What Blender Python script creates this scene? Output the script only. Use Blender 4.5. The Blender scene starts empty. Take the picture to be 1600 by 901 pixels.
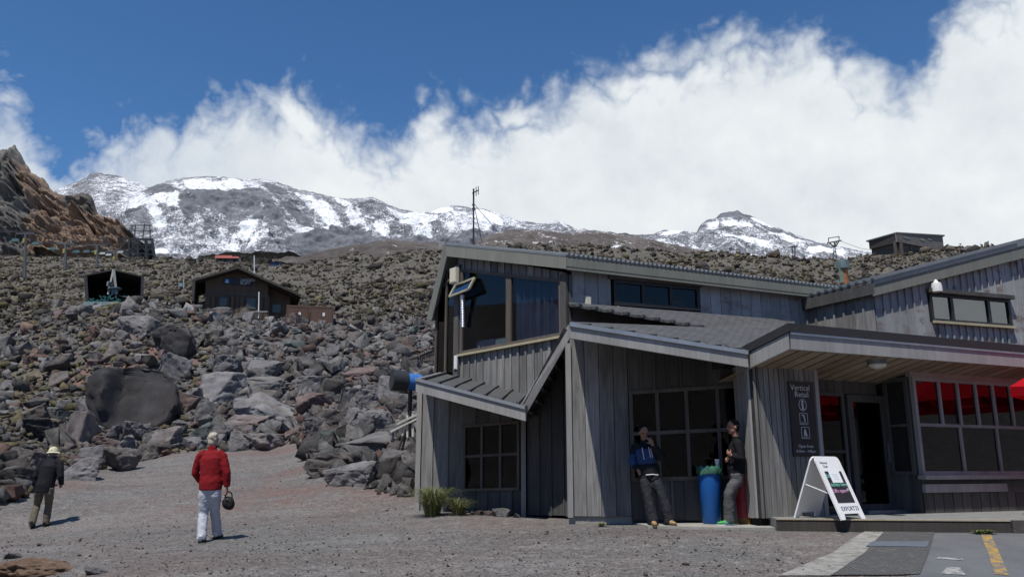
import bpy, bmesh, math, random
import numpy as np
from math import sin, cos, tan, atan2, radians, pi, sqrt, hypot
from mathutils import Vector, Matrix

# ------------------------------------------------------------------ camera, sky, sun, exposure
SC = bpy.context.scene
COL = SC.collection
F, HV, E = 1250.0, 735.0, 1.5            # focal length and horizon row in photograph pixels, eye height
PITCH = math.atan((HV - 450.5) / F)
CP, SP = cos(PITCH), sin(PITCH)

cam_d = bpy.data.cameras.new('camera')
cam = bpy.data.objects.new('camera', cam_d)
COL.objects.link(cam)
cam.location = (0, 0, E)
cam.rotation_euler = (pi / 2 + PITCH, 0, 0)
cam_d.sensor_width = 36
cam_d.lens = F / 1600 * 36
cam_d.clip_start = 0.05
cam_d.clip_end = 20000
SC.camera = cam

SC.view_settings.view_transform = 'Standard'
SC.view_settings.look = 'None'
SC.view_settings.exposure = -0.12
SC.view_settings.gamma = 1
SC.view_settings.use_curve_mapping = False

TO_SUN = Vector((-0.21, -0.42, 1.0)).normalized()
sun_d = bpy.data.lights.new('sun', 'SUN')
sun_d.energy = 5.0
sun_d.angle = radians(0.53)
sun_d.color = (1.0, 0.955, 0.88)
sun = bpy.data.objects.new('sun', sun_d)
COL.objects.link(sun)
sun.rotation_euler = TO_SUN.to_track_quat('Z', 'Y').to_euler()


def px_dir(u, v):
    a, b = (u - 800) / F, (450.5 - v) / F
    return Vector((a, CP - b * SP, SP + b * CP))


def P(u, v, Y):
    """the point at distance Y in front of the camera that the photograph shows at (u, v)"""
    d = px_dir(u, v)
    t = Y / d.y
    return Vector((d.x * t, Y, E + d.z * t))


def azel(u, v):
    d = px_dir(u, v).normalized()
    return atan2(d.x, d.y), math.asin(d.z)


def build_world():
    w = bpy.data.worlds.new('World')
    SC.world = w
    w.use_nodes = True
    nt = w.node_tree
    nt.nodes.clear()
    N = nt.nodes.new
    L = nt.links.new
    out = N('ShaderNodeOutputWorld')
    sky = N('ShaderNodeTexSky')
    sky.sky_type = 'NISHITA'
    sky.sun_disc = False
    sky.sun_elevation = math.asin(TO_SUN.z)
    sky.sun_rotation = atan2(TO_SUN.x, TO_SUN.y) % (2 * pi)
    sky.altitude = 1600
    sky.air_density = 1.0
    sky.dust_density = 0.0
    sky.ozone_density = 3.5
    bg = N('ShaderNodeBackground')
    bg.inputs[1].default_value = 0.135
    hs = N('ShaderNodeHueSaturation')
    hs.inputs['Saturation'].default_value = 1.19
    L(sky.outputs[0], hs.inputs['Color'])
    L(hs.outputs[0], bg.inputs[0])

    def math_(op, a, b=None, c=None):
        n = N('ShaderNodeMath')
        n.operation = op
        for i, x in enumerate((a, b, c)):
            if x is None:
                continue
            if isinstance(x, (int, float)):
                n.inputs[i].default_value = x
            else:
                L(x, n.inputs[i])
        return n.outputs[0]
    tc = N('ShaderNodeTexCoord')
    sep = N('ShaderNodeSeparateXYZ')
    L(tc.outputs['Generated'], sep.inputs[0])
    X, Y, Z = sep.outputs
    az = math_('ARCTAN2', X, Y)
    el = math_('ARCSINE', Z)
    fac = math_('ADD', math_('DIVIDE', az, 2 * pi), 0.5)
    fc = N('ShaderNodeFloatCurve')
    L(fac, fc.inputs['Value'])
    # top of the cloud bank: (column, row) seen in the photograph -> azimuth, elevation
    top = [(-60, 40), (0, 72), (35, 100), (55, 145), (75, 200), (100, 245), (125, 225), (150, 180), (200, 150), (260, 148), (300, 175),
           (335, 125), (400, 140), (460, 108), (500, 140), (540, 168), (600, 200), (650, 165), (690, 135), (730, 165), (800, 145), (860, 122),
           (900, 100), (960, 80), (1020, 68), (1080, 58), (1140, 40), (1190, 50), (1240, 26), (1290, 55), (1340, 92), (1390, 108),
           (1425, 105), (1450, 40), (1480, -20), (1540, -60), (1640, -90)]
    cm = fc.mapping
    c = cm.curves[0]
    pts = []
    for u, v in top:
        a, e = azel(u, v)
        pts.append((a / (2 * pi) + 0.5, e))
    # unseen rest of the bank set low and scattered to cut ambient light
    pts = [(0.0, 0.16), (0.12, 0.15), (0.25, 0.20), (0.34, 0.26)] + pts + [(0.66, 0.62), (0.71, 0.40), (0.78, 0.25), (0.9, 0.15), (1.0, 0.16)]
    while len(c.points) < len(pts):
        c.points.new(0.5, 0.5)
    for p, (x, y) in zip(c.points, pts):
        p.location = (x, y)
        p.handle_type = 'AUTO_CLAMPED'
    cm.extend = 'HORIZONTAL'
    cm.update()
    T = fc.outputs[0]

    def noise(scale, detail, rough, dist=0.0, off=0.0):
        n = N('ShaderNodeTexNoise')
        m = N('ShaderNodeMapping')
        m.inputs['Location'].default_value = (off, off * .7, off * .3)
        L(tc.outputs['Generated'], m.inputs[0])
        L(m.outputs[0], n.inputs['Vector'])
        n.inputs['Scale'].default_value = scale
        n.inputs['Detail'].default_value = detail
        n.inputs['Roughness'].default_value = rough
        n.inputs['Distortion'].default_value = dist
        return n.outputs[0]
    big = math_('SUBTRACT', noise(9, 10, 0.6, 0.15), 0.5)
    fine = math_('SUBTRACT', noise(30, 8, 0.6, 0.2, 3.1), 0.5)
    wisps = math_('SUBTRACT', noise(14, 10, 0.66, 1.2, 7.7), 0.5)
    d = math_('SUBTRACT', T, el)
    d = math_('ADD', d, math_('MULTIPLY', big, 0.10))
    d = math_('ADD', d, math_('MULTIPLY', fine, 0.02))
    # cauliflower lobes along the edge
    lobes = math_('ABSOLUTE', math_('SUBTRACT', noise(19, 3, 0.5, 0.3, 5.2), 0.5))
    lobes2 = math_('ABSOLUTE', math_('SUBTRACT', noise(44, 4, 0.55, 0.2, 2.9), 0.5))
    d = math_('ADD', d, math_('MULTIPLY', math_('SUBTRACT', lobes, 0.07), 0.20))
    d = math_('ADD', d, math_('MULTIPLY', math_('SUBTRACT', lobes2, 0.07), 0.055))
    mr = N('ShaderNodeMapRange')
    mr.interpolation_type = 'SMOOTHSTEP'
    L(d, mr.inputs[0])
    mr.inputs[1].default_value = -0.012
    mr.inputs[2].default_value = 0.07
    # the bank is ragged and half clear at its left end
    thin = N('ShaderNodeMapRange')
    thin.interpolation_type = 'SMOOTHSTEP'
    L(az, thin.inputs[0])
    thin.inputs[1].default_value = azel(560, 200)[0]
    thin.inputs[2].default_value = azel(60, 200)[0]
    hole = math_('MULTIPLY', math_('SUBTRACT', 0.10, wisps), thin.outputs[0])
    depth = N('ShaderNodeMapRange')
    L(d, depth.inputs[0])
    depth.inputs[1].default_value = 0.03
    depth.inputs[2].default_value = 0.16
    depth.inputs[3].default_value = 1.5
    depth.inputs[4].default_value = 0.0
    hole = math_('MAXIMUM', math_('MULTIPLY', hole, depth.outputs[0]), 0.0)
    soft = math_('SUBTRACT', 1.0, math_('MULTIPLY', thin.outputs[0], 0.22))
    mask = math_('SUBTRACT', math_('MULTIPLY', mr.outputs[0], soft), hole)
    mask = math_('MAXIMUM', math_('MINIMUM', mask, 1.0), 0.0)
    # sunlit and shaded billows inside the bank
    def lit(scale, step):
        ns = []
        for up in (0.0, step):
            n = N('ShaderNodeTexNoise')
            m = N('ShaderNodeMapping')
            m.inputs['Location'].default_value = (1.7 + up * .4, 1.2, 0.5 + up)
            L(tc.outputs['Generated'], m.inputs[0])
            L(m.outputs[0], n.inputs['Vector'])
            n.inputs['Scale'].default_value = scale
            n.inputs['Detail'].default_value = 8
            n.inputs['Roughness'].default_value = 0.55
            ns.append(n.outputs[0])
        return math_('SUBTRACT', ns[0], ns[1])
    shade = math_('ADD', math_('MULTIPLY', lit(4.5, 0.06), 1.0), math_('MULTIPLY', lit(16, 0.016), 0.5))
    shade = math_('ADD', shade, 0.5)
    ramp = N('ShaderNodeValToRGB')
    L(shade, ramp.inputs[0])
    ramp.color_ramp.elements[0].position = 0.22
    ramp.color_ramp.elements[0].color = (0.74, 0.80, 0.85, 1)
    ramp.color_ramp.elements[1].position = 0.66
    ramp.color_ramp.elements[1].color = (0.94, 0.98, 1.0, 1)
    bg2 = N('ShaderNodeBackground')
    L(ramp.outputs[0], bg2.inputs[0])
    bg2.inputs[1].default_value = 1.0
    mix = N('ShaderNodeMixShader')
    L(mask, mix.inputs[0])
    L(bg.outputs[0], mix.inputs[1])
    L(bg2.outputs[0], mix.inputs[2])
    L(mix.outputs[0], out.inputs[0])


build_world()

# ------------------------------------------------------------------ materials


class NT:
    def __init__(s, name):
        s.m = bpy.data.materials.new(name)
        s.m.use_nodes = True
        s.nt = s.m.node_tree
        s.b = s.nt.nodes['Principled BSDF']
        s.out = s.nt.nodes['Material Output']

    def n(s, t, **kw):
        x = s.nt.nodes.new(t)
        for k, v in kw.items():
            setattr(x, k, v)
        return x

    def l(s, a, b):
        s.nt.links.new(a, b)

    def set(s, sock, v):
        if isinstance(v, (int, float)):
            sock.default_value = v
        elif isinstance(v, (tuple, list)):
            sock.default_value = tuple(v) if len(v) == 4 or sock.type == 'VECTOR' else tuple(v) + (1,)
        else:
            s.l(v, sock)

    def math(s, op, a, b=0.0, clamp=False):
        x = s.n('ShaderNodeMath', operation=op, use_clamp=clamp)
        s.set(x.inputs[0], a)
        s.set(x.inputs[1], b)
        return x.outputs[0]

    def coord(s, scale=(1, 1, 1), rot=(0, 0, 0), kind='Object', rnd=True):
        tc = s.n('ShaderNodeTexCoord')
        mp = s.n('ShaderNodeMapping')
        s.l(tc.outputs[kind], mp.inputs[0])
        mp.inputs['Scale'].default_value = scale
        mp.inputs['Rotation'].default_value = rot
        if rnd:
            oi = s.n('ShaderNodeObjectInfo')
            x = s.n('ShaderNodeVectorMath', operation='SCALE')
            x.inputs[0].default_value = (37.0, 19.0, 53.0)
            s.l(oi.outputs['Random'], x.inputs['Scale'])
            s.l(x.outputs[0], mp.inputs['Location'])
        return mp.outputs[0]

    def noise(s, vec, scale, detail=6, rough=0.6, dist=0.0):
        x = s.n('ShaderNodeTexNoise')
        s.l(vec, x.inputs['Vector'])
        x.inputs['Scale'].default_value = scale
        x.inputs['Detail'].default_value = detail
        x.inputs['Roughness'].default_value = rough
        x.inputs['Distortion'].default_value = dist
        return x.outputs[0]

    def rng(s, v, a, b, c=0.0, d=1.0):
        x = s.n('ShaderNodeMapRange')
        s.set(x.inputs[0], v)
        x.inputs[1].default_value, x.inputs[2].default_value = a, b
        x.inputs[3].default_value, x.inputs[4].default_value = c, d
        return x.outputs[0]

    def mix(s, f, a, b, blend='MIX'):
        x = s.n('ShaderNodeMix', data_type='RGBA', blend_type=blend)
        s.set(x.inputs[0], f)
        s.set(x.inputs[6], a)
        s.set(x.inputs[7], b)
        return x.outputs[2]

    def scale(s, colr, f):
        x = s.n('ShaderNodeVectorMath', operation='SCALE')
        s.set(x.inputs[0], colr)
        s.set(x.inputs['Scale'], f)
        return x.outputs[0]

    def rand(s):
        return s.n('ShaderNodeObjectInfo').outputs['Random']

    def attr(s, name):
        return s.n('ShaderNodeAttribute', attribute_name=name)

    def bump(s, h, strength=0.4, dist=0.02):
        x = s.n('ShaderNodeBump')
        x.inputs['Strength'].default_value = strength
        x.inputs['Distance'].default_value = dist
        s.l(h, x.inputs['Height'])
        s.l(x.outputs[0], s.b.inputs['Normal'])

    def done(s, color, rough=0.7, metal=0.0, spec=0.5):
        s.set(s.b.inputs['Base Color'], color)
        s.set(s.b.inputs['Roughness'], rough)
        s.b.inputs['Metallic'].default_value = metal
        s.b.inputs['Specular IOR Level'].default_value = spec
        return s.m


def simple(name, c, rough=0.6, var=0.25, scale=8, metal=0.0, spec=0.4, bump=0.0, stretch=(1, 1, 1), rnd=0.0):
    k = NT(name)
    v = k.coord(stretch)
    n = k.noise(v, scale, 6, 0.62)
    f = k.rng(n, 0.25, 0.75, 1 - var, 1 + var)
    if rnd:
        f = k.math('MULTIPLY', f, k.rng(k.rand(), 0, 1, 1 - rnd, 1 + rnd))
    col = k.scale(c + (1,) if False else c, f)
    if bump:
        k.bump(k.noise(v, scale * 4, 6, 0.65), bump, 0.02)
    return k.done(col, rough, metal, spec)


def wood(name, c1, c2, peel=None, rnd=0.25, peel_amt=0.5):
    k = NT(name)
    v = k.coord((1, 1, 0.06))
    g = k.noise(v, 26, 8, 0.7)
    v2 = k.coord((1, 1, 0.25))
    s = k.noise(v2, 2.2, 5, 0.6)
    f = k.math('ADD', k.math('MULTIPLY', k.rng(g, .3, .7), .6), k.math('MULTIPLY', k.rng(s, .35, .65), .4))
    col = k.mix(f, c1, c2)
    col = k.scale(col, k.rng(k.rand(), 0, 1, 1 - rnd, 1 + rnd))
    if peel:
        v3 = k.coord((1, 1, 2.2), rnd=False)
        p = k.noise(v3, 2.4, 8, 0.72)
        h = k.noise(k.coord((1, 1, 1), rnd=True), 0.9, 2, 0.5)
        m = k.math('MULTIPLY', k.rng(p, .5, .58), k.rng(h, .42, .6))
        col = k.mix(k.math('MULTIPLY', m, peel_amt), col, peel)
    k.bump(g, .35, .006)
    return k.done(col, 0.85, 0, 0.25)


M = {}
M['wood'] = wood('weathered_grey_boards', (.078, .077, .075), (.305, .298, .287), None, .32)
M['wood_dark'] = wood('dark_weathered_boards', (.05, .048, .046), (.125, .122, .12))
M['wood_peel'] = wood('peeling_boards', (.21, .215, .215), (.375, .385, .39), (.15, .085, .075), .12, .62)
M['wood_trim'] = wood('weathered_trim', (.205, .202, .197), (.37, .363, .352), None, .1)
M['wood_fascia'] = wood('grey_green_fascia', (.15, .155, .135), (.235, .24, .21), None, .08)
M['wood_soffit'] = wood('soffit_boards', (.17, .13, .09), (.36, .285, .21), None, .2)
M['wood_frame'] = wood('window_timber', (.07, .058, .05), (.16, .14, .12), None, .1)
M['wood_brown'] = wood('brown_stained_boards', (.075, .052, .038), (.135, .10, .075), None, .1)
M['back'] = simple('dark_backing', (.03, .029, .028), .9)
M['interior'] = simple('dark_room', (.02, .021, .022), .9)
M['felt'] = simple('black_roof_felt', (.028, .028, .03), .8, .2, 12, bump=.3)
M['zinc'] = simple('pale_flashing', (.42, .45, .48), .35, .15, 6, .6)
M['iron'] = simple('painted_roof_iron', (.22, .235, .24), .5, .2, 3, .3, stretch=(1, 1, 1))
M['dark_metal'] = simple('dark_painted_metal', (.03, .03, .032), .5, .2, 10, .3)
M['steel'] = simple('grey_steel', (.28, .29, .30), .45, .2, 8, .6)
M['lattice'] = simple('weathered_steel', (.10, .105, .11), .6, .2, 2, .3)
M['white'] = simple('white_paint', (.75, .75, .73), .5, .06, 6)
M['cream'] = simple('cream_plastic', (.62, .58, .46), .5, .06, 6)
M['sill_paint'] = simple('ochre_sill_paint', (.42, .37, .24), .6, .15, 6)
M['concrete'] = simple('concrete', (.30, .29, .26), .9, .25, 3, bump=.4)
M['deckface'] = wood('deck_boards', (.035, .03, .027), (.075, .066, .06), None, .1)


def glass(name, tint, refl=0.06, rough=0.015):
    k = NT(name)
    g = k.n('ShaderNodeBsdfGlossy')
    g.inputs['Color'].default_value = (.9, .93, .95, 1)
    g.inputs['Roughness'].default_value = rough
    t = k.n('ShaderNodeBsdfTransparent')
    t.inputs['Color'].default_value = tint + (1,)
    fr = k.n('ShaderNodeFresnel')
    fr.inputs['IOR'].default_value = 1.42
    v = k.coord()
    bp = k.n('ShaderNodeBump')
    bp.inputs['Strength'].default_value = 0.02
    bp.inputs['Distance'].default_value = 0.05
    k.l(k.noise(v, 1.2, 2, .5), bp.inputs['Height'])
    k.l(bp.outputs[0], g.inputs['Normal'])
    mx = k.n('ShaderNodeMixShader')
    geo = k.n('ShaderNodeNewGeometry')
    front = k.math('SUBTRACT', 1.0, geo.outputs['Backfacing'])
    k.l(k.math('MULTIPLY', k.math('ADD', fr.outputs[0], refl, True), front), mx.inputs[0])
    k.l(t.outputs[0], mx.inputs[1])
    k.l(g.outputs[0], mx.inputs[2])
    k.l(mx.outputs[0], k.out.inputs[0])
    return k.m


M['glass'] = glass('dark_window_glass', (.35, .38, .40), .03)
M['glass_clear'] = glass('clear_window_glass', (.72, .76, .80), 0.0)
M['glass_dim'] = glass('shaded_window_glass', (.3, .32, .33), 0.0)
M['glass_sky'] = glass('sky_reflecting_glass', (.3, .34, .35), .14)
M['glass_pale'] = glass('pale_tilted_glass', (.5, .55, .58), .34)
M['glass_grey'] = glass('grey_window_glass', (.5, .55, .55), .0)

# ------------------------------------------------------------------ objects, things and parts


def link(name, me, parent=None):
    o = bpy.data.objects.new(name, me)
    COL.objects.link(o)
    if parent is not None:
        o.parent = parent
    return o


def tag(o, label=None, cat=None, group=None, kind=None):
    if label:
        o['label'] = label
    if cat:
        o['category'] = cat
    if group:
        o['group'] = group
    if kind:
        o['kind'] = kind
    return o


ORIGIN = {}


def thing(name, loc, label, cat, group=None):
    o = link(name, None)
    o.empty_display_size = .2
    o.location = loc
    ORIGIN[o.name] = Vector(loc)
    return tag(o, label, cat, group)


def origin_of(o):
    while o.parent is not None:
        o = o.parent
    return ORIGIN.get(o.name, Vector(o.location))


class B:
    """collects faces in world coordinates, builds ONE mesh object"""

    def __init__(s):
        s.v, s.f, s.m = [], [], []

    def add(s, vs, fs, mi=0):
        k = len(s.v)
        s.v += [tuple(x) for x in vs]
        s.f += [tuple(i + k for i in f) for f in fs]
        s.m += [mi] * len(fs)

    def box(s, c, d, mi=0, rot=None):
        x, y, z = d[0] / 2, d[1] / 2, d[2] / 2
        vs = [Vector(p) for p in ((-x, -y, -z), (x, -y, -z), (x, y, -z), (-x, y, -z), (-x, -y, z), (x, -y, z), (x, y, z), (-x, y, z))]
        if rot is not None:
            vs = [rot @ p for p in vs]
        c = Vector(c)
        s.hexa([p + c for p in vs], mi)

    def hexa(s, v, mi=0):
        s.add(v, [(0, 3, 2, 1), (4, 5, 6, 7), (0, 1, 5, 4), (1, 2, 6, 5), (2, 3, 7, 6), (3, 0, 4, 7)], mi)

    def prism(s, poly, ext, mi=0):
        n = len(poly)
        poly = [Vector(p) for p in poly]
        ext = Vector(ext)
        # orient so that faces point outwards
        nor = Vector((0, 0, 0))
        for i in range(n):
            nor += (poly[i] - poly[0]).cross(poly[(i + 1) % n] - poly[0])
        if nor.dot(ext) > 0:
            poly = poly[::-1]
        vs = poly + [p + ext for p in poly]
        fs = [tuple(range(n)), tuple(range(2 * n - 1, n - 1, -1))]
        fs += [(i, i + n, (i + 1) % n + n, (i + 1) % n) for i in range(n)]
        s.add(vs, fs, mi)

    def bar(s, a, b, w, h=None, mi=0, up=(0, 0, 1)):
        a, b = Vector(a), Vector(b)
        h = h or w
        t = (b - a).normalized()
        upv = Vector(up)
        if abs(t.dot(upv)) > .98:
            upv = Vector((0, 1, 0))
        r = t.cross(upv).normalized() * w / 2
        q = r.cross(t).normalized() * h / 2
        s.hexa([a - r - q, a + r - q, b + r - q, b - r - q, a - r + q, a + r + q, b + r + q, b - r + q], mi)

    def tube(s, pts, rad, n=8, mi=0, caps=True, side=None):
        pts = [Vector(p) for p in pts]
        m = len(pts)
        if not isinstance(rad, (list, tuple)):
            rad = [rad] * m
        rings = []
        r = None
        for i, p in enumerate(pts):
            t = (pts[min(i + 1, m - 1)] - pts[max(i - 1, 0)])
            t = t.normalized() if t.length > 1e-9 else Vector((0, 0, 1))
            if side is not None:
                r = Vector(side) - t * t.dot(Vector(side))
            elif r is None:
                r = t.cross(Vector((0, 0, 1)) if abs(t.z) < .95 else Vector((0, 1, 0)))
            else:
                r = r - t * r.dot(t)
            r = r.normalized()
            q = t.cross(r).normalized()
            rr = rad[i] if isinstance(rad[i], (tuple, list)) else (rad[i], rad[i])
            rings.append([p + r * cos(2 * pi * j / n) * rr[0] + q * sin(2 * pi * j / n) * rr[1] for j in range(n)])
        k = len(s.v)
        for rg in rings:
            s.v += [tuple(x) for x in rg]
        for i in range(m - 1):
            for j in range(n):
                a, b2 = k + i * n + j, k + i * n + (j + 1) % n
                s.f.append((a, b2, b2 + n, a + n))
                s.m.append(mi)
        if caps:
            s.f.append(tuple(k + j for j in range(n - 1, -1, -1)))
            s.f.append(tuple(k + (m - 1) * n + j for j in range(n)))
            s.m += [mi, mi]

    def ball(s, c, r, nu=12, nv=8, mi=0, rot=None):
        c = Vector(c)
        if not isinstance(r, (tuple, list)):
            r = (r, r, r)
        k = len(s.v)
        for i in range(nv + 1):
            th = pi * i / nv
            for j in range(nu):
                ph = 2 * pi * j / nu
                p = Vector((r[0] * sin(th) * cos(ph), r[1] * sin(th) * sin(ph), r[2] * cos(th)))
                if rot is not None:
                    p = rot @ p
                s.v.append(tuple(c + p))
        for i in range(nv):
            for j in range(nu):
                a, b2 = k + i * nu + j, k + i * nu + (j + 1) % nu
                s.f.append((a, a + nu, b2 + nu, b2))
                s.m.append(mi)

    def build(s, name, mat, parent=None, smooth=False):
        me = bpy.data.meshes.new(name)
        o0 = origin_of(parent) if parent is not None else Vector((0, 0, 0))
        me.from_pydata([(x - o0.x, y - o0.y, z - o0.z) for x, y, z in s.v], [], s.f)
        for mm in (mat if isinstance(mat, (list, tuple)) else [mat]):
            me.materials.append(mm if not isinstance(mm, str) else M[mm])
        if any(s.m):
            me.polygons.foreach_set('material_index', s.m)
        if smooth:
            me.polygons.foreach_set('use_smooth', [True] * len(me.polygons))
        me.update()
        if smooth:
            me.set_sharp_from_angle(angle=radians(42))
        return link(name, me, parent)


def mesh_np(name, V, T, mats, parent=None, attrs=None, smooth=False, mi=None):
    me = bpy.data.meshes.new(name)
    V = np.asarray(V, np.float32)
    T = np.asarray(T, np.int32)
    k = T.shape[1]
    me.vertices.add(len(V))
    me.vertices.foreach_set('co', V.ravel())
    me.loops.add(T.size)
    me.loops.foreach_set('vertex_index', T.ravel())
    me.polygons.add(len(T))
    me.polygons.foreach_set('loop_start', np.arange(0, T.size, k, dtype=np.int32))
    me.polygons.foreach_set('loop_total', np.full(len(T), k, np.int32))
    if smooth:
        me.polygons.foreach_set('use_smooth', np.ones(len(T), bool))
    for m in (mats if isinstance(mats, (list, tuple)) else [mats]):
        me.materials.append(m)
    if mi is not None:
        me.polygons.foreach_set('material_index', np.asarray(mi, np.int32))
    me.update(calc_edges=True)
    for nm, arr in (attrs or {}).items():
        a = me.attributes.new(nm, 'FLOAT_COLOR', 'POINT')
        a.data.foreach_set('color', np.asarray(arr, np.float32).ravel())
    me.validate()
    return link(name, me, parent)


# ------------------------------------------------------------------ noise in numpy


def _hash(ix, iy, iz):
    h = (ix.astype(np.int64) * 374761393 + iy.astype(np.int64) * 668265263 + iz.astype(np.int64) * 2147483647) & 0xffffffff
    h = ((h ^ (h >> 13)) * 1274126177) & 0xffffffff
    h = h ^ (h >> 16)
    return (h & 0xffffff) / float(0xffffff)


def vnoise(x, y, z):
    xi, yi, zi = np.floor(x), np.floor(y), np.floor(z)
    fx, fy, fz = x - xi, y - yi, z - zi
    fx, fy, fz = [t * t * t * (t * (t * 6 - 15) + 10) for t in (fx, fy, fz)]
    r = 0
    for a in (0, 1):
        for b in (0, 1):
            for c in (0, 1):
                wgt = (fx if a else 1 - fx) * (fy if b else 1 - fy) * (fz if c else 1 - fz)
                r = r + wgt * _hash(xi + a, yi + b, zi + c)
    return r * 2 - 1


def fbm(x, y, z=0.0, octv=5, gain=0.5):
    z = np.zeros_like(x) + z
    r, a, f, tot = 0, 1.0, 1.0, 0
    for i in range(octv):
        r = r + a * vnoise(x * f + 17.3 * i, y * f - 9.1 * i, z * f + 4.7 * i)
        tot += a
        a *= gain
        f *= 2.03
    return r / tot


def ridged(x, y, z=0.0, octv=5, gain=0.5):
    z = np.zeros_like(x) + z
    r, a, f, tot = 0, 1.0, 1.0, 0
    for i in range(octv):
        r = r + a * (1 - 2 * np.abs(vnoise(x * f + 31.3 * i, y * f - 7.1 * i, z * f + 2.7 * i)))
        tot += a
        a *= gain
        f *= 2.07
    return r / tot


def sstep(x, a, b):
    t = np.clip((x - a) / (b - a), 0, 1)
    return t * t * (3 - 2 * t)


# ------------------------------------------------------------------ the ground


def zc(Y, v):
    return P(800, v, Y).z


COLS = [
    (-500, [(0, 0), (9, .1), (14, .3), (18, 1.5), (30, 6), (50, 14), (80, 24), (120, 40), (200, 64), (270, 78)]),
    (-150, [(0, 0), (9, .12), (15, .15), (18, .6), (24, zc(24, 715)), (40, zc(40, 610)), (70, zc(70, 520)), (85, zc(85, 470)), (120, zc(120, 440)), (200, zc(200, 395)), (260, zc(260, 385))]),
    (0, [(0, 0), (9, .13), (17.9, .2), (20, zc(20, 780)), (24, zc(24, 728)), (40, zc(40, 630)), (60, zc(60, 560)), (80, zc(80, 495)), (120, zc(120, 450)), (200, zc(200, 403)), (260, zc(260, 392))]),
    (100, [(0, 0), (9, .15), (17.9, .25), (24, zc(24, 752)), (28, zc(28, 725)), (40, zc(40, 640)), (48, zc(48, 585)), (60, zc(60, 520)), (66, zc(66, 492)), (80, zc(80, 480)), (120, zc(120, 448)), (200, zc(200, 403)), (260, zc(260, 392))]),
    (200, [(0, 0), (9, .2), (12.5, .36), (17.9, .4), (24, zc(24, 758)), (30, zc(30, 722)), (34, zc(34, 690)), (40, zc(40, 640)), (47, zc(47, 560)), (56, zc(56, 492)), (64, zc(64, 478)), (78, zc(78, 473)), (95, zc(95, 462)), (130, zc(130, 430)), (190, zc(190, 401)), (250, zc(250, 395))]),
    (300, [(0, 0), (9, .22), (12.5, .38), (18, .48), (24, zc(24, 752)), (31, zc(31, 706)), (36, zc(36, 670)), (44, zc(44, 600)), (53, zc(53, 530)), (62, zc(62, 494)), (76, zc(76, 489)), (92, zc(92, 470)), (130, zc(130, 432)), (190, zc(190, 404)), (250, zc(250, 396))]),
    (420, [(0, 0), (9, .25), (12.5, .42), (18, .55), (24, zc(24, 745)), (31, zc(31, 704)), (36, zc(36, 668)), (44, zc(44, 605)), (54, zc(54, 548)), (64, zc(64, 511)), (78, zc(78, 500)), (92, zc(92, 480)), (130, zc(130, 440)), (190, zc(190, 410)), (260, zc(260, 403))]),
    (560, [(0, 0), (9, .28), (12.5, .47), (18, .6), (20.5, zc(20.5, 757)), (23, zc(23, 722)), (27, zc(27, 692)), (36, zc(36, 640)), (50, zc(50, 572)), (70, zc(70, 514)), (100, zc(100, 462)), (160, zc(160, 412)), (210, zc(210, 390))]),
    (640, [(0, 0), (9, .28), (12.5, .5), (16, .68), (20, zc(20, 765)), (23, zc(23, 725)), (27, zc(27, 690)), (36, zc(36, 635)), (50, zc(50, 562)), (70, zc(70, 508)), (100, zc(100, 455)), (150, zc(150, 400)), (175, zc(175, 381))]),
    (720, [(0, 0), (9, .29), (12.5, .53), (15, .70), (20, .80), (24, 1.1), (36, 4.2), (50, 8.5), (70, 14), (100, zc(100, 440)), (140, zc(140, 388)), (160, zc(160, 378))]),
    (900, [(0, 0), (9, .31), (12.3, .58), (14, .63), (20, .66), (28, 1.6), (50, 7.0), (80, 16), (100, zc(100, 432)), (130, zc(130, 388)), (150, zc(150, 378))]),
    (1100, [(0, 0), (9, .36), (12.3, .61), (15, .63), (20, .64), (30, 1.8), (50, 7.5), (80, 17.5), (100, zc(100, 440)), (125, zc(125, 402)), (145, zc(145, 391))]),
    (1320, [(0, 0), (9, .38), (12.3, .60), (15, .63), (22, .66), (32, 2.2), (50, 7.5), (80, 18), (100, zc(100, 445)), (125, zc(125, 412)), (145, zc(145, 401))]),
    (1420, [(0, 0), (9, .38), (12.3, .60), (15, .63), (22, .66), (32, 2.4), (50, 8), (80, 19), (100, zc(100, 432)), (125, zc(125, 395)), (140, zc(140, 389))]),
    (1560, [(0, 0), (9, .38), (12.3, .60), (15, .63), (22, .66), (32, 2.4), (50, 8.5), (80, 20), (100, zc(100, 425)), (120, zc(120, 392)), (135, zc(135, 386))]),
    (2000, [(0, 0), (9, .38), (12.3, .60), (15, .63), (22, .66), (32, 2.4), (50, 8), (80, 17), (120, 32), (150, 38)]),
]
COLS = [(u, [(Y, z - (0.0 if Y < 95 else Y / F * (11 if u < 650 else 8) * min(1, (Y - 90) / 30))) for Y, z in pr]) for u, pr in COLS]
CU = np.array([c[0] for c in COLS], float)


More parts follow.
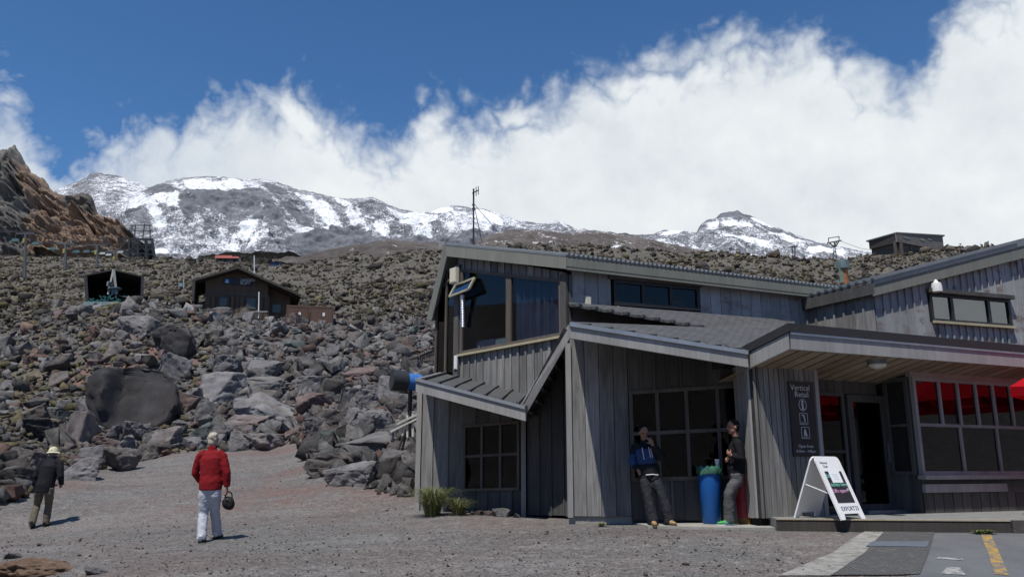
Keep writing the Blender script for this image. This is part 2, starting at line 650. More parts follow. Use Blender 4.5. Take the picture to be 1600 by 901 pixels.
def ground_base(x, y):
    x, y = np.asarray(x, float), np.asarray(y, float)
    r = np.hypot(x, y)
    az = np.arctan2(x, y)
    azc = np.clip(az, -.80, .80)
    Ye = r * np.cos(azc)
    u = np.clip(800 + F * np.tan(azc) / 1.0, CU[0], CU[-1])
    Z = np.stack([np.interp(Ye, [p[0] for p in c[1]], [p[1] for p in c[1]]) for c in COLS])
    i = np.clip(np.searchsorted(CU, u) - 1, 0, len(CU) - 2)
    t = (u - CU[i]) / (CU[i + 1] - CU[i])
    t = t * t * (3 - 2 * t) * .5 + t * .5
    idx = np.indices(u.shape)
    z = Z[(i,) + tuple(idx)] * (1 - t) + Z[(i + 1,) + tuple(idx)] * t
    w = 1 - np.where(az < 0, sstep(-az, 1.7, 2.4), sstep(az, .9, 1.7))
    # unseen ridge added behind the camera so window reflections stay dark
    hill = sstep(r, 22, 120) * 30 * sstep(np.abs(az), 1.2, 2.2) * (1 + .35 * np.sin(az * 5))
    return z * w + hill


def rubble_start(x, y):
    """how far a point lies inside the rock field, 0 on the gravel"""
    u = 800 + F * np.asarray(x) / np.maximum(np.asarray(y), 1e-3) / 1.0
    edge = np.interp(u, [-500, 0, 60, 100, 200, 300, 470, 500, 560, 640, 660, 720, 2000], [15, 18.7, 21, 24, 29, 31, 31, 22, 20.3, 18.6, 19, 24, 27])
    return np.asarray(y) - edge


def ground_z(x, y):
    x, y = np.asarray(x, float), np.asarray(y, float)
    b = ground_base(x, y)
    r = np.hypot(x, y)
    s = sstep(rubble_start(x, y), -.3, 4) * sstep(np.abs(np.arctan2(x, y)), 1.3, 1.0)
    rg = ridged(x * .30, y * .30, 7.0, 4, .6) * np.clip(.010 * r, .15, 1.1) * sstep(r, 260, 120)
    amp = np.clip(.012 * r, 0, 2.2)
    n = fbm(x / (r * .12 + 1), y / (r * .12 + 1), 0, 3) * 0
    n = fbm(x * .16, y * .16, 1.0, 5, .6)
    n2 = fbm(x * .045, y * .045, 5.0, 4, .6)
    gravel = fbm(x * .55, y * .55, 2.0, 4) * .035 * sstep(r, 3, 7)
    pad = sstep(np.hypot(np.maximum(np.abs(x - 6) - 7, 0), np.maximum(np.abs(y - 16) - 4, 0)), 0, 3)
    return b + s * (n * amp * .55 + n2 * amp * .6 + rg * .9) + gravel * (1 - s * .5) * (.25 + .75 * pad)


def gz(x, y):
    return float(ground_z(np.array([x]), np.array([y]))[0])


_HY = np.concatenate([np.arange(5, 40, .1), np.arange(40, 120, .3), np.arange(120, 300, 1.0)])


def hit(u, v):
    """where the line of sight through (u, v) meets the ground"""
    d = px_dir(u, v)
    t = _HY / d.y
    x, z = d.x * t, E + d.z * t
    g = ground_z(x, _HY)
    k = np.nonzero(z <= g)[0]
    if len(k) == 0:
        return None
    k = k[0]
    return Vector((x[k], _HY[k], float(g[k])))

# ------------------------------------------------------------------ ground, hills and mountains


def rock_colours(k, tint, v, fine=6.0):
    """grey to purplish lava colour with dust and lichen patches"""
    a = k.noise(v, fine, 8, .65)
    b = k.noise(v, fine * .23, 5, .6)
    c = k.mix(k.rng(a, .3, .7), (.045, .042, .042), (.16, .152, .148))
    c = k.mix(k.rng(b, .5, .72), c, (.125, .095, .088))
    return c, a, b


def ground_material():
    k = NT('volcanic_ground')
    v = k.coord(rnd=False)
    at = k.attr('zone')
    sep = k.n('ShaderNodeSeparateColor')
    k.l(at.outputs['Color'], sep.inputs[0])
    rub, veg, red = sep.outputs
    n1 = k.noise(v, .35, 8, .62)
    n2 = k.noise(v, 5.0, 8, .7)
    n3 = k.noise(v, 38.0, 4, .7)
    tr = k.noise(k.coord((.22, 1.0, 1), (0, 0, .25), rnd=False), 1.3, 7, .65)
    fn = k.noise(v, 16.0, 6, .75)
    vor = k.n('ShaderNodeTexVoronoi')
    k.l(v, vor.inputs['Vector'])
    vor.inputs['Scale'].default_value = 34
    g = k.mix(k.rng(n1, .42, .6), (.128, .124, .120), (.140, .120, .113))
    g = k.mix(k.math('MULTIPLY', k.rng(n2, .52, .66), .7), g, (.24, .225, .205))
    g = k.mix(k.math('MULTIPLY', k.rng(n2, .46, .30), .5), g, (.085, .072, .068))
    # packed, paler bands where people walk and cars turn, and scattered pale chips
    g = k.mix(k.math('MULTIPLY', k.rng(tr, .50, .64), .55), g, (.185, .176, .168))
    g = k.mix(k.math('MULTIPLY', k.rng(tr, .46, .34), .45), g, (.10, .080, .074))
    g = k.mix(k.math('MULTIPLY', k.rng(fn, .63, .70), .6), g, (.30, .285, .26))
    bw = k.n('ShaderNodeRGBToBW')
    k.l(vor.outputs['Color'], bw.inputs[0])
    g = k.scale(g, k.rng(bw.outputs[0], .2, .8, .72, 1.3))
    g = k.scale(g, k.rng(n3, .25, .75, .65, 1.35))
    rc, a, b = rock_colours(k, None, v, 2.2)
    ve = k.mix(k.rng(k.noise(v, 1.1, 8, .7), .38, .62), (.058, .052, .040), (.15, .132, .08))
    c = k.mix(rub, g, rc)
    c = k.mix(k.math('MULTIPLY', veg, k.rng(k.noise(v, .6, 8, .7), .35, .55)), c, ve)
    c = k.mix(k.math('MULTIPLY', red, k.rng(k.noise(v, .9, 8, .65), .38, .56)), c, (.165, .10, .085))
    h = k.math('ADD', k.math('MULTIPLY', n2, .6), k.math('MULTIPLY', n3, .35))
    k.bump(h, 1.0, .035)
    return k.done(c, .95, 0, .15)


M['ground'] = ground_material()


def build_ground():
    az = np.concatenate([np.linspace(-pi, -.72, 50)[:-1], np.linspace(-.72, .72, 420), np.linspace(.72, pi, 50)[1:]])
    r = np.concatenate([np.linspace(.4, 7.5, 16)[:-1], np.geomspace(7.5, 330, 480), np.geomspace(330, 9000, 24)[1:]])
    A, R = np.meshgrid(az, r)
    x, y = R * np.sin(A), R * np.cos(A)
    z = ground_z(x, y)
    nu, nr = len(az), len(r)
    V = np.stack([x, y, z], -1).reshape(-1, 3)
    V = np.concatenate([V, [[0, 0, 0.0]]])
    i, j = np.meshgrid(np.arange(nr - 1), np.arange(nu - 1), indexing='ij')
    a = (i * nu + j).ravel()
    Q = np.stack([a, a + 1, a + nu + 1, a + nu], -1)[:, ::-1]
    c = len(V) - 1
    xs, ys = V[:, 0], V[:, 1]
    rs = rubble_start(xs, ys)
    az_ = np.abs(np.arctan2(xs, ys))
    rub = np.maximum(sstep(rs, -.6, 1.5) * sstep(az_, 1.3, 1.0), sstep(np.hypot(xs, ys), 22, 30) * sstep(az_, 1.1, 1.4))
    veg = sstep(np.hypot(xs, ys), 60, 90) * .55 * rub
    uu = 800 + F * xs / np.maximum(ys, .1)
    left = sstep(uu, 330, 40) * sstep(ys, 20, 26) * rub
    veg = np.maximum(veg, left * .75)
    red = sstep(fbm(xs * .3, ys * .3, 9.0, 5), .0, .4) * sstep(ys, 12, 19) * .6 * sstep(ys, 60, 35)
    for (u, v, rad) in ((185, 566, 3.6), (150, 600, 2.4), (85, 645, 2.2), (90, 690, 1.4), (285, 560, 2.0), (500, 655, 1.5), (230, 640, 1.5)):
        p = hit(u, v)
        if p:
            red = np.maximum(red, 1.1 * sstep(np.hypot(xs - p.x, (ys - p.y) * .7), rad, rad * .5))
    attr = np.stack([rub, veg, red, np.ones_like(rub)], -1)
    tri = np.concatenate([Q[:, [0, 1, 2]], Q[:, [0, 2, 3]], np.stack([np.arange(1, nu), np.arange(nu - 1), np.full(nu - 1, c)], -1)])
    m = mesh_np('ground', V, tri, M['ground'], attrs={'zone': attr}, smooth=True)
    tag(m, kind='structure')


build_ground()


def mountain_material(name, rock1, rock2, snowy, warm=None):
    k = NT(name)
    v = k.coord(rnd=False)
    at = k.attr('zone')
    sep = k.n('ShaderNodeSeparateColor')
    k.l(at.outputs['Color'], sep.inputs[0])
    snow, tone, w = sep.outputs
    n = k.noise(v, .012, 10, .68, .6)
    n2 = k.noise(v, .07, 10, .72)
    c = k.mix(k.rng(n, .35, .65), rock1, rock2)
    c = k.scale(c, k.rng(n2, .3, .7, .6, 1.4))
    if warm:
        c = k.mix(w, c, k.scale(k.mix(k.rng(n2, .3, .7), warm[0], warm[1]), 1.0))
    if snowy:
        vs = k.coord((.8, .5, 1.1), (0, .35, 0), rnd=False)
        sp = k.math('ADD', k.math('MULTIPLY', k.noise(vs, .05, 10, .8), .5), k.math('MULTIPLY', k.noise(vs, .30, 6, .8), .5))
        lvl = k.math('ADD', snow, k.math('MULTIPLY', k.math('SUBTRACT', sp, .5), 4.6))
        f = k.rng(lvl, .42, .66)
        c = k.mix(f, c, (.80, .82, .85))
    k.bump(n2, .8, 6.0 if snowy else 2.0)
    return k.done(c, .95, 0, .1)


M['snow_mountain'] = mountain_material('snowy_volcano', (.105, .108, .122), (.20, .205, .225), True)  # rock tones lightened and blued to carry the distance haze
M['foothill'] = mountain_material('bare_lava_ridge', (.085, .075, .07), (.15, .13, .12), True)
M['crag'] = mountain_material('crag_rock', (.075, .071, .067), (.19, .18, .165), False, ((.18, .118, .083), (.32, .222, .16)))


def sheet(name, crest, vb, Yb, Yc, mat, nu=240, nt=110, amp=(40, 25), freq=(.004, .012), prof=1.0, snowfn=None, tonefn=None, warmfn=None, back=1.0, jag=0.0, vjag=.05, crest_fade=.35):
    us = np.array([p[0] for p in crest], float)
    vs = np.array([p[1] for p in crest], float)
    u = np.linspace(us[0], us[-1], nu)
    vc = np.interp(u, us, vs)
    if jag:
        vc = vc + jag * fbm(u * vjag, u * 0, 3.3, 5, .65)
    t = np.concatenate([np.linspace(0, 1, nt), 1 + np.linspace(0.04, 1, 12)])
    U, Tt = np.meshgrid(u, t)
    VC = np.broadcast_to(vc, U.shape)
    tf = np.minimum(Tt, 1)
    vb_ = vb(u) if callable(vb) else np.full_like(u, vb)
    VV = vb_[None, :] + (VC - vb_[None, :]) * tf ** prof
    YY = Yb + (Yc - Yb) * tf
    a, b = (U - 800) / F, (450.5 - VV) / F
    dy, dz = CP - b * SP, SP + b * CP
    s = YY / dy
    X, Y, Z = a * s, YY.copy(), E + dz * s
    ext = np.maximum(Tt - 1, 0)
    Y = Y + ext * (Yc - Yb) * back
    Z = Z - ext * (Z - E) * .9
    fade = np.clip(np.minimum(1.0, (1 - tf) / crest_fade) * .9 + .1, 0, 1) * np.where(Tt > 1, .3, 1)
    n1 = ridged(X * freq[0], Z * freq[0] * 1.0, Y * freq[0] * .6, 5, .55)
    n2 = ridged(X * freq[1], Z * freq[1], Y * freq[1], 5, .55)
    rel = n1 * amp[0] + n2 * amp[1]
    Y = Y - rel * fade
    Z = Z + rel * .35 * fade
    nT = len(t)
    V = np.stack([X, Y, Z], -1).reshape(-1, 3)
    i, j = np.meshgrid(np.arange(nT - 1), np.arange(nu - 1), indexing='ij')
    q = (i * nu + j).ravel()
    Q = np.stack([q, q + 1, q + nu + 1, q + nu], -1)
    U_, V_ = U.ravel(), VV.ravel()
    sn = snowfn(U_, V_, rel.ravel()) if snowfn else np.zeros(U_.size)
    tn = tonefn(U_, V_) if tonefn else np.zeros(U_.size)
    wm = warmfn(U_, V_, rel.ravel()) if warmfn else np.zeros(U_.size)
    o = mesh_np(name, V, Q, mat, attrs={'zone': np.stack([sn, tn, wm, np.ones(U_.size)], -1)}, smooth=True)
    return tag(o, kind='structure')


def blobs(U, V, lst):
    r = np.zeros(U.size)
    for (u, v, a, b, ang) in lst:
        c, s_ = cos(radians(ang)), sin(radians(ang))
        x, y = U - u, V - v
        p, q = (x * c + y * s_) / a, (-x * s_ + y * c) / b
        wob = fbm(U * .06, V * .06, u * .1, 4) * .7
        r = np.maximum(r, sstep(p * p + q * q + wob, 1.15, .75))
    return r


SNOW = [(215, 315, 14, 20, 35), (232, 328, 12, 9, 30), (268, 322, 24, 13, 10), (283, 332, 10, 10, 40), (352, 349, 13, 10, 20), (258, 362, 16, 12, 30), (250, 340, 9, 20, -30),
        (350, 292, 34, 11, -5), (312, 287, 26, 7, 0), (395, 372, 20, 9, -38), (408, 383, 22, 5, -20), (355, 392, 26, 6, -28), (250, 397, 14, 5, 0),
        (510, 340, 34, 10, 42), (478, 318, 22, 6, 40), (545, 328, 26, 8, 40), (475, 375, 16, 6, -5), (500, 370, 16, 5, -15), (560, 355, 22, 8, 40),
        (672, 350, 40, 14, 10), (640, 352, 16, 22, 40), (690, 335, 30, 9, 5), (720, 370, 40, 8, 10), (760, 345, 26, 14, 20), (660, 372, 20, 10, 20), (738, 352, 34, 16, 15),
        (868, 352, 22, 6, 20), (620, 340, 18, 8, 35), (600, 370, 14, 6, 30)]
ROCK = [(255, 300, 46, 9, 8), (330, 322, 26, 13, 20), (365, 330, 36, 16, 25), (400, 318, 34, 20, 30), (300, 335, 12, 12, 0), (385, 345, 22, 9, 0), (420, 345, 40, 14, 35),
        (465, 345, 28, 10, 40), (430, 300, 22, 8, 30), (525, 385, 60, 14, -10), (540, 370, 40, 12, -10), (800, 335, 36, 5, 22), (690, 342, 34, 3, 20)]


def snow_main(U, V, rel):
    s = .40 + .26 * fbm(U * .022, V * .03, 1.0, 5, .6) + .10 * sstep(V, 400, 300) - .0025 * rel
    s = s + .33 * blobs(U, V, SNOW) - .30 * blobs(U, V, ROCK)
    s = s - .55 * sstep(V, 372, 405) * sstep(U, 430, 540)
    return np.clip(s, 0, 1.2)


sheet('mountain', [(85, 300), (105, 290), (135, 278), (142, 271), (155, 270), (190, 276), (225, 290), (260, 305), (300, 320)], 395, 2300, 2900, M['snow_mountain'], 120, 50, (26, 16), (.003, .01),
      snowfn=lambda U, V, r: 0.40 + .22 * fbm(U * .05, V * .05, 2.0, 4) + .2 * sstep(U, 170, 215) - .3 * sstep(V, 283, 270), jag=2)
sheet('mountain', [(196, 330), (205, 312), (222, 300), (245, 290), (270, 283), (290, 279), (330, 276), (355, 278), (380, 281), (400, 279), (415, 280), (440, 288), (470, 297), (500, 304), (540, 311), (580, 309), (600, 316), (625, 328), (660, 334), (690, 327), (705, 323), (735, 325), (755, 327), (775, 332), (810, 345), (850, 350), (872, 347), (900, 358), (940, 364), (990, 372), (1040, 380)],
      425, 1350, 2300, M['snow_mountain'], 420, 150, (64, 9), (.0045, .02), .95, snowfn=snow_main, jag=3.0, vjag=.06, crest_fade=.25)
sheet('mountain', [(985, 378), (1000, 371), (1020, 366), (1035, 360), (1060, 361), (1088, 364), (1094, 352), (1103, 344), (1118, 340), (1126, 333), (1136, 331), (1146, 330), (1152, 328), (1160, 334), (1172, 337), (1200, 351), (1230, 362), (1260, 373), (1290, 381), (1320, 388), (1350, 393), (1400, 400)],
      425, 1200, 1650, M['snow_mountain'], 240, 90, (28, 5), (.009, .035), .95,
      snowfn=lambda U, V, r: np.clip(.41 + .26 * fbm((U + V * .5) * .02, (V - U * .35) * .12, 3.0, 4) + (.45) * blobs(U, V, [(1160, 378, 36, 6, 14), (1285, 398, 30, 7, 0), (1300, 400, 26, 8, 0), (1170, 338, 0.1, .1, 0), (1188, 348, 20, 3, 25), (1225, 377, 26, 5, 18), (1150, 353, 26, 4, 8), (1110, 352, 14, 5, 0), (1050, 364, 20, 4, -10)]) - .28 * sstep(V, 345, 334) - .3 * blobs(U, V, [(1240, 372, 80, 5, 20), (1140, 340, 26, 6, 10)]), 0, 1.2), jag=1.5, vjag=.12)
sheet('hills', [(745, 378), (760, 368), (780, 362), (800, 359), (830, 357), (850, 361), (880, 364), (900, 362), (920, 360), (950, 364), (985, 369), (1010, 374), (1060, 385), (1100, 395)],
      420, 520, 800, M['foothill'], 160, 50, (12, 7), (.012, .04), snowfn=lambda U, V, r: .17 + .24 * fbm(U * .05, V * .08, 4.0, 4) + .18 * sstep(V, 372, 362), jag=3, vjag=.08)
sheet('hills', [(430, 412), (480, 398), (520, 388), (560, 383), (585, 378), (612, 374), (640, 378), (680, 381), (720, 388), (760, 400)],
      425, 300, 430, M['foothill'], 120, 40, (6, 4), (.02, .07), snowfn=lambda U, V, r: .05 + .1 * fbm(U * .05, V * .08, 4.0, 4), jag=3, vjag=.09)

crag_pts = [(-220, 250), (-140, 215), (-70, 262), (-20, 246), (0, 238), (12, 238), (20, 234), (25, 229), (30, 237), (36, 245), (42, 258), (50, 270), (56, 274), (62, 277), (72, 284), (80, 296), (92, 306), (105, 313), (113, 311), (120, 306), (128, 304), (138, 304), (146, 310), (150, 322), (155, 336), (165, 344), (185, 352), (200, 358), (212, 372), (232, 390), (250, 410)]
sheet('crag', crag_pts, lambda u: np.full_like(u, 425.0), 300, 380, M['crag'], 300, 120, (14, 9), (.034, .12), .9,
      warmfn=lambda U, V, r: sstep(U - (V - 300) * .12 + 16 * fbm(U * .06, V * .06, 1.0, 4), 42, 58) * (1 - .85 * sstep(((U - 135) / 24) ** 2 + ((V - 324) / 26) ** 2 + .5 * fbm(U * .1, V * .1, 2.0, 3), 1.2, .7)) * sstep(U, 218, 200) * (.75 + .5 * fbm(U * .08, V * .08, 4.0, 4)), jag=5, vjag=.16, crest_fade=.2)

# ------------------------------------------------------------------ rocks


def rock_material(name):
    k = NT(name)
    v = k.coord(kind='Object')
    at = k.attr('tint')
    a = k.noise(v, 3.2, 10, .68)
    b = k.noise(v, .9, 6, .6)
    c = k.mix(k.rng(a, .28, .72), (.055, .053, .054), (.185, .180, .180))
    c = k.mix(k.math('MULTIPLY', k.rng(b, .52, .68), .5), c, (.15, .125, .118))
    oi = k.n('ShaderNodeObjectInfo')
    c = k.mix(1.0, c, oi.outputs['Color'], 'MULTIPLY')
    geo = k.n('ShaderNodeNewGeometry')
    sep = k.n('ShaderNodeSeparateXYZ')
    k.l(geo.outputs['Normal'], sep.inputs[0])
    up = k.rng(sep.outputs[2], .55, .95)
    dust = k.math('MULTIPLY', up, k.rng(k.noise(v, 2.2, 6, .65), .5, .62))
    c = k.mix(k.math('MULTIPLY', dust, .5), c, (.19, .175, .13))
    k.bump(k.noise(v, 7, 12, .8), 1.0, .08)
    return k.done(c, .92, 0, .2)


def rubble_material(name, sc=1.6):
    k = NT(name)
    v = k.coord(rnd=False)
    at = k.attr('tint')
    a = k.noise(v, sc * 2, 10, .75)
    c = k.scale(at.outputs['Color'], k.rng(a, .28, .72, .35, 1.65))
    k.bump(k.noise(v, sc * 4, 10, .8), 1.0, .12)
    return k.done(c, .93, 0, .15)


M['boulder'] = rock_material('lava_boulder')
M['rubble'] = rubble_material('lava_rubble')
M['scrub'] = rubble_material('scrub_tufts', 3)


def ico(n):
    bm = bmesh.new()
    bmesh.ops.create_icosphere(bm, subdivisions=n, radius=1)
    V = np.array([x.co[:] for x in bm.verts])
    T = np.array([[q.index for q in f.verts] for f in bm.faces])
    bm.free()
    return V, T


ICO = {n: ico(n) for n in (1, 2, 3, 4, 5)}


def rock_shape(n, seed, planes=14, rough=.05, scl=(1, 1, .72), fr=2.2):
    """a lump of split lava: flat broken faces meeting in worn edges"""
    rg = np.random.RandomState(seed)
    bm = bmesh.new()
    for i in range({1: 9, 2: 16}.get(n, planes + 2)):
        d = rg.uniform(-1, 1, 3)
        d[rg.randint(3)] = rg.choice([-1, 1]) * rg.uniform(.75, 1)
        bm.verts.new(d)
    r = bmesh.ops.convex_hull(bm, input=bm.verts[:])
    bmesh.ops.delete(bm, geom=[x for x in r['geom_interior'] if isinstance(x, bmesh.types.BMVert)], context='VERTS')
    if n >= 3:
        bmesh.ops.dissolve_limit(bm, angle_limit=radians(14), verts=bm.verts[:], edges=bm.edges[:])
        bmesh.ops.bevel(bm, geom=bm.edges[:] + bm.verts[:], offset=.075, segments=2 if n > 3 else 1, profile=.6, affect='EDGES', clamp_overlap=True)
        bmesh.ops.triangulate(bm, faces=bm.faces[:])
        for _ in range(2 if n == 3 else 4):
            lim = .30 if n == 3 else .13
            ed = [e for e in bm.edges if e.calc_length() > lim]
            if not ed:
                break
            bmesh.ops.subdivide_edges(bm, edges=ed, cuts=1)
            bmesh.ops.triangulate(bm, faces=bm.faces[:])
    else:
        if n == 2:
            bmesh.ops.bevel(bm, geom=bm.edges[:] + bm.verts[:], offset=.06, segments=1, affect='EDGES', clamp_overlap=True)
        bmesh.ops.triangulate(bm, faces=bm.faces[:])
    bm.normal_update()
    bm.verts.index_update()
    V = np.array([x.co[:] for x in bm.verts])
    NN = np.array([x.normal[:] for x in bm.verts])
    T = np.array([[q.index for q in f.verts] for f in bm.faces])
    bm.free()
    if n == 2:
        V = V + NN * (rg.normal(0, .05, len(V)))[:, None]
    if rough and n >= 3:
        q = V * 1.0 + seed * 1.3
        nn = fbm(q[:, 0] * fr, q[:, 1] * fr, q[:, 2] * fr, 5, .62)
        lo = fbm(q[:, 0] * .8, q[:, 1] * .8, q[:, 2] * .8, 2)
        cr = np.maximum(ridged(q[:, 0] * 1.3, q[:, 1] * 1.3, q[:, 2] * 1.3, 3) - .45, 0)
        V = V + NN * (nn * rough * 2.2 + lo * .10 - cr * .22)[:, None]
    V = V * np.array(scl)
    ext = V.max(0) - V.min(0)
    V = (V - (V.max(0) + V.min(0)) / 2) / ext[0] * 1.0
    return V, T


def rock_mesh(name, n, seed, **kw):
    V, T = rock_shape(n, seed, **kw)
    me = bpy.data.meshes.new(name)
    me.from_pydata(V.tolist(), [], T.tolist())
    me.materials.append(M['boulder'])
    me.polygons.foreach_set('use_smooth', np.ones(len(T), bool))
    me.set_sharp_from_angle(angle=radians(32))
    return me


GREY, PALE, RED, GREEN, DARK, BROWN, PINK = (1.25, 1.25, 1.27), (1.6, 1.6, 1.63), (1.2, .93, .88), (.85, 1.0, .98), (.42, .42, .435), (1.08, 1.0, .94), (1.5, 1.38, 1.35)
# each boulder that stands out in the photograph: column, row of its middle, width and height there, colour, what it looks like
BOULDERS = [
    (409, 641, 88, 58, PALE, 'largest pale boulder on the slope, rounded top with one orange stain'),
    (343, 607, 64, 50, PALE, 'big light grey block with a flat sloping top face'),
    (187, 626, 118, 112, DARK, 'huge black boulder with a hollow shaded face under red scoria'),
    (262, 536, 62, 54, DARK, 'tall dark angular block with a flat front below the chairlift shelter'),
    (216, 511, 60, 34, GREY, 'pale flat slab on the crest below the chairlift shelter'),
    (399, 577, 54, 36, GREY, 'wedge shaped grey boulder right of the centre of the slope'),
    (340, 574, 54, 36, GREY, 'grey boulder with a domed top above the light block'),
    (406, 603, 62, 30, GREY, 'long low grey slab just above the largest pale boulder'),
    (565, 695, 96, 38, GREY, 'long flat boulder lying on the pile beside the lodge'),
    (550, 742, 72, 36, PALE, 'broad pale boulder at the foot of the pile on the gravel'),
    (515, 726, 62, 36, BROWN, 'brown faced boulder at the left end of the pile on the gravel'),
    (624, 724, 54, 38, GREY, 'boulder of the pile that lies closest to the lodge corner post'),
    (484, 603, 42, 30, GREY, 'triangular grey boulder with a split right edge'),
    (488, 630, 52, 32, RED, 'reddish cracked boulder in the middle of the slope'),
    (543, 627, 28, 38, GREY, 'upright narrow boulder left of a flat topped one'),
    (577, 627, 42, 32, GREY, 'flat topped boulder left of the pale handrail'),
    (606, 610, 48, 44, GREY, 'tall rounded boulder under the snow gun'),
    (612, 646, 34, 32, BROWN, 'round brown boulder left of the handrail'),
    (513, 660, 44, 34, BROWN, 'squat brown boulder at the foot of the slope'),
    (550, 657, 28, 38, PALE, 'upright pale boulder like a tooth at the foot of the slope'),
    (588, 660, 50, 40, PALE, 'split pale boulder behind the long flat one'),
    (494, 668, 36, 30, GREY, 'small pyramid shaped boulder at the foot of the slope'),
    (377, 665, 60, 34, PINK, 'pinkish slab under the largest pale boulder'),
    (311, 679, 34, 36, GREEN, 'greenish square block behind the woman in red'),
    (340, 679, 30, 32, GREY, 'grey block just right of the greenish square one'),
    (368, 692, 28, 30, GREY, 'upright split block at the edge of the gravel'),
    (403, 692, 58, 28, PINK, 'low pinkish slab at the edge of the gravel'),
    (292, 630, 36, 32, RED, 'reddish boulder left of the light grey block'),
    (318, 645, 32, 36, GREY, 'dark jointed block under the reddish boulder'),
    (515, 688, 34, 30, GREEN, 'greenish wedge at the upper edge of the pile'),
    (562, 583, 48, 22, RED, 'flat reddish slab high on the right of the slope'),
    (164, 680, 38, 30, GREY, 'flat topped boulder below the huge black one'),
    (208, 677, 38, 32, GREY, 'pointed grey boulder below the right edge of the huge black one'),
    (190, 697, 40, 32, PALE, 'smooth pale boulder in the row beside the gravel'),
    (161, 693, 34, 20, RED, 'low boulder with a rusty spot in the row beside the gravel'),
    (225, 708, 34, 26, BROWN, 'brown boulder at the bottom of the left rock row'),
    (176, 721, 48, 38, BROWN, 'rough brown boulder where the gravel meets the rock row'),
    (135, 712, 32, 30, GREY, 'slanted grey block beside the walking man'),
    (115, 735, 50, 34, PALE, 'pale sloping boulder right of the walking man'),
    (53, 673, 46, 36, DARK, 'dark mossy boulder above the man in the hat'),
    (50, 647, 40, 30, BROWN, 'brown boulder left of the red scoria patch'),
    (32, 719, 42, 36, BROWN, 'brown block left of the man in the hat'),
    (14, 750, 42, 34, DARK, 'dark boulder at the left edge beside the gravel'),
    (246, 688, 52, 36, PINK, 'pink banded boulder left of the woman in red'),
    (161, 612, 44, 48, GREY, 'smooth grey lobe leaning on the huge black boulder'),
    (118, 674, 36, 56, PINK, 'tall pale pink slab left of the huge black boulder'),
    (134, 640, 42, 44, PALE, 'white streaked block between the scoria and the huge black boulder'),
    (268, 576, 44, 44, GREY, 'rounded boulder under the tall dark angular block'),
    (300, 531, 36, 32, BROWN, 'light brown boulder right of the tall dark angular block'),
    (176, 488, 16, 14, RED, 'small red brown block on the crest below the shelter'),
    (198, 491, 26, 16, PALE, 'pale stone on the crest right of the red brown block'),
    (112, 486, 22, 16, GREY, 'grey stone on the crest left of the shelter'),
    (455, 500, 22, 20, RED, 'dark red boulder in front of the brown containers'),
]
ROCKSPOTS = []


def place_rock(me, x, y, z, w, d, h, rz, color, name='boulder'):
    o = link(name, me)
    o.location = (x, y, z)
    zx = max(v.co.z for v in me.vertices) - min(v.co.z for v in me.vertices)
    o.scale = (w, d, h / zx)
    o.rotation_euler = (random.uniform(-.08, .08), random.uniform(-.08, .08), rz)
    o.color = tuple(color) + (1,)
    return o


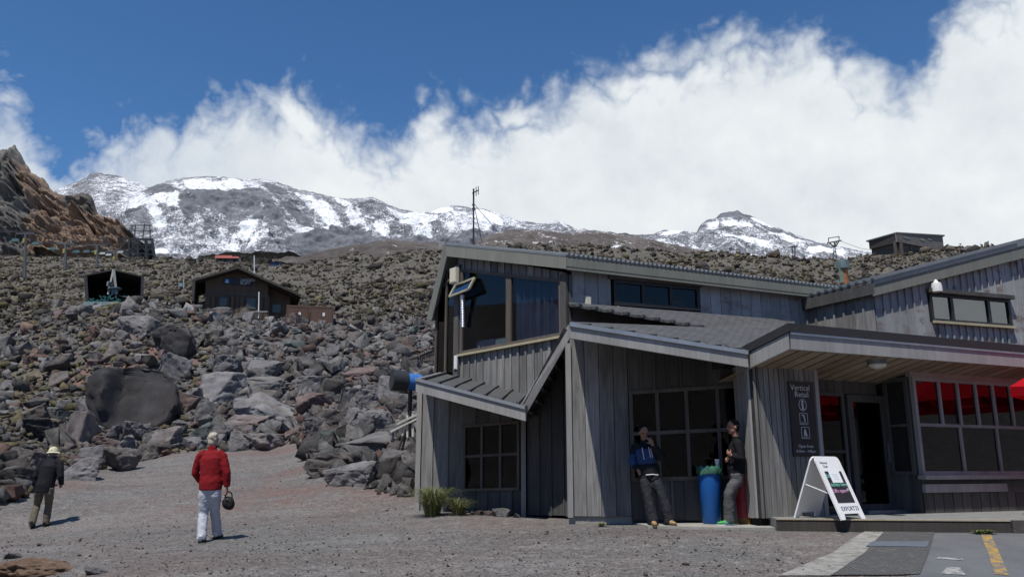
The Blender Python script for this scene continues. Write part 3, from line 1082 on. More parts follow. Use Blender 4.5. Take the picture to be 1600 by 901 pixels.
def build_boulders():
    random.seed(5)
    for i, (u, v, w, h, colr, lab) in enumerate(BOULDERS):
        p = hit(u, v + h * .42)
        if p is None:
            continue
        k = (p.y * CP + (p.z - E) * SP) / F
        W, H = w * k, h * k
        dark = colr is DARK
        me = rock_mesh('boulder', 4, 100 + i, planes=22 if w > 100 else 14 if w > 40 else 11, rough=.05, scl=(1, .9, .85), fr=2.4)
        zc_ = P(u, v, p.y).z
        if False and w > 100:      # the huge one overhangs: its lower front is hollow
            for q in me.vertices:
                q.co.y -= .45 * q.co.z + .10
                if q.co.y < 0 and q.co.z < .12:
                    q.co.y += .40 * (.12 - q.co.z)
        if w > 100:      # the huge one overhangs: its front face leans out over a hollow
            D, T5 = ICO[5]
            q = D * 1.2 + 3.0
            r = 1 + .16 * fbm(q[:, 0], q[:, 1], q[:, 2], 3) + .05 * ridged(q[:, 0] * 2.2, q[:, 1] * 2.2, q[:, 2] * 2.2, 4) - .05
            VV = D * r[:, None]
            VV[:, 2] = np.where(VV[:, 2] > .55, .55 + (VV[:, 2] - .55) * .55, VV[:, 2])
            VV[:, 0] -= .30 * VV[:, 2] * (VV[:, 0] < 0)
            cut = np.maximum(-(VV[:, 1] + .38 - .55 * VV[:, 2]), 0) * sstep(VV[:, 0], -.55, -.2)
            VV[:, 1] += cut * 1.05          # the broken, hollow front
            VV *= np.array([.5, .5, .5])
            VV += (fbm(VV[:, 0] * 9, VV[:, 1] * 9, VV[:, 2] * 9, 5, .65) * .026 - np.maximum(ridged(VV[:, 0] * 4, VV[:, 1] * 4, VV[:, 2] * 4, 3) - .35, 0) * .05)[:, None] * D
            me = bpy.data.meshes.new('boulder')
            me.from_pydata(VV.tolist(), [], T5.tolist())
            me.materials.append(M['boulder'])
            me.polygons.foreach_set('use_smooth', np.ones(len(T5), bool))
            me.set_sharp_from_angle(angle=radians(40))
        o = place_rock(me, p.x, p.y + W * .3, zc_ - H * .04, W * 1.2, W * 1.05, H * 1.3, 0.25 if w > 100 else random.choice((0, pi)) + random.uniform(-.5, .5), colr)
        tag(o, lab, 'boulder', 'large boulders on the rubble slope')
        ROCKSPOTS.append((p.x, p.y + W * .3, W * .5))
    protos = [rock_mesh('boulder', 3, 300 + i, planes=12, rough=.06, scl=(1, random.uniform(.8, 1.1), random.uniform(.55, .85))) for i in range(14)]
    rg = np.random.RandomState(11)
    n = 0
    cols = [GREY, GREY, PALE, BROWN, (.8, .8, .8), GREEN, RED, PALE, (1.12, 1.12, 1.14), BROWN, GREY, GREY]
    while n < 240:
        zone = rg.rand()
        if zone < .8:
            u, v = rg.uniform(0, 690), rg.uniform(492, 740)
        else:
            u, v = rg.uniform(-60, 330), rg.uniform(480, 770)
        p = hit(u, v)
        if p is None or rubble_start(p.x, p.y) < .5 or p.y > 68:
            continue
        if u < 330 and v < 600 and rg.rand() < .6:
            continue
        px = rg.choice([15, 18, 22, 26, 32], p=[.3, .27, .22, .14, .07])
        W = px * p.y / F
        if any((p.x - a) ** 2 + (p.y - b) ** 2 < (.75 * r + .45 * W) ** 2 for a, b, r in ROCKSPOTS):
            continue
        H = W * rg.uniform(.6, .95)
        o = place_rock(protos[n % 14], p.x, p.y, p.z + H * .22, W, W * rg.uniform(.8, 1.1), H, rg.uniform(0, 6.28), colr := cols[rg.randint(len(cols))])
        cn = 'pale grey' if min(colr) > 1.2 else 'reddish' if colr is RED else 'greenish' if colr is GREEN else 'brownish' if colr is BROWN else 'dark grey' if max(colr) < .9 else 'mid grey'
        sz = 'small' if px < 17 else 'mid sized' if px < 24 else 'fairly large'
        if v < 520:
            zn = 'on the crest below the drive shelter' if u < 300 else 'below the chairlift building' if u < 540 else 'high on the slope near the lodge gable'
        elif u < 120:
            zn = 'near the person in the hat'
        elif u < 300:
            zn = 'near the huge black boulder'
        elif v < 590:
            zn = 'above the light grey block' if u < 480 else 'on the upper slope left of the lodge'
        elif v < 660:
            zn = 'round the largest pale boulder' if u < 480 else 'on the slope left of the snow gun'
        else:
            zn = 'behind the person in red' if u < 480 else 'on the pile beside the annex corner'
        tag(o, '%s %s boulder lying loose %s' % (sz, cn, zn), 'boulder', 'loose boulders among the rubble')
        ROCKSPOTS.append((p.x, p.y, W * .5))
        n += 1


build_boulders()


def scatter(name, pos, size, level, mat, cols, seed, flat=(.55, .95), nproto=16, planes=9, sink=.2, rough=.0):
    """many stones joined in one mesh"""
    rg = np.random.RandomState(seed)
    protos = [rock_shape(level, seed * 50 + i, planes=planes, rough=rough, scl=(1, rg.uniform(.75, 1.1), rg.uniform(*flat))) for i in range(nproto)]
    n = len(pos)
    which = rg.randint(0, nproto, n)
    Vs, Ts, Cs, base = [], [], [], 0
    for i in range(nproto):
        idx = np.nonzero(which == i)[0]
        if len(idx) == 0:
            continue
        V, T = protos[i]
        m = len(idx)
        th = rg.uniform(0, 2 * pi, m)
        tl = rg.normal(0, .4, m)
        c, s = np.cos(th), np.sin(th)
        x0 = V[None, :, 0] * c[:, None] - V[None, :, 1] * s[:, None]
        y0 = V[None, :, 0] * s[:, None] + V[None, :, 1] * c[:, None]
        z0 = np.broadcast_to(V[None, :, 2], x0.shape)
        ct, st = np.cos(tl)[:, None], np.sin(tl)[:, None]
        x, z = x0 * ct - z0 * st, x0 * st + z0 * ct
        tl2 = rg.normal(0, .3, m)
        ct, st = np.cos(tl2)[:, None], np.sin(tl2)[:, None]
        y, z = y0 * ct - z * st, y0 * st + z * ct
        W = np.stack([x, y, z], -1) * size[idx][:, None, None]
        hgt = (V[:, 2].max() - V[:, 2].min()) * size[idx]
        W = W + pos[idx][:, None, :]
        W[:, :, 2] += (hgt * (.5 - sink))[:, None]
        Vs.append(W.reshape(-1, 3))
        Ts.append((T[None] + (np.arange(m) * len(V))[:, None, None] + base).reshape(-1, 3))
        Cs.append(np.repeat(cols[idx], len(V), 0))
        base += m * len(V)
    V, T, C = np.concatenate(Vs), np.concatenate(Ts), np.concatenate(Cs)
    o = mesh_np(name, V, T, mat, attrs={'tint': np.concatenate([C, np.ones((len(C), 1))], 1)}, smooth=False)
    return tag(o, kind='stuff')


def pick_cols(rg, n, pal, jitter=.18):
    pal = np.array(pal)
    c = pal[rg.randint(0, len(pal), n)]
    return c * (1 + rg.normal(0, jitter, (n, 1))).clip(.4, 1.8)


PAL = [(.15, .10, .085), (.125, .122, .121), (.165, .162, .161), (.085, .081, .08), (.135, .12, .112), (.19, .185, .182), (.10, .088, .082), (.13, .112, .103), (.195, .185, .177), (.068, .064, .063)]


def build_rubble():
    rg = np.random.RandomState(3)

    def sample(n, u0, u1, y0, y1, power=1.0):
        y = y0 * (y1 / y0) ** rg.rand(n)
        u = rg.uniform(u0, u1, n)
        x = (u - 800) / F * y
        return x, y

    def lay(name, n, rng_, sizes, level, mat, pal, seed, test=None, **kw):
        x, y = sample(n, *rng_)
        ok = rubble_start(x, y) > 0
        uu = 800 + F * x / y
        ok &= ~((uu > 655) & (y < 27))
        if test is not None:
            ok &= test(x, y, uu)
        if y.max() < 80 and sizes[0] > .3:
            sp = np.array(ROCKSPOTS)
            for a, b, r in sp[sp[:, 2] > .3]:
                ok &= np.hypot(x - a, (y - b + r * .35) * .8) > r * 1.05
        x, y = x[ok], y[ok]
        z = ground_z(x, y)
        s = np.exp(rg.normal(math.log(sizes[0]), sizes[1], len(x))).clip(sizes[2], sizes[3]) * (y / sizes[4]) ** .35
        return scatter(name, np.stack([x, y, z], -1), s, level, mat, pick_cols(rg, len(x), pal), seed, **kw)

    free = lambda x, y, u: np.ones(len(x), bool)
    mound = lambda x, y, u: (u > 320) | (rg.rand(len(x)) < .45) | (y > 52)
    lay('rubble', 3100, (-120, 900, 18, 72), (.46, .45, .2, 1.2, 36), 2, M['rubble'], PAL, 21, mound, rough=.04, planes=10)
    lay('rubble', 25000, (-160, 1000, 18, 78), (.17, .55, .05, .8, 36), 1, M['rubble'], PAL, 22, mound)
    dk = [(.054, .049, .045), (.07, .065, .058), (.036, .033, .03), (.092, .077, .062), (.108, .098, .085), (.08, .062, .05)]
    lay('rubble', 38000, (-200, 1700, 72, 310), (.29, .62, .1, 2.0, 130), 1, M['rubble'], dk, 23, free, flat=(.5, .9))
    lay('rubble', 22000, (-200, 1700, 72, 300), (.20, .5, .08, .9, 130), 1, M['rubble'], dk + [(.13, .12, .105), (.15, .14, .125)], 27, free, flat=(.5, .9))
    gr = [(.11, .098, .055), (.085, .076, .046), (.14, .124, .068), (.07, .06, .042), (.115, .094, .06), (.06, .052, .042)]
    lay('scrub', 26000, (-200, 1700, 72, 310), (.36, .5, .12, 1.4, 130), 1, M['scrub'], gr, 24, lambda x, y, u: fbm(x * .05, y * .05, 3.0, 3) > -.25, flat=(.4, .7), planes=4)
    oc = [(.15, .13, .075), (.12, .105, .06), (.18, .16, .10), (.16, .135, .10), (.13, .12, .105)]
    lay('scrub', 5200, (-160, 330, 19, 75), (.26, .5, .08, .9, 36), 1, M['scrub'], oc, 25, free, flat=(.35, .6), planes=4)
    # loose stones on the gravel
    n = 16000
    y = 7.5 * (30 / 7.5) ** rg.rand(n)
    u = rg.uniform(-80, 1300, n)
    x = (u - 800) / F * y
    ok = (rubble_start(x, y) < 1) & ~((u > 640) & (y > 13.2)) & ~((u > 1180) & (y > 11.8))
    ok &= ~(x > 3.6 + (y - 8.5) * .05) | (y > 12.2)
    x, y = x[ok], y[ok]
    s = np.exp(rg.normal(math.log(.012), .5, len(x))).clip(.005, .075)
    pal = [(.14, .135, .13), (.2, .19, .18), (.115, .108, .103), (.15, .115, .105), (.28, .27, .25), (.16, .13, .118)]
    scatter('gravel', np.stack([x, y, ground_z(x, y)], -1), s, 1, M['rubble'], pick_cols(rg, len(x), pal, .25), 26, planes=7, sink=.25)


build_rubble()

# ------------------------------------------------------------------ the lodge


class Plane:
    """an upright wall plane: origin, direction to the right along the wall, normal towards the viewer"""

    def __init__(s, o, d):
        s.o = Vector((o[0], o[1], 0))
        s.d = Vector((d[0], d[1], 0)).normalized()
        s.n = Vector((s.d.y, -s.d.x, 0))

    def w(s, a, z, out=0.0):
        return s.o + s.d * a + s.n * out + Vector((0, 0, z))

    def loc(s, u, v, out=0.0):
        r = px_dir(u, v)
        c = Vector((0, 0, E))
        t = (s.o + s.n * out - c).dot(s.n) / r.dot(s.n)
        p = c + r * t
        return (p - s.o).dot(s.d), p.z

    def line(s, a, b, out=0.0):
        """height along the wall of the straight edge seen between two points of the photograph"""
        (s0, z0), (s1, z1) = s.loc(*a, out), s.loc(*b, out)
        return lambda q: z0 + (z1 - z0) * (q - s0) / (s1 - s0)

    def prism(s, b, poly, o0, o1, mi=0):
        b.prism([s.w(a, z, o0) for a, z in poly], s.n * (o1 - o0), mi)

    def rect(s, b, s0, s1, z0, z1, o0, o1, mi=0):
        s.prism(b, [(s0, z0), (s1, z0), (s1, z1), (s0, z1)], o0, o1, mi)


def between(p, q):
    return Plane(p, (q[0] - p[0], q[1] - p[1]))


const = lambda z: (lambda s: z)
RB = random.Random(4)


def clad(parent, name, pl, s0, s1, zb, zt, width, mat, thick=.022, batten=.0, o=0.0, back='back', gap=.012, bt=.02):
    """a wall part with every upright board a sub-part of its own"""
    b = B()
    pl.prism(b, [(s0, zb(s0)), (s1, zb(s1)), (s1, zt(s1)), (s0, zt(s0))], o - .12, o)
    wall = b.build(name, back, parent)
    n = max(1, round((s1 - s0) / width))
    w = (s1 - s0) / n
    for i in range(n):
        a, c = s0 + i * w + gap / 2, s0 + (i + 1) * w - gap / 2
        b = B()
        th = thick + RB.uniform(-.004, .004)
        jz = RB.uniform(0, .012)
        pl.prism(b, [(a, zb(a) - jz), (c, zb(c) - jz), (c, zt(c)), (a, zt(a))], o + .002, o + th)
        if batten and i < n - 1:
            m = s0 + (i + 1) * w
            pl.prism(b, [(m - batten / 2, zb(m) - jz), (m + batten / 2, zb(m) - jz), (m + batten / 2, zt(m)), (m - batten / 2, zt(m))], o + thick + .006, o + thick + bt + .008)
        b.build('board', mat, wall)
    return wall


def window(parent, pl, s0, s1, zb, zt, divs=(), rails=(), frame='wood_frame', pane='glass', fw=.05, depth=.06, o=0.0, mw=.045, room=.7, name='window', cols_below=None):
    """window part: frame mesh, with mullions, rails and panes as sub-parts; a dark room behind"""
    b = B()
    for (a, c, f0, f1) in ((s0, s1, lambda s: zb(s), lambda s: zb(s) + fw), (s0, s1, lambda s: zt(s) - fw, lambda s: zt(s))):
        pl.prism(b, [(a, f0(a)), (c, f0(c)), (c, f1(c)), (a, f1(a))], o - .02, o + depth)
    for a, c in ((s0, s0 + fw), (s1 - fw, s1)):
        pl.prism(b, [(a, zb(a) + fw), (c, zb(c) + fw), (c, zt(c) - fw), (a, zt(a) - fw)], o - .02, o + depth - .003)
    win = b.build(name, frame, parent)
    edges = [s0 + fw] + list(divs) + [s1 - fw]
    zr = [lambda s: zb(s) + fw] + [(lambda s, q=q: zb(s) + (zt(s) - zb(s)) * q) for q in rails] + [lambda s: zt(s) - fw]
    for q in zr[1:-1]:
        b = B()
        a, c = s0 + fw, s1 - fw
        pl.prism(b, [(a, q(a) - mw / 2), (c, q(c) - mw / 2), (c, q(c) + mw / 2), (a, q(a) + mw / 2)], o - .015, o + depth - .012)
        b.build('rail', frame, win)
    for r in range(len(zr) - 1):
        lo, hi = zr[r], zr[r + 1]
        ed = edges
        if r == 0 and cols_below is not None:
            ed = [s0 + fw] + list(cols_below) + [s1 - fw]
        for i in range(len(ed) - 1):
            a, c = ed[i], ed[i + 1]
            l0 = lambda s: lo(s) + (mw / 2 if r > 0 else 0)
            h0 = lambda s: hi(s) - (mw / 2 if r < len(zr) - 2 else 0)
            if i < len(ed) - 2:
                b = B()
                pl.prism(b, [(c - mw / 2, l0(c)), (c + mw / 2, l0(c)), (c + mw / 2, h0(c)), (c - mw / 2, h0(c))], o - .014, o + depth - .008)
                b.build('mullion', frame, win)
            b = B()
            aa, cc = a + (mw / 2 if i else 0), c - (mw / 2 if i < len(ed) - 2 else 0)
            pl.prism(b, [(aa, l0(aa)), (cc, l0(cc)), (cc, h0(cc)), (aa, h0(aa))], o + .012, o + .018)
            b.build('pane', pane, win)
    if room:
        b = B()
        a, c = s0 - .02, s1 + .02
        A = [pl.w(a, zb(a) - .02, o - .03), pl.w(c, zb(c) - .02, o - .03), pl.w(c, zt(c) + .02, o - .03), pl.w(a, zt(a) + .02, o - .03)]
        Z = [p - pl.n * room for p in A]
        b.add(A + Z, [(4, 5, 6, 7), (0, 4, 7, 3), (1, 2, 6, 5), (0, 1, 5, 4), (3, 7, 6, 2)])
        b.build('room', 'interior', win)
    return win


def roof_sheet(parent, name, pts, mat, thick=.05, ribs=0, rib_h=.035, rib_w=.3, along=0):
    """a roof plane through four corners (front left, front right, back right, back left) with raised ribs running front to back"""
    b = B()
    a, c, d, e = [Vector(p) for p in pts]
    nor = (c - a).cross(e - a).normalized()
    if nor.z < 0:
        nor = -nor
    b.hexa([a - nor * thick, c - nor * thick, d - nor * thick, e - nor * thick, a, c, d, e])
    for i in range(ribs):
        t0 = (i + .5 - rib_w / 2) / ribs
        t1 = (i + .5 + rib_w / 2) / ribs
        q = [a.lerp(c, t0), a.lerp(c, t1), e.lerp(d, t1), e.lerp(d, t0)]
        back = (e - a).normalized() * .02
        q[0], q[1] = q[0] - back, q[1] - back
        m = (t1 - t0) * .22
        top = [a.lerp(c, t0 + m), a.lerp(c, t1 - m), e.lerp(d, t1 - m), e.lerp(d, t0 + m)]
        top[0], top[1] = top[0] - back, top[1] - back
        b.hexa([p + nor * .001 for p in q] + [p + nor * rib_h for p in top])
    return b.build(name, mat, parent)


AD = Vector((.914, .407, 0)).normalized()
C0 = P(888, 500, 15.7)
G_L = P(712, 500, 18.5)
plG = between(G_L, C0)                       # upper gable end with the big window
plU = Plane(C0, AD)                          # upper side wall, running back to the right
N_R = P(818, 735, 15.6)
N_L = P(653, 735, 16.6)
plN = between(N_L, N_R)                      # low annex front
plW = between(P(893, 735, 13.95), P(1175, 735, 13.9))   # sheltered wall with the four-light window
Q_L = P(1181, 735, 13.1)
plQ = Plane(Q_L, AD)                         # sign panel beside the door
V_L = P(1437, 735, 14.3)
plV = Plane(V_L, AD)                         # bay window
R_L = P(1393, 735, 16.6)
plR = Plane(R_L, AD)                         # upper right gable end
plL = between(P(1200, 735, 19.6), R_L)       # its shaded left side


def slope_tile(name):
    k = NT(name)
    v = k.coord(rnd=False)
    br = k.n('ShaderNodeTexBrick')
    k.l(k.coord((1, 1, 1), (0, 0, -.42), rnd=False), br.inputs['Vector'])
    br.inputs['Scale'].default_value = 2.6
    br.inputs['Mortar Size'].default_value = .05
    br.inputs['Color1'].default_value = (.085, .087, .09, 1)
    br.inputs['Color2'].default_value = (.10, .10, .102, 1)
    br.inputs['Mortar'].default_value = (.06, .06, .062, 1)
    n = k.noise(v, 3, 8, .7)
    c = k.scale(br.outputs['Color'], k.rng(n, .3, .7, .75, 1.25))
    k.bump(k.math('ADD', br.outputs['Fac'], k.math('MULTIPLY', k.noise(v, 90, 2, .6), .6)), .35, .02)
    return k.done(c, .8, 0, .3)


M['roof_tile'] = slope_tile('dark_pressed_roof')


def build_lodge():
    root = thing('ski_lodge', (P(1000, 735, 15).x, 15, .6), 'large weathered grey board ski lodge with a shop entrance and big upper windows', 'building')

    # ---- upper gable end
    top_wall = plG.line((712, 396), (886, 426))
    win_top = plG.line((722, 420), (880, 437))
    win_bot = plG.line((720, 554), (878, 525))
    sL, _ = plG.loc(716, 480)
    sR = (C0 - plG.o).dot(plG.d)
    s_l, _ = plG.loc(682, 540)
    clad(root, 'gable_wall', plG, sL, sR - .03, win_top, top_wall, .24, 'wood', batten=.05)
    clad(root, 'gable_wall', plG, sL, sR - .03, lambda s: 2.85, win_bot, .24, 'wood', batten=.06)
    wl, _ = plG.loc(722, 480)
    wr, _ = plG.loc(880, 480)
    wm, _ = plG.loc(797, 480)
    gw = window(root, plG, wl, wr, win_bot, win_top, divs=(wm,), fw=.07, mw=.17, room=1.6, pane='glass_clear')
    gw['label'] = 'tall sloping window of two lights in the gable end'
    b = B()
    plG.prism(b, [(wl - .03, win_bot(wl) - .05), (wr + .02, win_bot(wr) - .05), (wr + .02, win_bot(wr) - .003), (wl - .03, win_bot(wl) - .003)], .02, .11)
    b.build('window_sill', 'sill_paint', root)
    # folded sheet added behind the right light to imitate reflected streaks
    b = B()
    n = 60
    zt_, zb_ = win_top, win_bot
    for i in range(n):
        a, c = wm + .12 + (wr - wm - .2) * i / n, wm + .12 + (wr - wm - .2) * (i + 1) / n
        oa, oc = -.12 + .05 * sin(i * 1.9) + .03 * sin(i * .7), -.12 + .05 * sin((i + 1) * 1.9) + .03 * sin((i + 1) * .7)
        b.add([plG.w(a, zb_(a) + .1, oa), plG.w(c, zb_(c) + .1, oc), plG.w(c, zt_(c) - .1, oc), plG.w(a, zt_(a) - .1, oa)], [(0, 1, 2, 3)])
    b.build('reflection_sheet', simple('reflected_dark_blue', (.075, .09, .155), .7, .3, 3), root)
    # narrow side light at the far left of the gable end
    rake = plG.line((695, 402), (672, 500))
    zs = plG.line((682, 588), (712, 560))
    s2, _ = plG.loc(690, 540)
    side_top = lambda s: min(top_wall(s), rake(s)) - .1
    window(root, plG, s_l, sL - .02, const(2.95), lambda s: rake(s) - .1 if s < s2 else top_wall(s) - .45, divs=(plG.loc(698, 540)[0],), fw=.05, room=.9, mw=.06)
    b = B()
    plG.rect(b, sL - .04, wl - .005, 2.85, win_top(wl) + .1, .025, .10)
    b.build('corner_post', 'wood_dark', root)
    b = B()
    plG.rect(b, wr + .005, sR + .03, 3.0, top_wall(sR) - .03, .03, .09)
    plU.rect(b, .0, .08, 3.0, 5.35, .002, .05)
    b.build('corner_post', 'wood_dark', root)

    # ---- roof of the upper block: verge over the gable end, eave over the side wall
    OV = .2
    eave = plU.line((888, 398), (1300, 436), OV)
    cL = plG.loc(888, 398, OV)
    pk = plG.loc(695, 381, OV)
    lo = plG.loc(667, 500, OV)
    pE, pP, pLo = plG.w(sR + OV * .8, 0, OV), plG.w(pk[0], pk[1], OV), plG.w(lo[0], lo[1], OV)
    pE = Vector((pE.x, pE.y, P(888, 398, pE.y).z))
    LEN = 11.0
    back = AD * LEN
    roof_sheet(root, 'roof', [pE, pE + back, pP + back, pP], 'iron', .04, ribs=100, rib_h=.045, rib_w=.5)
    b = B()
    b.hexa([pLo, pLo + back, pP + back, pP, pLo + Vector((0, 0, .07)), pLo + back + Vector((0, 0, .07)), pP + back + Vector((0, 0, .07)), pP + Vector((0, 0, .07))])
    b.build('roof', 'iron', root)
    dn = Vector((0, 0, -1))
    b = B()
    th = .27
    inn = -plG.n * .05
    b.hexa([pP + dn * .3, pE + dn * (th + .02), pE + inn + dn * (th + .02), pP + inn + dn * .3, pP + dn * .05, pE + dn * .05, pE + inn + dn * .05, pP + inn + dn * .05])
    b.build('verge_board', 'wood_fascia', root)
    b = B()
    b.hexa([pLo + dn * .02 + plG.d * .20, pP + dn * .3 + plG.d * .10, pP + inn + dn * .3 + plG.d * .10, pLo + inn + plG.d * .2, pLo + plG.n * .004, pP + plG.n * .004 + dn * .02, pP + inn + dn * .02, pLo + inn])
    b.build('verge_board', 'wood_fascia', root)
    b = B()
    e0, e1 = pE + AD * .02, pE + back
    on = plU.n
    b.hexa([e0 + dn * .30 - on * .05, e1 + dn * .30 - on * .05, e1 + dn * .30, e0 + dn * .30, e0 + dn * .05 - on * .05, e1 + dn * .05 - on * .05, e1 + dn * .05, e0 + dn * .05])
    b.build('fascia', 'wood_fascia', root)
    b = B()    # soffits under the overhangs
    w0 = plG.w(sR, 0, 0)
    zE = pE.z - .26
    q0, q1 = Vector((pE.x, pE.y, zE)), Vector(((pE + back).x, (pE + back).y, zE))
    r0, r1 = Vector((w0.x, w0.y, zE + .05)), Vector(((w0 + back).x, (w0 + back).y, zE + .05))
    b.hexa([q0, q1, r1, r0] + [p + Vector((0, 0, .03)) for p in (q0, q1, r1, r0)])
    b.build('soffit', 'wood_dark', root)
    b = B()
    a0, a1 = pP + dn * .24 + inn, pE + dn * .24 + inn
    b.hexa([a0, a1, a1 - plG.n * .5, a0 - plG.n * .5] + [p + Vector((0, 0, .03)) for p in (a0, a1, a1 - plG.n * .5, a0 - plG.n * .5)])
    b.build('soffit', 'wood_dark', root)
    b = B()    # hidden bulk of the upper storey, keeps the sky out of the rooms
    zin = min(pE.z, pP.z) - .5
    A0, A1 = plG.w(s_l + .2, 0, -1.9), plG.w(sR - .1, 0, -1.9)
    b.hexa([Vector((p.x, p.y, z)) for z in (2.6, zin) for p in (A0, A1, A1 + AD * 9 - plG.n * .5, A0 + AD * 9 + Vector((0, 3, 0)))])
    b.build('back_wall', 'back', root)

    # ---- upper side wall with the three-light window
    junc = plU.line((890, 474), (1235, 501))
    topU = lambda s: pE.z - .24
    sw0, sw1 = plU.loc(957, 455)[0], plU.loc(1091, 465)[0]
    uw_t, uw_b = plU.line((957, 437), (1091, 449)), plU.line((957, 477), (1091, 486))
    send = plU.loc(1330, 470)[0]
    zlow = lambda s: junc(s) - .3
    clad(root, 'side_wall', plU, .08, sw0 - .05, zlow, topU, .285, 'wood_peel')
    clad(root, 'side_wall', plU, sw0 - .05, sw1 + .03, lambda s: uw_t(s) + .03, topU, .285, 'wood_peel')
    clad(root, 'side_wall', plU, sw1 + .03, send, zlow, topU, .285, 'wood_peel')
    clad(root, 'side_wall', plU, sw0 - .05, sw1 + .03, zlow, lambda s: uw_b(s) - .02, .285, 'wood_peel')
    w = window(root, plU, sw0, sw1, uw_b, uw_t, divs=[sw0 + (sw1 - sw0) * q for q in (.335, .66)], frame='dark_metal', pane='glass_grey', fw=.07, mw=.08, room=1.2)
    b = B()
    plU.prism(b, [(sw0 - .12, uw_t(sw0) + .0), (sw1 + .05, uw_t(sw1)), (sw1 + .05, uw_t(sw1) + .09), (sw0 - .12, uw_t(sw0) + .09)], .03, .12)
    b.build('window_head', 'wood_frame', root)
    b = B()
    zz = uw_t(sw0) - .35
    p0, p1 = plU.w(sw0 + .3, zz, -.9), plU.w(sw0 + 1.75, zz - .02, -.9)
    b.bar(p0, p1, .07, .05)
    lm = NT('lit_tube')
    lm.set(lm.b.inputs['Emission Color'], (1, .95, .45))
    lm.b.inputs['Emission Strength'].default_value = 1.6
    b.build('ceiling_tube', lm.done((.8, .8, .5)), root)

    # ---- low annex on the left
    nR = (N_R - plN.o).dot(plN.d)
    FN = .95                                       # overhang
    aL, aR = P(650, 591, 15.3), P(821, 635, 14.25)
    bR, bL = P(829, 617, 16.55), P(688, 581, 19.0)
    wz = lambda s: aL.z - .30 + (aR.z - aL.z) * s / nR * 1.02
    w0 = plN.loc(725, 710)[0]
    w1 = plN.loc(813, 710)[0]
    wt, wb = plN.line((725, 664), (815, 657)), plN.line((725, 767), (815, 765))
    top = lambda s: wz(s) + .28
    clad(root, 'annex_wall', plN, .0, w0, lambda s: .72, top, .34, 'wood', batten=.03, gap=.006)
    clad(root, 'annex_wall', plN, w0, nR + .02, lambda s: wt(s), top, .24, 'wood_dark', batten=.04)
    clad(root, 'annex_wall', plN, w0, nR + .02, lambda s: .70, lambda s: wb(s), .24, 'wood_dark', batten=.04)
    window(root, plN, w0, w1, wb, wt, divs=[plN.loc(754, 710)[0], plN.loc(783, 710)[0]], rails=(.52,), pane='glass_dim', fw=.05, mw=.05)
    b = B()
    b.bar(plN.w(.02, .70, .03), plN.w(.02, wz(0) + .25, .03), .10, .12)
    b.build('corner_post', 'wood_trim', root)
    b = B()
    b.bar(plN.w(nR + .02, .66, .05), plN.w(nR + .02, wz(nR) + .2, .05), .09, .12)
    b.build('corner_post', 'wood_trim', root)
    b = B()      # end wall running back on the left
    p0 = plN.w(-.02, 0, 0)
    p1 = Vector((bL.x - .35, bL.y, 0))
    b.hexa([p0 + Vector((0, 0, .6)), p0 + Vector((.08, 0, .6)), p1 + Vector((.08, 0, .6)), p1 + Vector((0, 0, .6)),
            p0 + Vector((0, 0, wz(0) + .2)), p0 + Vector((.08, 0, wz(0) + .2)), p1 + Vector((.08, 0, bL.z - .15)), p1 + Vector((0, 0, bL.z - .15))])
    b.build('end_wall', 'wood', root)
    roof_sheet(root, 'annex_roof', [aL, aR, bR + Vector((.1, .1, 0)), bL], 'roof_tile', .05, ribs=7, rib_h=.05, rib_w=.22)
    b = B()
    nf = Vector(((aR - aL).y, -(aR - aL).x, 0)).normalized()
    b.hexa([aL + dn * .25, aR + dn * .25, aR + dn * .25 - nf * .05, aL + dn * .25 - nf * .05, aL + dn * .012, aR + dn * .012, aR - nf * .05 + dn * .012, aL - nf * .05 + dn * .012])
    b.build('fascia', 'wood_trim', root)
    b = B()
    b.hexa([aL + nf * .03 + dn * .045, aR + nf * .03 + dn * .045, aR + dn * .045 + nf * .002, aL + dn * .045 + nf * .002, aL + nf * .03 + Vector((0, 0, .012)), aR + nf * .03 + Vector((0, 0, .012)), aR + Vector((0, 0, .012)), aL + Vector((0, 0, .012))])
    b.build('flashing', 'zinc', root)
    b = B()
    b.hexa([aL + dn * .24, aL + dn * .24 + Vector((.05, 0, 0)), bL + dn * .24 + Vector((.05, 0, 0)), bL + dn * .24, aL, aL + Vector((.05, 0, 0)), bL + Vector((.05, 0, 0)), bL])
    b.build('verge_board', 'wood_trim', root)

    # ---- dark recess between annex and shop, with the steep roof slope over it
    rec0, rec1 = nR + .06, plN.loc(900, 735)[0]
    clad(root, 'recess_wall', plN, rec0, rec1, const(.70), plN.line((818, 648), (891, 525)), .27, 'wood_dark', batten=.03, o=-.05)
    f0, f1 = P(890, 517, 13.98), P(818, 651, 14.75)
    g0, g1 = f0 + Vector((.25, 1.9, .1)), f1 + Vector((.25, 1.3, .02))
    b = B()
    up = Vector((-.10, 0, .06))
    b.hexa([f0, f1, g1, g0, f0 + up, f1 + up, g1 + up, g0 + up])
    b.build('steep_roof', 'roof_tile', root)
    b = B()
    t = (f1 - f0).normalized()
    side = Vector((.12, .0, .165))
    b.hexa([f0 + dn * .13 + Vector((0, -.02, 0)), f1 + dn * .03 + Vector((.0, -.02, 0)), f1 + dn * .03 + Vector((.01, .04, 0)), f0 + dn * .13 + Vector((.01, .04, 0)),
            f0 + Vector((-.02, -.02, .12)), f1 + Vector((-.09, -.02, .16)), f1 + Vector((-.09, .04, .16)), f0 + Vector((-.02, .04, .12))])
    b.build('barge_board', 'wood_trim', root)
    for i in range(7):
        q = (i + .6) / 7.2
        b = B()
        p, r = f0.lerp(f1, q), g0.lerp(g1, q)
        b.bar(p + Vector((.05, .06, -.045)), r + Vector((.05, 0, -.045)), .05, .05)
        b.build('rafter', 'wood_dark', root)

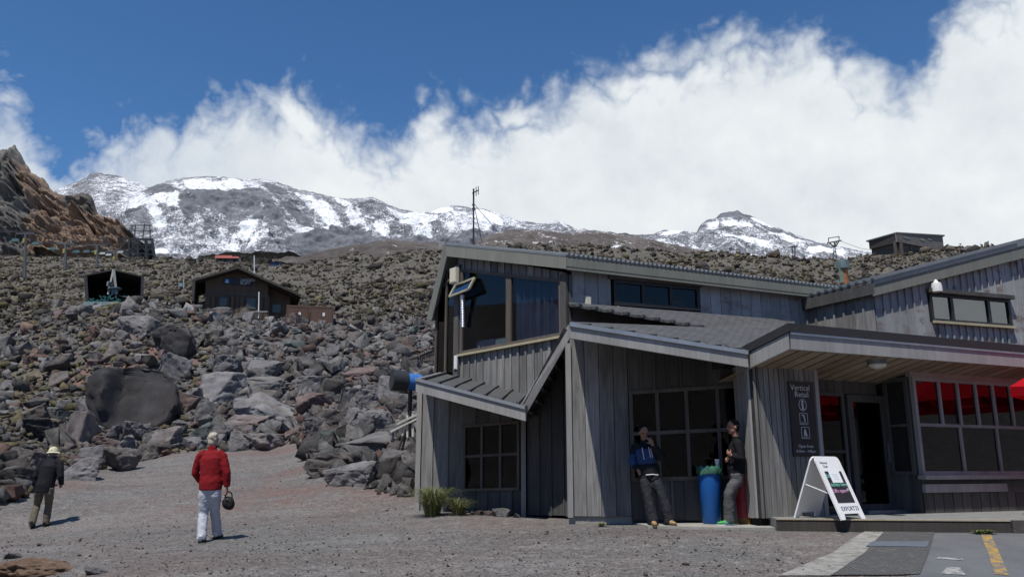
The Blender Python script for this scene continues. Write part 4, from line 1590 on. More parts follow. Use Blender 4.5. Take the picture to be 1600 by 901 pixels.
    # ---- sheltered wall with the four-light window
    f_out = (plW.o - P(890, 735, 12.5)).dot(-plW.n) if False else 1.4
    FL, FR = P(890, 505, 12.5), P(1168, 549, 12.9)
    wW = plW.loc(1175, 735)[0]
    ws0, ws1 = plW.loc(984, 680)[0], plW.loc(1157, 680)[0]
    wt, wb = plW.line((984, 611), (1158, 600)), plW.line((984, 752), (1158, 747))
    ztop = lambda s: FL.z - .05 + (FR.z - FL.z) * s / wW + .25
    clad(root, 'shop_wall', plW, .0, ws0 - .01, const(.76), ztop, .26, 'wood', gap=.01)
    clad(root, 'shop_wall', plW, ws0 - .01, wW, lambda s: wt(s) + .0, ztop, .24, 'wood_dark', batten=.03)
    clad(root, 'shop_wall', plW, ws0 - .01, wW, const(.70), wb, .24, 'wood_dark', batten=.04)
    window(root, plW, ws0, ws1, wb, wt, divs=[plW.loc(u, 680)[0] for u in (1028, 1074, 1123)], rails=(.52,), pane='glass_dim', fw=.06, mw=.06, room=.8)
    b = B()
    b.bar(plW.w(-.03, .74, .0), plW.w(-.03, FL.z - .1, .0), .09, .14)
    b.build('corner_post', 'wood_trim', root)
    b = B()
    plW.rect(b, -.05, ws0, .45, .755, -.2, -.012)
    b.build('foundation', 'concrete', root)
    # roofs above it: lower slope, raised back slope, filler
    Mp = P(1106, 511, 15.07)
    BL = P(893, 501.5, 14.3)
    Mb = P(1110, 509.5, 15.5)
    EL = P(890, 474, 13.8)
    JL, JR = P(888, 472, 15.72), P(1240, 500, 18.3)
    b = B()
    dz = Vector((0, 0, -.05))

    def tri(*p):
        b.prism(p, dz)
    tri(FL, FR, Mp, BL)
    tri(BL, Mp, Mb)
    tri(FR, P(1243, 507, 16.0), JR, Mp)
    kq = P(1236, 545, 12.2) + Vector((-AD.y, AD.x, -.20)) * 1.3
    tri(FR, kq + Vector((.15, 0, .30)), kq + Vector((1.0, 1.3, .30)), P(1243, 507, 16.0))
    b.build('lower_roof', 'roof_tile', root)
    b = B()
    tri(EL, Mp, JR, JL)
    b.build('raised_roof', 'roof_tile', root)
    b = B()
    st = Vector((.12, .55, 0))
    b.prism([BL + dz + Vector((0, -.1, 0)), Mb + dz, EL + st + Vector((0, 0, .12))], Vector((.05, .12, 0)))
    b.build('roof_step', 'wood_dark', root)
    b = B()
    nb = 9
    for i in range(nb):
        p = EL.lerp(Mp, (i + .4) / nb)
        b.bar(p + Vector((-.03, -.05, -.02)), p + Vector((.25, .6, .05)), .16, .05)
    b.build('tile_edge', 'roof_tile', root)
    nf = Vector(((FR - FL).y, -(FR - FL).x, 0)).normalized()
    b = B()
    for i in range(8):
        p = FL.lerp(FR, (i + .7) / 8.2)
        q = BL.lerp(Mp, (i + .7) / 8.2)
        b.bar(p + Vector((0, -.01, .012)), p.lerp(q, .25) + Vector((0, 0, .0)), .2, .045)
    b.build('tile_edge', 'roof_tile', root)
    b = B()
    b.hexa([FL + dn * .235, FR + dn * .255, FR + dn * .255 - nf * .05, FL + dn * .235 - nf * .05, FL + dn * .012, FR + dn * .012, FR - nf * .05 + dn * .012, FL - nf * .05 + dn * .012])
    b.build('fascia', 'wood_trim', root)
    b = B()
    b.hexa([FL + nf * .03 + dn * .05, FR + nf * .03 + dn * .05, FR + dn * .05 + nf * .002, FL + dn * .05 + nf * .002, FL + nf * .03 + Vector((0, 0, .014)), FR + nf * .03 + Vector((0, 0, .014)), FR + Vector((0, 0, .014)), FL + Vector((0, 0, .014))])
    b.build('flashing', 'zinc', root)

    # ---- column and sign panel beside the door
    q1 = plQ.loc(1281, 690)[0]
    canopy_z = P(1236, 545, 12.2).z - .20
    ztop = const(canopy_z + .1)
    clad(root, 'sign_panel', plQ, .04, q1 - .05, const(.775), ztop, .105, 'wood', gap=.016, thick=.03)
    b = B()
    plQ.rect(b, q1 - .05, q1 + .03, .775, canopy_z + .1, -.1, .045)
    b.build('corner_post', 'wood_trim', root)
    plS = between(P(1157, 735, 13.75), Q_L)
    sS = (Q_L - plS.o).dot(plS.d)
    clad(root, 'column_wall', plS, .0, sS, const(.775), const(canopy_z + .1), .15, 'wood_trim', gap=.02, thick=.035)
    b = B()
    plQ.rect(b, .12, q1, .55, .77, -.3, -.1)
    b.build('foundation', 'back', root)

    # ---- doorway
    q2 = plQ.loc(1400, 690)[0]
    dd = -.42
    zt = const(canopy_z + .1)
    clad(root, 'entrance_wall', plQ, q1 + .03, q2 + .1, const(2.86), zt, .2, 'wood_dark', o=dd)
    w0, w1, w2, w3 = [plQ.loc(u, 700, dd)[0] for u in (1283, 1322, 1327, 1387)]
    dk = 'wood_dark'
    window(root, plQ, w0 - .3, w1, const(.80), const(2.86), rails=(.5,), pane='glass_dim', fw=.06, o=dd, frame=dk, room=.9)
    door = window(root, plQ, w2, w3, const(.80), const(2.84), pane='glass_dim', fw=.13, depth=.05, o=dd + .01, frame=dk, room=.9, name='door')
    b = B()
    plQ.rect(b, w3 - .10, w3 - .07, 1.65, 2.0, dd + .08, dd + .11)
    b.build('handle', 'steel', door)
    b = B()
    plQ.rect(b, w3 + .02, w3 + .10, .78, 2.95, dd - .05, dd + .1)
    b.build('door_post', 'wood_trim', root)
    b = B()
    plQ.rect(b, w3 + .12, w3 + .42, .78, 2.95, dd - .05, dd + .06)
    b.build('door_post', 'wood_dark', root)
    b = B()
    plQ.rect(b, w2, w3 + .1, .785, .83, dd + .06, dd + .3)
    b.build('threshold', 'steel', root)

    # ---- bay window
    bend = 5.0
    vz = plV.line((1437, 742), (1600, 742))
    zs = P(1437, 742, 14.3).z
    zh = P(1437, 588, 14.3).z
    zm = P(1437, 663, 14.3).z
    n6 = [plV.loc(u, 640)[0] for u in (1468, 1497, 1525, 1552, 1579)]
    w6 = n6[-1] - n6[-2]
    n6 += [n6[-1] + w6 * (i + 1) for i in range(8)]
    n6 = [x for x in n6 if x < bend - .2]
    n3 = [plV.loc(u, 700)[0] for u in (1501, 1558)]
    w3_ = n3[1] - n3[0]
    n3 += [n3[-1] + w3_ * (i + 1) for i in range(4)]
    n3 = [x for x in n3 if x < bend - .3]
    bw = window(root, plV, 0, bend, const(zs), const(zh), divs=n6, cols_below=n3, rails=((zm - zs) / (zh - zs),), frame='wood_trim', pane='glass', fw=.07, mw=.055, room=1.5)
    bw['label'] = 'wide bay window of small upper and large lower lights'
    clad(root, 'bay_wall', plV, 0, bend, const(.79), const(zs - .30), .24, 'wood_dark', gap=.02, thick=.03)
    b = B()
    plV.rect(b, -.06, bend, zs - .07, zs, .002, .16)
    b.build('window_sill', 'wood_trim', root)
    b = B()
    plV.rect(b, -.02, plV.loc(1566, 760)[0], zs - .29, zs - .15, .03, .10)
    b.build('ledge_board', 'wood_trim', root)
    b = B()
    plV.rect(b, 0, bend, zs - .30, zs - .07, -.1, .03)
    b.build('apron', 'wood_dark', root)
    b = B()
    plV.rect(b, -.04, bend, zh, zh + .16, -.05, .05)
    b.build('window_head', 'wood_trim', root)
    plVr = Plane(V_L + (-plV.n) * .62, (plV.n.x, plV.n.y))
    window(root, plVr, .06, .62 - .04, const(zs), const(zh), rails=((zm - zs) / (zh - zs),), frame='wood_dark', pane='glass_dim', fw=.07, room=.5)
    clad(root, 'bay_wall', plVr, 0, .62, const(.79), const(zs), .2, 'wood_dark')
    b = B()
    plV.rect(b, 0, bend, zh + .16, canopy_z + .2, -.2, -.02)
    plVr.rect(b, 0, .62, zh, canopy_z + .2, -.12, -.02)
    b.build('upper_wall', 'wood_dark', root)

    # ---- flat canopy over the entrance
    K0 = P(1236, 545, 12.2)
    kd = AD
    KL = 6.6
    pd = Vector((-kd.y, kd.x, -.20))          # the canopy falls back towards the wall
    K1 = K0 + kd * KL
    Kb = K0 + pd * 1.28
    on = plQ.n
    zf = P(1234, 520, 12.2).z - K0.z
    zt_ = P(1232, 508, 12.2).z - K0.z
    U = Vector((0, 0, 1))
    b = B()
    b.hexa([K0, K1, K1 - on * .05, K0 - on * .05 + kd * .05, K0 + U * (zf - .02), K1 + U * (zf - .02), K1 - on * .05 + U * (zf - .02), K0 - on * .05 + kd * .05 + U * (zf - .02)])
    b.build('canopy_fascia', 'wood_trim', root)
    b = B()
    b.hexa([K0 + on * .02 + U * (zf - .022), K1 + on * .02 + U * (zf - .022), K1 - on * .04 + U * (zf - .022), K0 - on * .04 + U * (zf - .022), K0 + on * .02 + U * (zf + .012), K1 + on * .02 + U * (zf + .012), K1 - on * .04 + U * (zf + .012), K0 - on * .04 + U * (zf + .012)])
    b.build('flashing', 'zinc', root)
    lt = -kd * .03
    b = B()
    b.hexa([K0 + lt, K0 + kd * .03 + pd * .03, Kb + kd * .03, Kb + lt, K0 + lt + U * zf, K0 + kd * .03 + pd * .03 + U * zf, Kb + kd * .03 + U * zf, Kb + lt + U * zf])
    b.build('canopy_fascia', 'wood_trim', root)
    b = B()
    t0, t1, t2, t3 = K0 - kd * .05 + on * .03, K1 + on * .03, K1 + pd * 2.6, K0 + pd * 2.6 - kd * .05
    b.hexa([p + U * (zf + .014) for p in (t0, t1, t2, t3)] + [p + U * (zt_ + .03) for p in (t0, t1, t2, t3)])
    b.build('canopy_roof', 'felt', root)
    n = 24
    for i in range(n):
        a0, a1 = .03 + i * KL / n, .03 + (i + 1) * KL / n - .05
        b = B()
        dz = U * (.035 + RB.uniform(-.003, .003))
        q = [K0 + kd * a0 + pd * .06, K0 + kd * a1 + pd * .06, K0 + kd * a1 + pd * 2.4, K0 + kd * a0 + pd * 2.4]
        b.hexa([p + dz for p in q] + [p + dz + U * .02 for p in q])
        b.build('soffit_board', 'wood_soffit', root)

    # ---- upper right block
    rw0, rw1 = plR.loc(1451, 480)[0], plR.loc(1577, 490)[0]
    t_, b_ = plR.line((1451, 457), (1577, 468)), plR.line((1451, 503), (1577, 512))
    rake = plR.line((1393, 450), (1600, 388))
    rtop = lambda s: rake(s) + .05
    rend = plR.loc(1640, 450)[0]
    zb = const(3.4)
    clad(root, 'gable_wall', plR, 0, rw0 - .03, zb, rtop, .23, 'wood_peel', batten=.03)
    clad(root, 'gable_wall', plR, rw0 - .03, rw1 + .03, lambda s: t_(s), rtop, .23, 'wood_peel', batten=.03)
    clad(root, 'gable_wall', plR, rw0 - .03, rw1 + .03, zb, lambda s: b_(s), .23, 'wood_peel', batten=.05)
    clad(root, 'gable_wall', plR, rw1 + .03, rend, zb, rtop, .23, 'wood_peel', batten=.03)
    window(root, plR, rw0, rw1, b_, t_, divs=[plR.loc(1485, 480)[0], plR.loc(1543, 485)[0]], frame='dark_metal', pane='glass_sky', fw=.08, mw=.09, room=1.2)
    b = B()
    plR.prism(b, [(rw0 - .06, t_(rw0) - .02), (rw1 + .04, t_(rw1) - .02), (rw1 + .04, t_(rw1) + .07), (rw0 - .06, t_(rw0) + .07)], .04, .16)
    b.build('window_head', 'wood_dark', root)
    b = B()
    plR.prism(b, [(rw0, b_(rw0) - .03), (rw1, b_(rw1) - .03), (rw1, b_(rw1) + .025), (rw0, b_(rw0) + .025)], .062, .12)
    b.build('window_sill', 'sill_paint', root)
    lw = (R_L - plL.o).dot(plL.d)
    lt_ = plL.line((1200, 487), (1393, 440))
    zl = P(1393, 446, 16.6).z
    clad(root, 'shaded_wall', plL, -2.0, lw, zb, const(zl - .05), .26, 'wood', batten=.05)
    OV = .15
    r0 = plR.loc(1391, 437, OV)
    r1 = plR.loc(1640, 366, OV)
    e0, e1 = plR.w(r0[0] - .50, r0[1] - .05, OV), plR.w(r1[0], r1[1], OV)
    bk = -plL.d * 9
    roof_sheet(root, 'roof', [e0 + bk, e0, e1, e1 + bk], 'iron', .04)
    b = B()
    for i in range(44):
        p = e0 + bk * (i / 44.0)
        b.bar(p + (e0 - e1).normalized() * .03 + U * .02, p + (e1 - e0).normalized() * 5 + U * .02, .09, .045)
    b.build('roof_rib', 'iron', root)
    b = B()
    b.hexa([e0 + dn * .34, e1 + dn * .42, e1 + dn * .42 - plR.n * .05, e0 + dn * .34 - plR.n * .05, e0 + dn * .1, e1 + dn * .1, e1 + dn * .1 - plR.n * .05, e0 + dn * .1 - plR.n * .05])
    b.build('verge_board', 'wood_fascia', root)
    b = B()
    on = plR.n
    b.hexa([e0 + dn * .10 + on * .02, e1 + dn * .11 + on * .02, e1 + dn * .11 - on * .2, e0 + dn * .10 - on * .2, e0 + U * .07 + on * .02, e1 + U * .07 + on * .02, e1 + U * .07 - on * .2, e0 + U * .07 - on * .2])
    b.build('verge_flashing', 'iron', root)
    b = B()
    lo_ = e0 + dn * .3 - (e1 - e0).normalized() * -.06
    b.hexa([e0 + dn * .30 + plL.n * .0, e0 + bk + dn * .30, e0 + bk + dn * .30 - plL.n * .05, e0 + dn * .30 - plL.n * .05, e0 + dn * .05, e0 + bk + dn * .05, e0 + bk + dn * .05 - plL.n * .05, e0 + dn * .05 - plL.n * .05])
    b.build('fascia', 'wood_dark', root)

    # ---- plain walls that close the building behind
    b = B()
    p = [Vector((-1.6, 19.5, 0)), Vector((1.2, 17.4, 0)), Vector((4.2, 15.6, 0)), Vector((6.0, 16.6, 0)), Vector((8.2, 18, 0)), Vector((13, 17.6, 0)), Vector((14, 23, 0)), Vector((6, 25, 0)), Vector((-1, 23, 0))]
    b.prism([x + Vector((0, 0, .5)) for x in p], Vector((0, 0, 2.6)))
    b.build('back_wall', 'back', root)
    # ---- flue on the roof
    fz = 19.6
    p = P(1319, 437, fz)
    b = B()
    b.tube([p + Vector((0, 0, -.5)), p + Vector((0, 0, .40))], .105, 14)
    fl = b.build('flue', simple('rusty_flue', (.30, .115, .05), .7, .3, 5), root, True)
    b = B()
    b.tube([p + Vector((0, 0, .28)), p + Vector((0, 0, .44)), p + Vector((0, 0, .50))], [.165, .155, .14], 16)
    b.build('flue_cap', simple('teal_cap', (.09, .13, .14), .6), fl, True)
    b = B()
    b.bar(p + Vector((-.10, -.09, -.1)), p + Vector((-.10, -.09, .3)), .10, .02)
    b.build('flue_strap', simple('green_strap', (.14, .19, .15), .6), fl)
    return root


lodge = build_lodge()

# ---- deck, slab and paving


def drape(name, poly, mat, off, kind='structure', res=.25, flat=None):
    """a sheet laid on the ground inside a convex outline"""
    bm = bmesh.new()
    xs, ys = [p[0] for p in poly], [p[1] for p in poly]
    vs = [bm.verts.new((p[0], p[1], 0)) for p in poly]
    bm.faces.new(vs)
    x = min(xs) + res
    while x < max(xs):
        g = bm.verts[:] + bm.edges[:] + bm.faces[:]
        bmesh.ops.bisect_plane(bm, geom=g, plane_co=(x, 0, 0), plane_no=(1, 0, 0))
        x += res
    y = min(ys) + res
    while y < max(ys):
        g = bm.verts[:] + bm.edges[:] + bm.faces[:]
        bmesh.ops.bisect_plane(bm, geom=g, plane_co=(0, y, 0), plane_no=(0, 1, 0))
        y += res
    X = np.array([v.co.x for v in bm.verts])
    Y = np.array([v.co.y for v in bm.verts])
    Z = ground_z(X, Y) + off
    for v, z in zip(bm.verts, Z):
        v.co.z = z
    bm.normal_update()
    if sum(f.normal.z for f in bm.faces) < 0:
        bmesh.ops.reverse_faces(bm, faces=bm.faces[:])
    me = bpy.data.meshes.new(name)
    bm.to_mesh(me)
    bm.free()
    me.materials.append(M[mat] if isinstance(mat, str) else mat)
    o = link(name, me)
    return tag(o, kind=kind)


def deck():
    b = B()
    z1 = .785
    p0, p1 = P(1196, 803, 12.75), P(1545, 808, 12.35)
    a = [Vector((4.05, 12.72, 0)), Vector((7.35, 12.3, 0)), Vector((13.5, 12.3, 0)), Vector((13.5, 17.0, 0)), Vector((4.3, 15.2, 0))]
    b.prism([x + Vector((0, 0, .35)) for x in a], Vector((0, 0, z1 - .35)))
    k = NT('deck_top')
    v = k.coord(rnd=False)
    n = k.noise(v, 4, 8, .65)
    c = k.mix(k.rng(n, .3, .7), (.15, .155, .15), (.225, .235, .23))
    k.bump(k.noise(v, 30, 5, .7), .3, .01)
    o = b.build('deck', k.done(c, .85), None)
    tag(o, kind='structure')
    # timber face of the deck, concrete blocks at its right end
    b = B()
    f = [Vector((4.04, 12.70, 0)), Vector((7.35, 12.27, 0))]
    b.hexa([f[0] + Vector((0, 0, .4)), f[1] + Vector((0, 0, .4)), f[1] + Vector((0, .028, .4)), f[0] + Vector((0, .018, .4)),
            f[0] + Vector((0, 0, .772)), f[1] + Vector((0, 0, .772)), f[1] + Vector((0, .028, .772)), f[0] + Vector((0, .018, .772))])
    t = b.build('deck_board', 'deckface', o)
    b = B()
    b.hexa([f[0] + Vector((0, -.012, .772)), f[1] + Vector((0, -.012, .772)), f[1] + Vector((0, .06, .772)), f[0] + Vector((0, .06, .772)),
            f[0] + Vector((0, -.012, .792)), f[1] + Vector((0, -.012, .792)), f[1] + Vector((0, .06, .792)), f[0] + Vector((0, .06, .792))])
    b.build('deck_edge', simple('worn_timber_edge', (.36, .31, .22), .8, .2, 6), o)
    x = 7.36
    for i in range(7):
        b = B()
        b.box((x + .2, 12.30, .585), (.385, .12, .40))
        b.build('kerb_block', simple('dark_stained_block', (.075, .068, .06), .9, .5, 6, bump=.4), o)
        x += .395
    # concrete slab under the sheltered wall
    b = B()
    s = [Vector((2.15, 13.16, 0)), Vector((3.3, 12.75, 0)), Vector((4.03, 12.75, 0)), Vector((4.25, 15, 0)), Vector((1.9, 15, 0))]
    b.prism([q + Vector((0, 0, .3)) for q in s], Vector((0, 0, .355)))
    tag(b.build('concrete_slab', 'concrete', None), kind='structure')


deck()


def mat_paving():
    k = NT('asphalt')
    v = k.coord(rnd=False)
    c = k.mix(k.rng(k.noise(v, 1.1, 6, .6), .35, .65), (.10, .105, .112), (.135, .14, .147))
    c = k.scale(c, k.rng(k.noise(v, 70, 4, .7), .3, .7, .75, 1.25))
    k.bump(k.noise(v, 90, 3, .7), .4, .01)
    M['asphalt'] = k.done(c, .9, 0, .3)
    k = NT('ribbed_mat')
    v = k.coord((1, 1, 1), (0, 0, .0), rnd=False)
    w = k.n('ShaderNodeTexWave')
    k.l(v, w.inputs['Vector'])
    w.inputs['Scale'].default_value = 5.5
    w.inputs['Distortion'].default_value = 1.2
    n = k.noise(v, 9, 8, .75)
    c = k.mix(k.math('MULTIPLY', w.outputs['Fac'], .8), (.06, .06, .062), (.115, .115, .115))
    c = k.mix(k.math('MULTIPLY', k.rng(n, .5, .65), .55), c, (.17, .165, .155))
    k.bump(w.outputs['Fac'], .6, .02)
    M['mat'] = k.done(c, .9, 0, .2)
    k = NT('worn_yellow_paint')
    v = k.coord(rnd=False)
    n = k.noise(v, 9, 8, .75)
    c = k.mix(k.rng(n, .42, .56), (.40, .245, .045), (.13, .13, .132))
    M['yellow'] = k.done(c, .85)
    k = NT('worn_white_paint')
    v = k.coord(rnd=False)
    n = k.noise(v, 14, 8, .75)
    c = k.mix(k.rng(n, .48, .58), (.34, .34, .33), (.13, .13, .132))
    M['wpaint'] = k.done(c, .85)
    k = NT('broken_concrete')
    v = k.coord(rnd=False)
    n = k.noise(v, 6, 8, .75)
    c = k.mix(k.rng(n, .38, .62), (.16, .155, .145), (.34, .33, .30))
    k.bump(n, .7, .04)
    M['strip'] = k.done(c, .95)


mat_paving()


def gp(u, v):
    """ground point seen at (u, v) on the open gravel"""
    p = hit(u, v)
    return (p.x, p.y)


def gpx(x, v):
    ys = np.arange(5, 16, .02)
    z = ground_z(np.full_like(ys, x), ys)
    d = np.array([px_dir(800, v).z / px_dir(800, v).y])
    k = np.nonzero(E + d * ys <= z)[0]
    return float(ys[k[0]])


EDGE = 12.22
A = lambda u, v: gp(u, v)
drape('asphalt', [A(1420, 899), (A(1420, 899)[0] - .9, 5.5), (13, 5.5), (13, EDGE), A(1441, 832), A(1440, 830)], 'asphalt', .006)
drape('concrete_strip', [A(1215, 900), A(1300, 900), A(1352, 868), A(1390, 828), A(1362, 827), A(1300, 865)], 'strip', .012)
drape('ribbed_mat', [A(1298, 900.5), A(1438, 900.5), A(1450, 870), A(1462, 829), A(1388, 828), A(1352, 866)], 'mat', .016)
drape('blue_patch', [A(1353, 857), A(1449, 857), A(1452, 848), A(1363, 849)], simple('blue_grey_rubber', (.105, .125, .15), .8, .2, 8), .022)


def strip_line(name, pts, w, mat, off):
    for (a, b) in zip(pts[:-1], pts[1:]):
        pa, pb = Vector(A(*a) + (0,)), Vector(A(*b) + (0,))
        t = (pb - pa).normalized()
        n = Vector((-t.y, t.x, 0)) * w / 2
        drape(name, [(pa - n)[:2], (pb - n)[:2], (pb + n)[:2], (pa + n)[:2]], mat, off, res=.2)


strip_line('yellow_line', [(1541, 836), (1566, 900)], .13, 'yellow', .012)
drape('painted_mark', [A(1462, 876), A(1505, 878), A(1505, 874), A(1468, 873)], 'wpaint', .012)
drape('painted_mark', [A(1470, 898), A(1510, 900), A(1500, 889), A(1480, 888)], 'wpaint', .012)

# ------------------------------------------------------------------ far buildings, lifts and poles


def font(name, body, pl_o, right, up, size, mat, parent, extrude=.004, align='CENTER'):
    cu = bpy.data.curves.new(name, 'FONT')
    cu.body = body
    cu.size = size
    cu.align_x = align
    cu.align_y = 'CENTER'
    cu.extrude = extrude
    cu.resolution_u = 3
    cu.materials.append(mat)
    o = link(name, cu, parent)
    r, u = Vector(right).normalized(), Vector(up).normalized()
    n = r.cross(u)
    m = Matrix((r, u, n)).transposed().to_4x4()
    m.translation = Vector(pl_o) - (origin_of(parent) if parent is not None else Vector((0, 0, 0)))
    me = bpy.data.meshes.new_from_object(o)
    me.name = name
    if not me.materials:
        me.materials.append(mat)
    bpy.data.objects.remove(o)
    bpy.data.curves.remove(cu)
    o = link(name, me, parent)
    o.matrix_local = m
    return o


def build_hut():
    Y = 74.0
    fr = lambda u, v, dy=0: P(u, v, Y + dy)
    z0 = fr(400, 508).z
    root = thing('chairlift_hut', (fr(385, 500).x, Y, z0), 'dark brown gabled chairlift building with a white lettered name board', 'building')
    W = Plane(fr(385, 480), (1, .33))
    L = lambda u, v: W.loc(u, v)
    front = [L(321, 508), L(419, 508), L(419, 444), L(372, 424), L(321, 439)]
    b = B()
    W.prism(b, front, -6, 0)
    wall = b.build('front_wall', 'wood_brown', root)
    for i in range(13):
        b = B()
        u = 321 + 98 * (i + .5) / 13
        W.rect(b, L(u, 480)[0] - .29, L(u, 480)[0] + .29, L(u, 508)[1], L(u, 463.5)[1], .004, .018)
        b.build('board', 'wood_brown', wall)
    b = B()
    W.rect(b, L(321, 480)[0], L(419, 480)[0], L(400, 463)[1], L(400, 461)[1], .0, .06)
    b.build('band', 'wood_dark', root)
    b = B()
    W.prism(b, [L(419, 512), L(455, 512), L(455, 459), L(419, 444)], -6, -1.2)
    b.build('side_wall', 'wood_brown', root)
    b = B()
    W.prism(b, [L(309, 508), L(321.2, 508), L(321.2, 470), L(309, 470)], -5, -.6)
    b.build('side_wall', 'wood_brown', root)
    oh = 1.1
    hutroof = simple('hut_roof', (.055, .048, .043), .8, .3, 2)

    def slab(p, q, th=.22):
        b = B()
        (a, za), (c, zc) = L(*p), L(*q)
        b.hexa([W.w(a, za - th, oh), W.w(c, zc - th, oh), W.w(c, zc - th, -6), W.w(a, za - th, -6), W.w(a, za, oh), W.w(c, zc, oh), W.w(c, zc, -6), W.w(a, za, -6)])
        return b.build('roof', hutroof, root)
    slab((302, 440), (372, 420))
    slab((372, 420), (469, 463))
    b = B()
    W.prism(b, [L(302, 441), L(306, 442), L(304, 474), L(300.5, 474)], -6, oh)
    b.build('roof', hutroof, root)
    gl = M['glass']
    for (ua, va, ub, vb, o) in ((343.5, 465, 354, 478, .02), (387, 466, 398, 482, .02), (427, 471, 439, 485, -1.2)):
        (a, z1), (c, zz) = L(ua, va), L(ub, vb)
        b = B()
        for r in ((a - .06, a, zz, z1), (c, c + .06, zz, z1), (a - .06, c + .06, zz - .07, zz), (a - .06, c + .06, z1, z1 + .07)):
            W.rect(b, *r, o, o + .05)
        wn = b.build('window', 'wood_dark', root)
        b = B()
        W.rect(b, a, c, zz, z1, o + .005, o + .03)
        b.build('pane', simple('dim_pane', (.07, .085, .085), .15, .2, 2), wn)
    b = B()
    a, z = L(433, 489)
    W.rect(b, a - .13, a + .13, z - .12, z + .12, -1.2, -1.15)
    b.build('notice', simple('red_notice', (.3, .05, .05), .5), root)
    # name board
    (a, z1), (c, zz) = L(350, 434), L(395, 447)
    s = thing('name_board', tuple(W.w((a + c) / 2, zz, .05)), 'black name board with white letters and a blue badge on the brown gable', 'sign')
    b = B()
    W.rect(b, a, c, zz, z1, .05, .10)
    b.build('board', simple('sign_black', (.02, .022, .025), .5), s)
    b = B()
    (a2, z3), (c2, z2) = L(351, 435.5), L(358.5, 443)
    W.rect(b, a2, c2, z2, z3, .10, .115)
    bad = b.build('badge', simple('badge_blue', (.04, .13, .36), .5), s)
    b = B()
    m = (a2 + c2) / 2
    W.prism(b, [(m - .13, z2 + .06), (m + .13, z2 + .06), (m + .02, z3 - .06), (m - .02, z3 - .06)], .115, .12)
    b.build('badge_mark', 'white', bad)
    sw = simple('sign_white', (.62, .64, .66), .5, .02)
    t1, t2 = L(376, 438.3), L(376, 443)
    font('lettering', 'ROCK GARDEN', W.w(t1[0] + .02, t1[1], .11), (1, 0, 0), (0, 0, 1), .37, sw, s, .01)
    font('lettering', 'CHAIRLIFT', W.w(t2[0] + .02, t2[1], .11), (1, 0, 0), (0, 0, 1), .37, sw, s, .01)
    # white post and rail in front
    b = B()
    p = fr(404.7, 487, -2.5)
    q = fr(404.7, 456, -2.5)
    t = thing('marker_post', tuple(p), 'white post standing in front of the chairlift building', 'post')
    b.tube([p - Vector((0, 0, .6)), q], .055, 8)
    b.build('pole', 'white', t)
    b = B()
    b.box(fr(404, 487, -2.55), (1.7, .3, .09))
    b.build('plank', 'wood_trim', t)
    t = thing('aerial_pole', tuple(fr(397.5, 440, 3)), 'thin white pole rising behind the brown gable roof', 'pole')
    b = B()
    b.tube([fr(397.5, 446, 3), fr(397.3, 400, 3)], .05, 6)
    b.tube([fr(397.3, 400, 3), fr(397.3, 399.4, 3)], .07, 6)
    b.build('pole', 'white', t)


build_hut()


def build_containers():
    brown = wood('container_brown', (.12, .075, .058), (.17, .105, .082), None, .05)
    for (u0, u1, v0, v1, lab) in ((446, 482.4, 476, 510, 'brown ribbed shipping container next to the chairlift building'), (484, 520, 477, 510, 'brown ribbed shipping container on the open side, away from the chairlift building')):
        Y = 69.0
        a, c = P(u0, v1, Y), P(u1, v0, Y)
        t = thing('shipping_container', (a.x, Y, a.z), lab, 'container', 'brown containers')
        W = Plane((a.x, Y), (1, .25))
        w = (c.x - a.x) * 1.03
        b = B()
        W.rect(b, .05, w - .05, a.z + .05, c.z - .07, -2.2, -.05)
        b.build('body', brown, t)
        for i in range(2):
            b = B()
            x0, x1 = .06 + i * (w - .12) / 2, .06 + (i + 1) * (w - .12) / 2 - .02
            W.rect(b, x0, x1, a.z + .1, c.z - .14, -.05, -.02)
            n = 5
            for k in range(n):
                xx = x0 + (x1 - x0) * (k + .5) / n
                W.rect(b, xx - .05, xx + .05, a.z + .12, c.z - .16, -.02, .02)
            b.build('door', brown, t)
        for z in (a.z, c.z - .13):
            b = B()
            W.rect(b, 0, w, z, z + .11, -2.2, .03)
            b.build('rail', brown, t)
        for x in (0, w - .07):
            b = B()
            W.rect(b, x, x + .07, a.z + .11, c.z - .13, -2.2, .028)
            b.build('corner_post', brown, t)
        b = B()
        W.rect(b, w * .52, w * .62, a.z + (c.z - a.z) * .52, a.z + (c.z - a.z) * .68, .02, .035)
        b.build('label_plate', 'white', t)


build_containers()


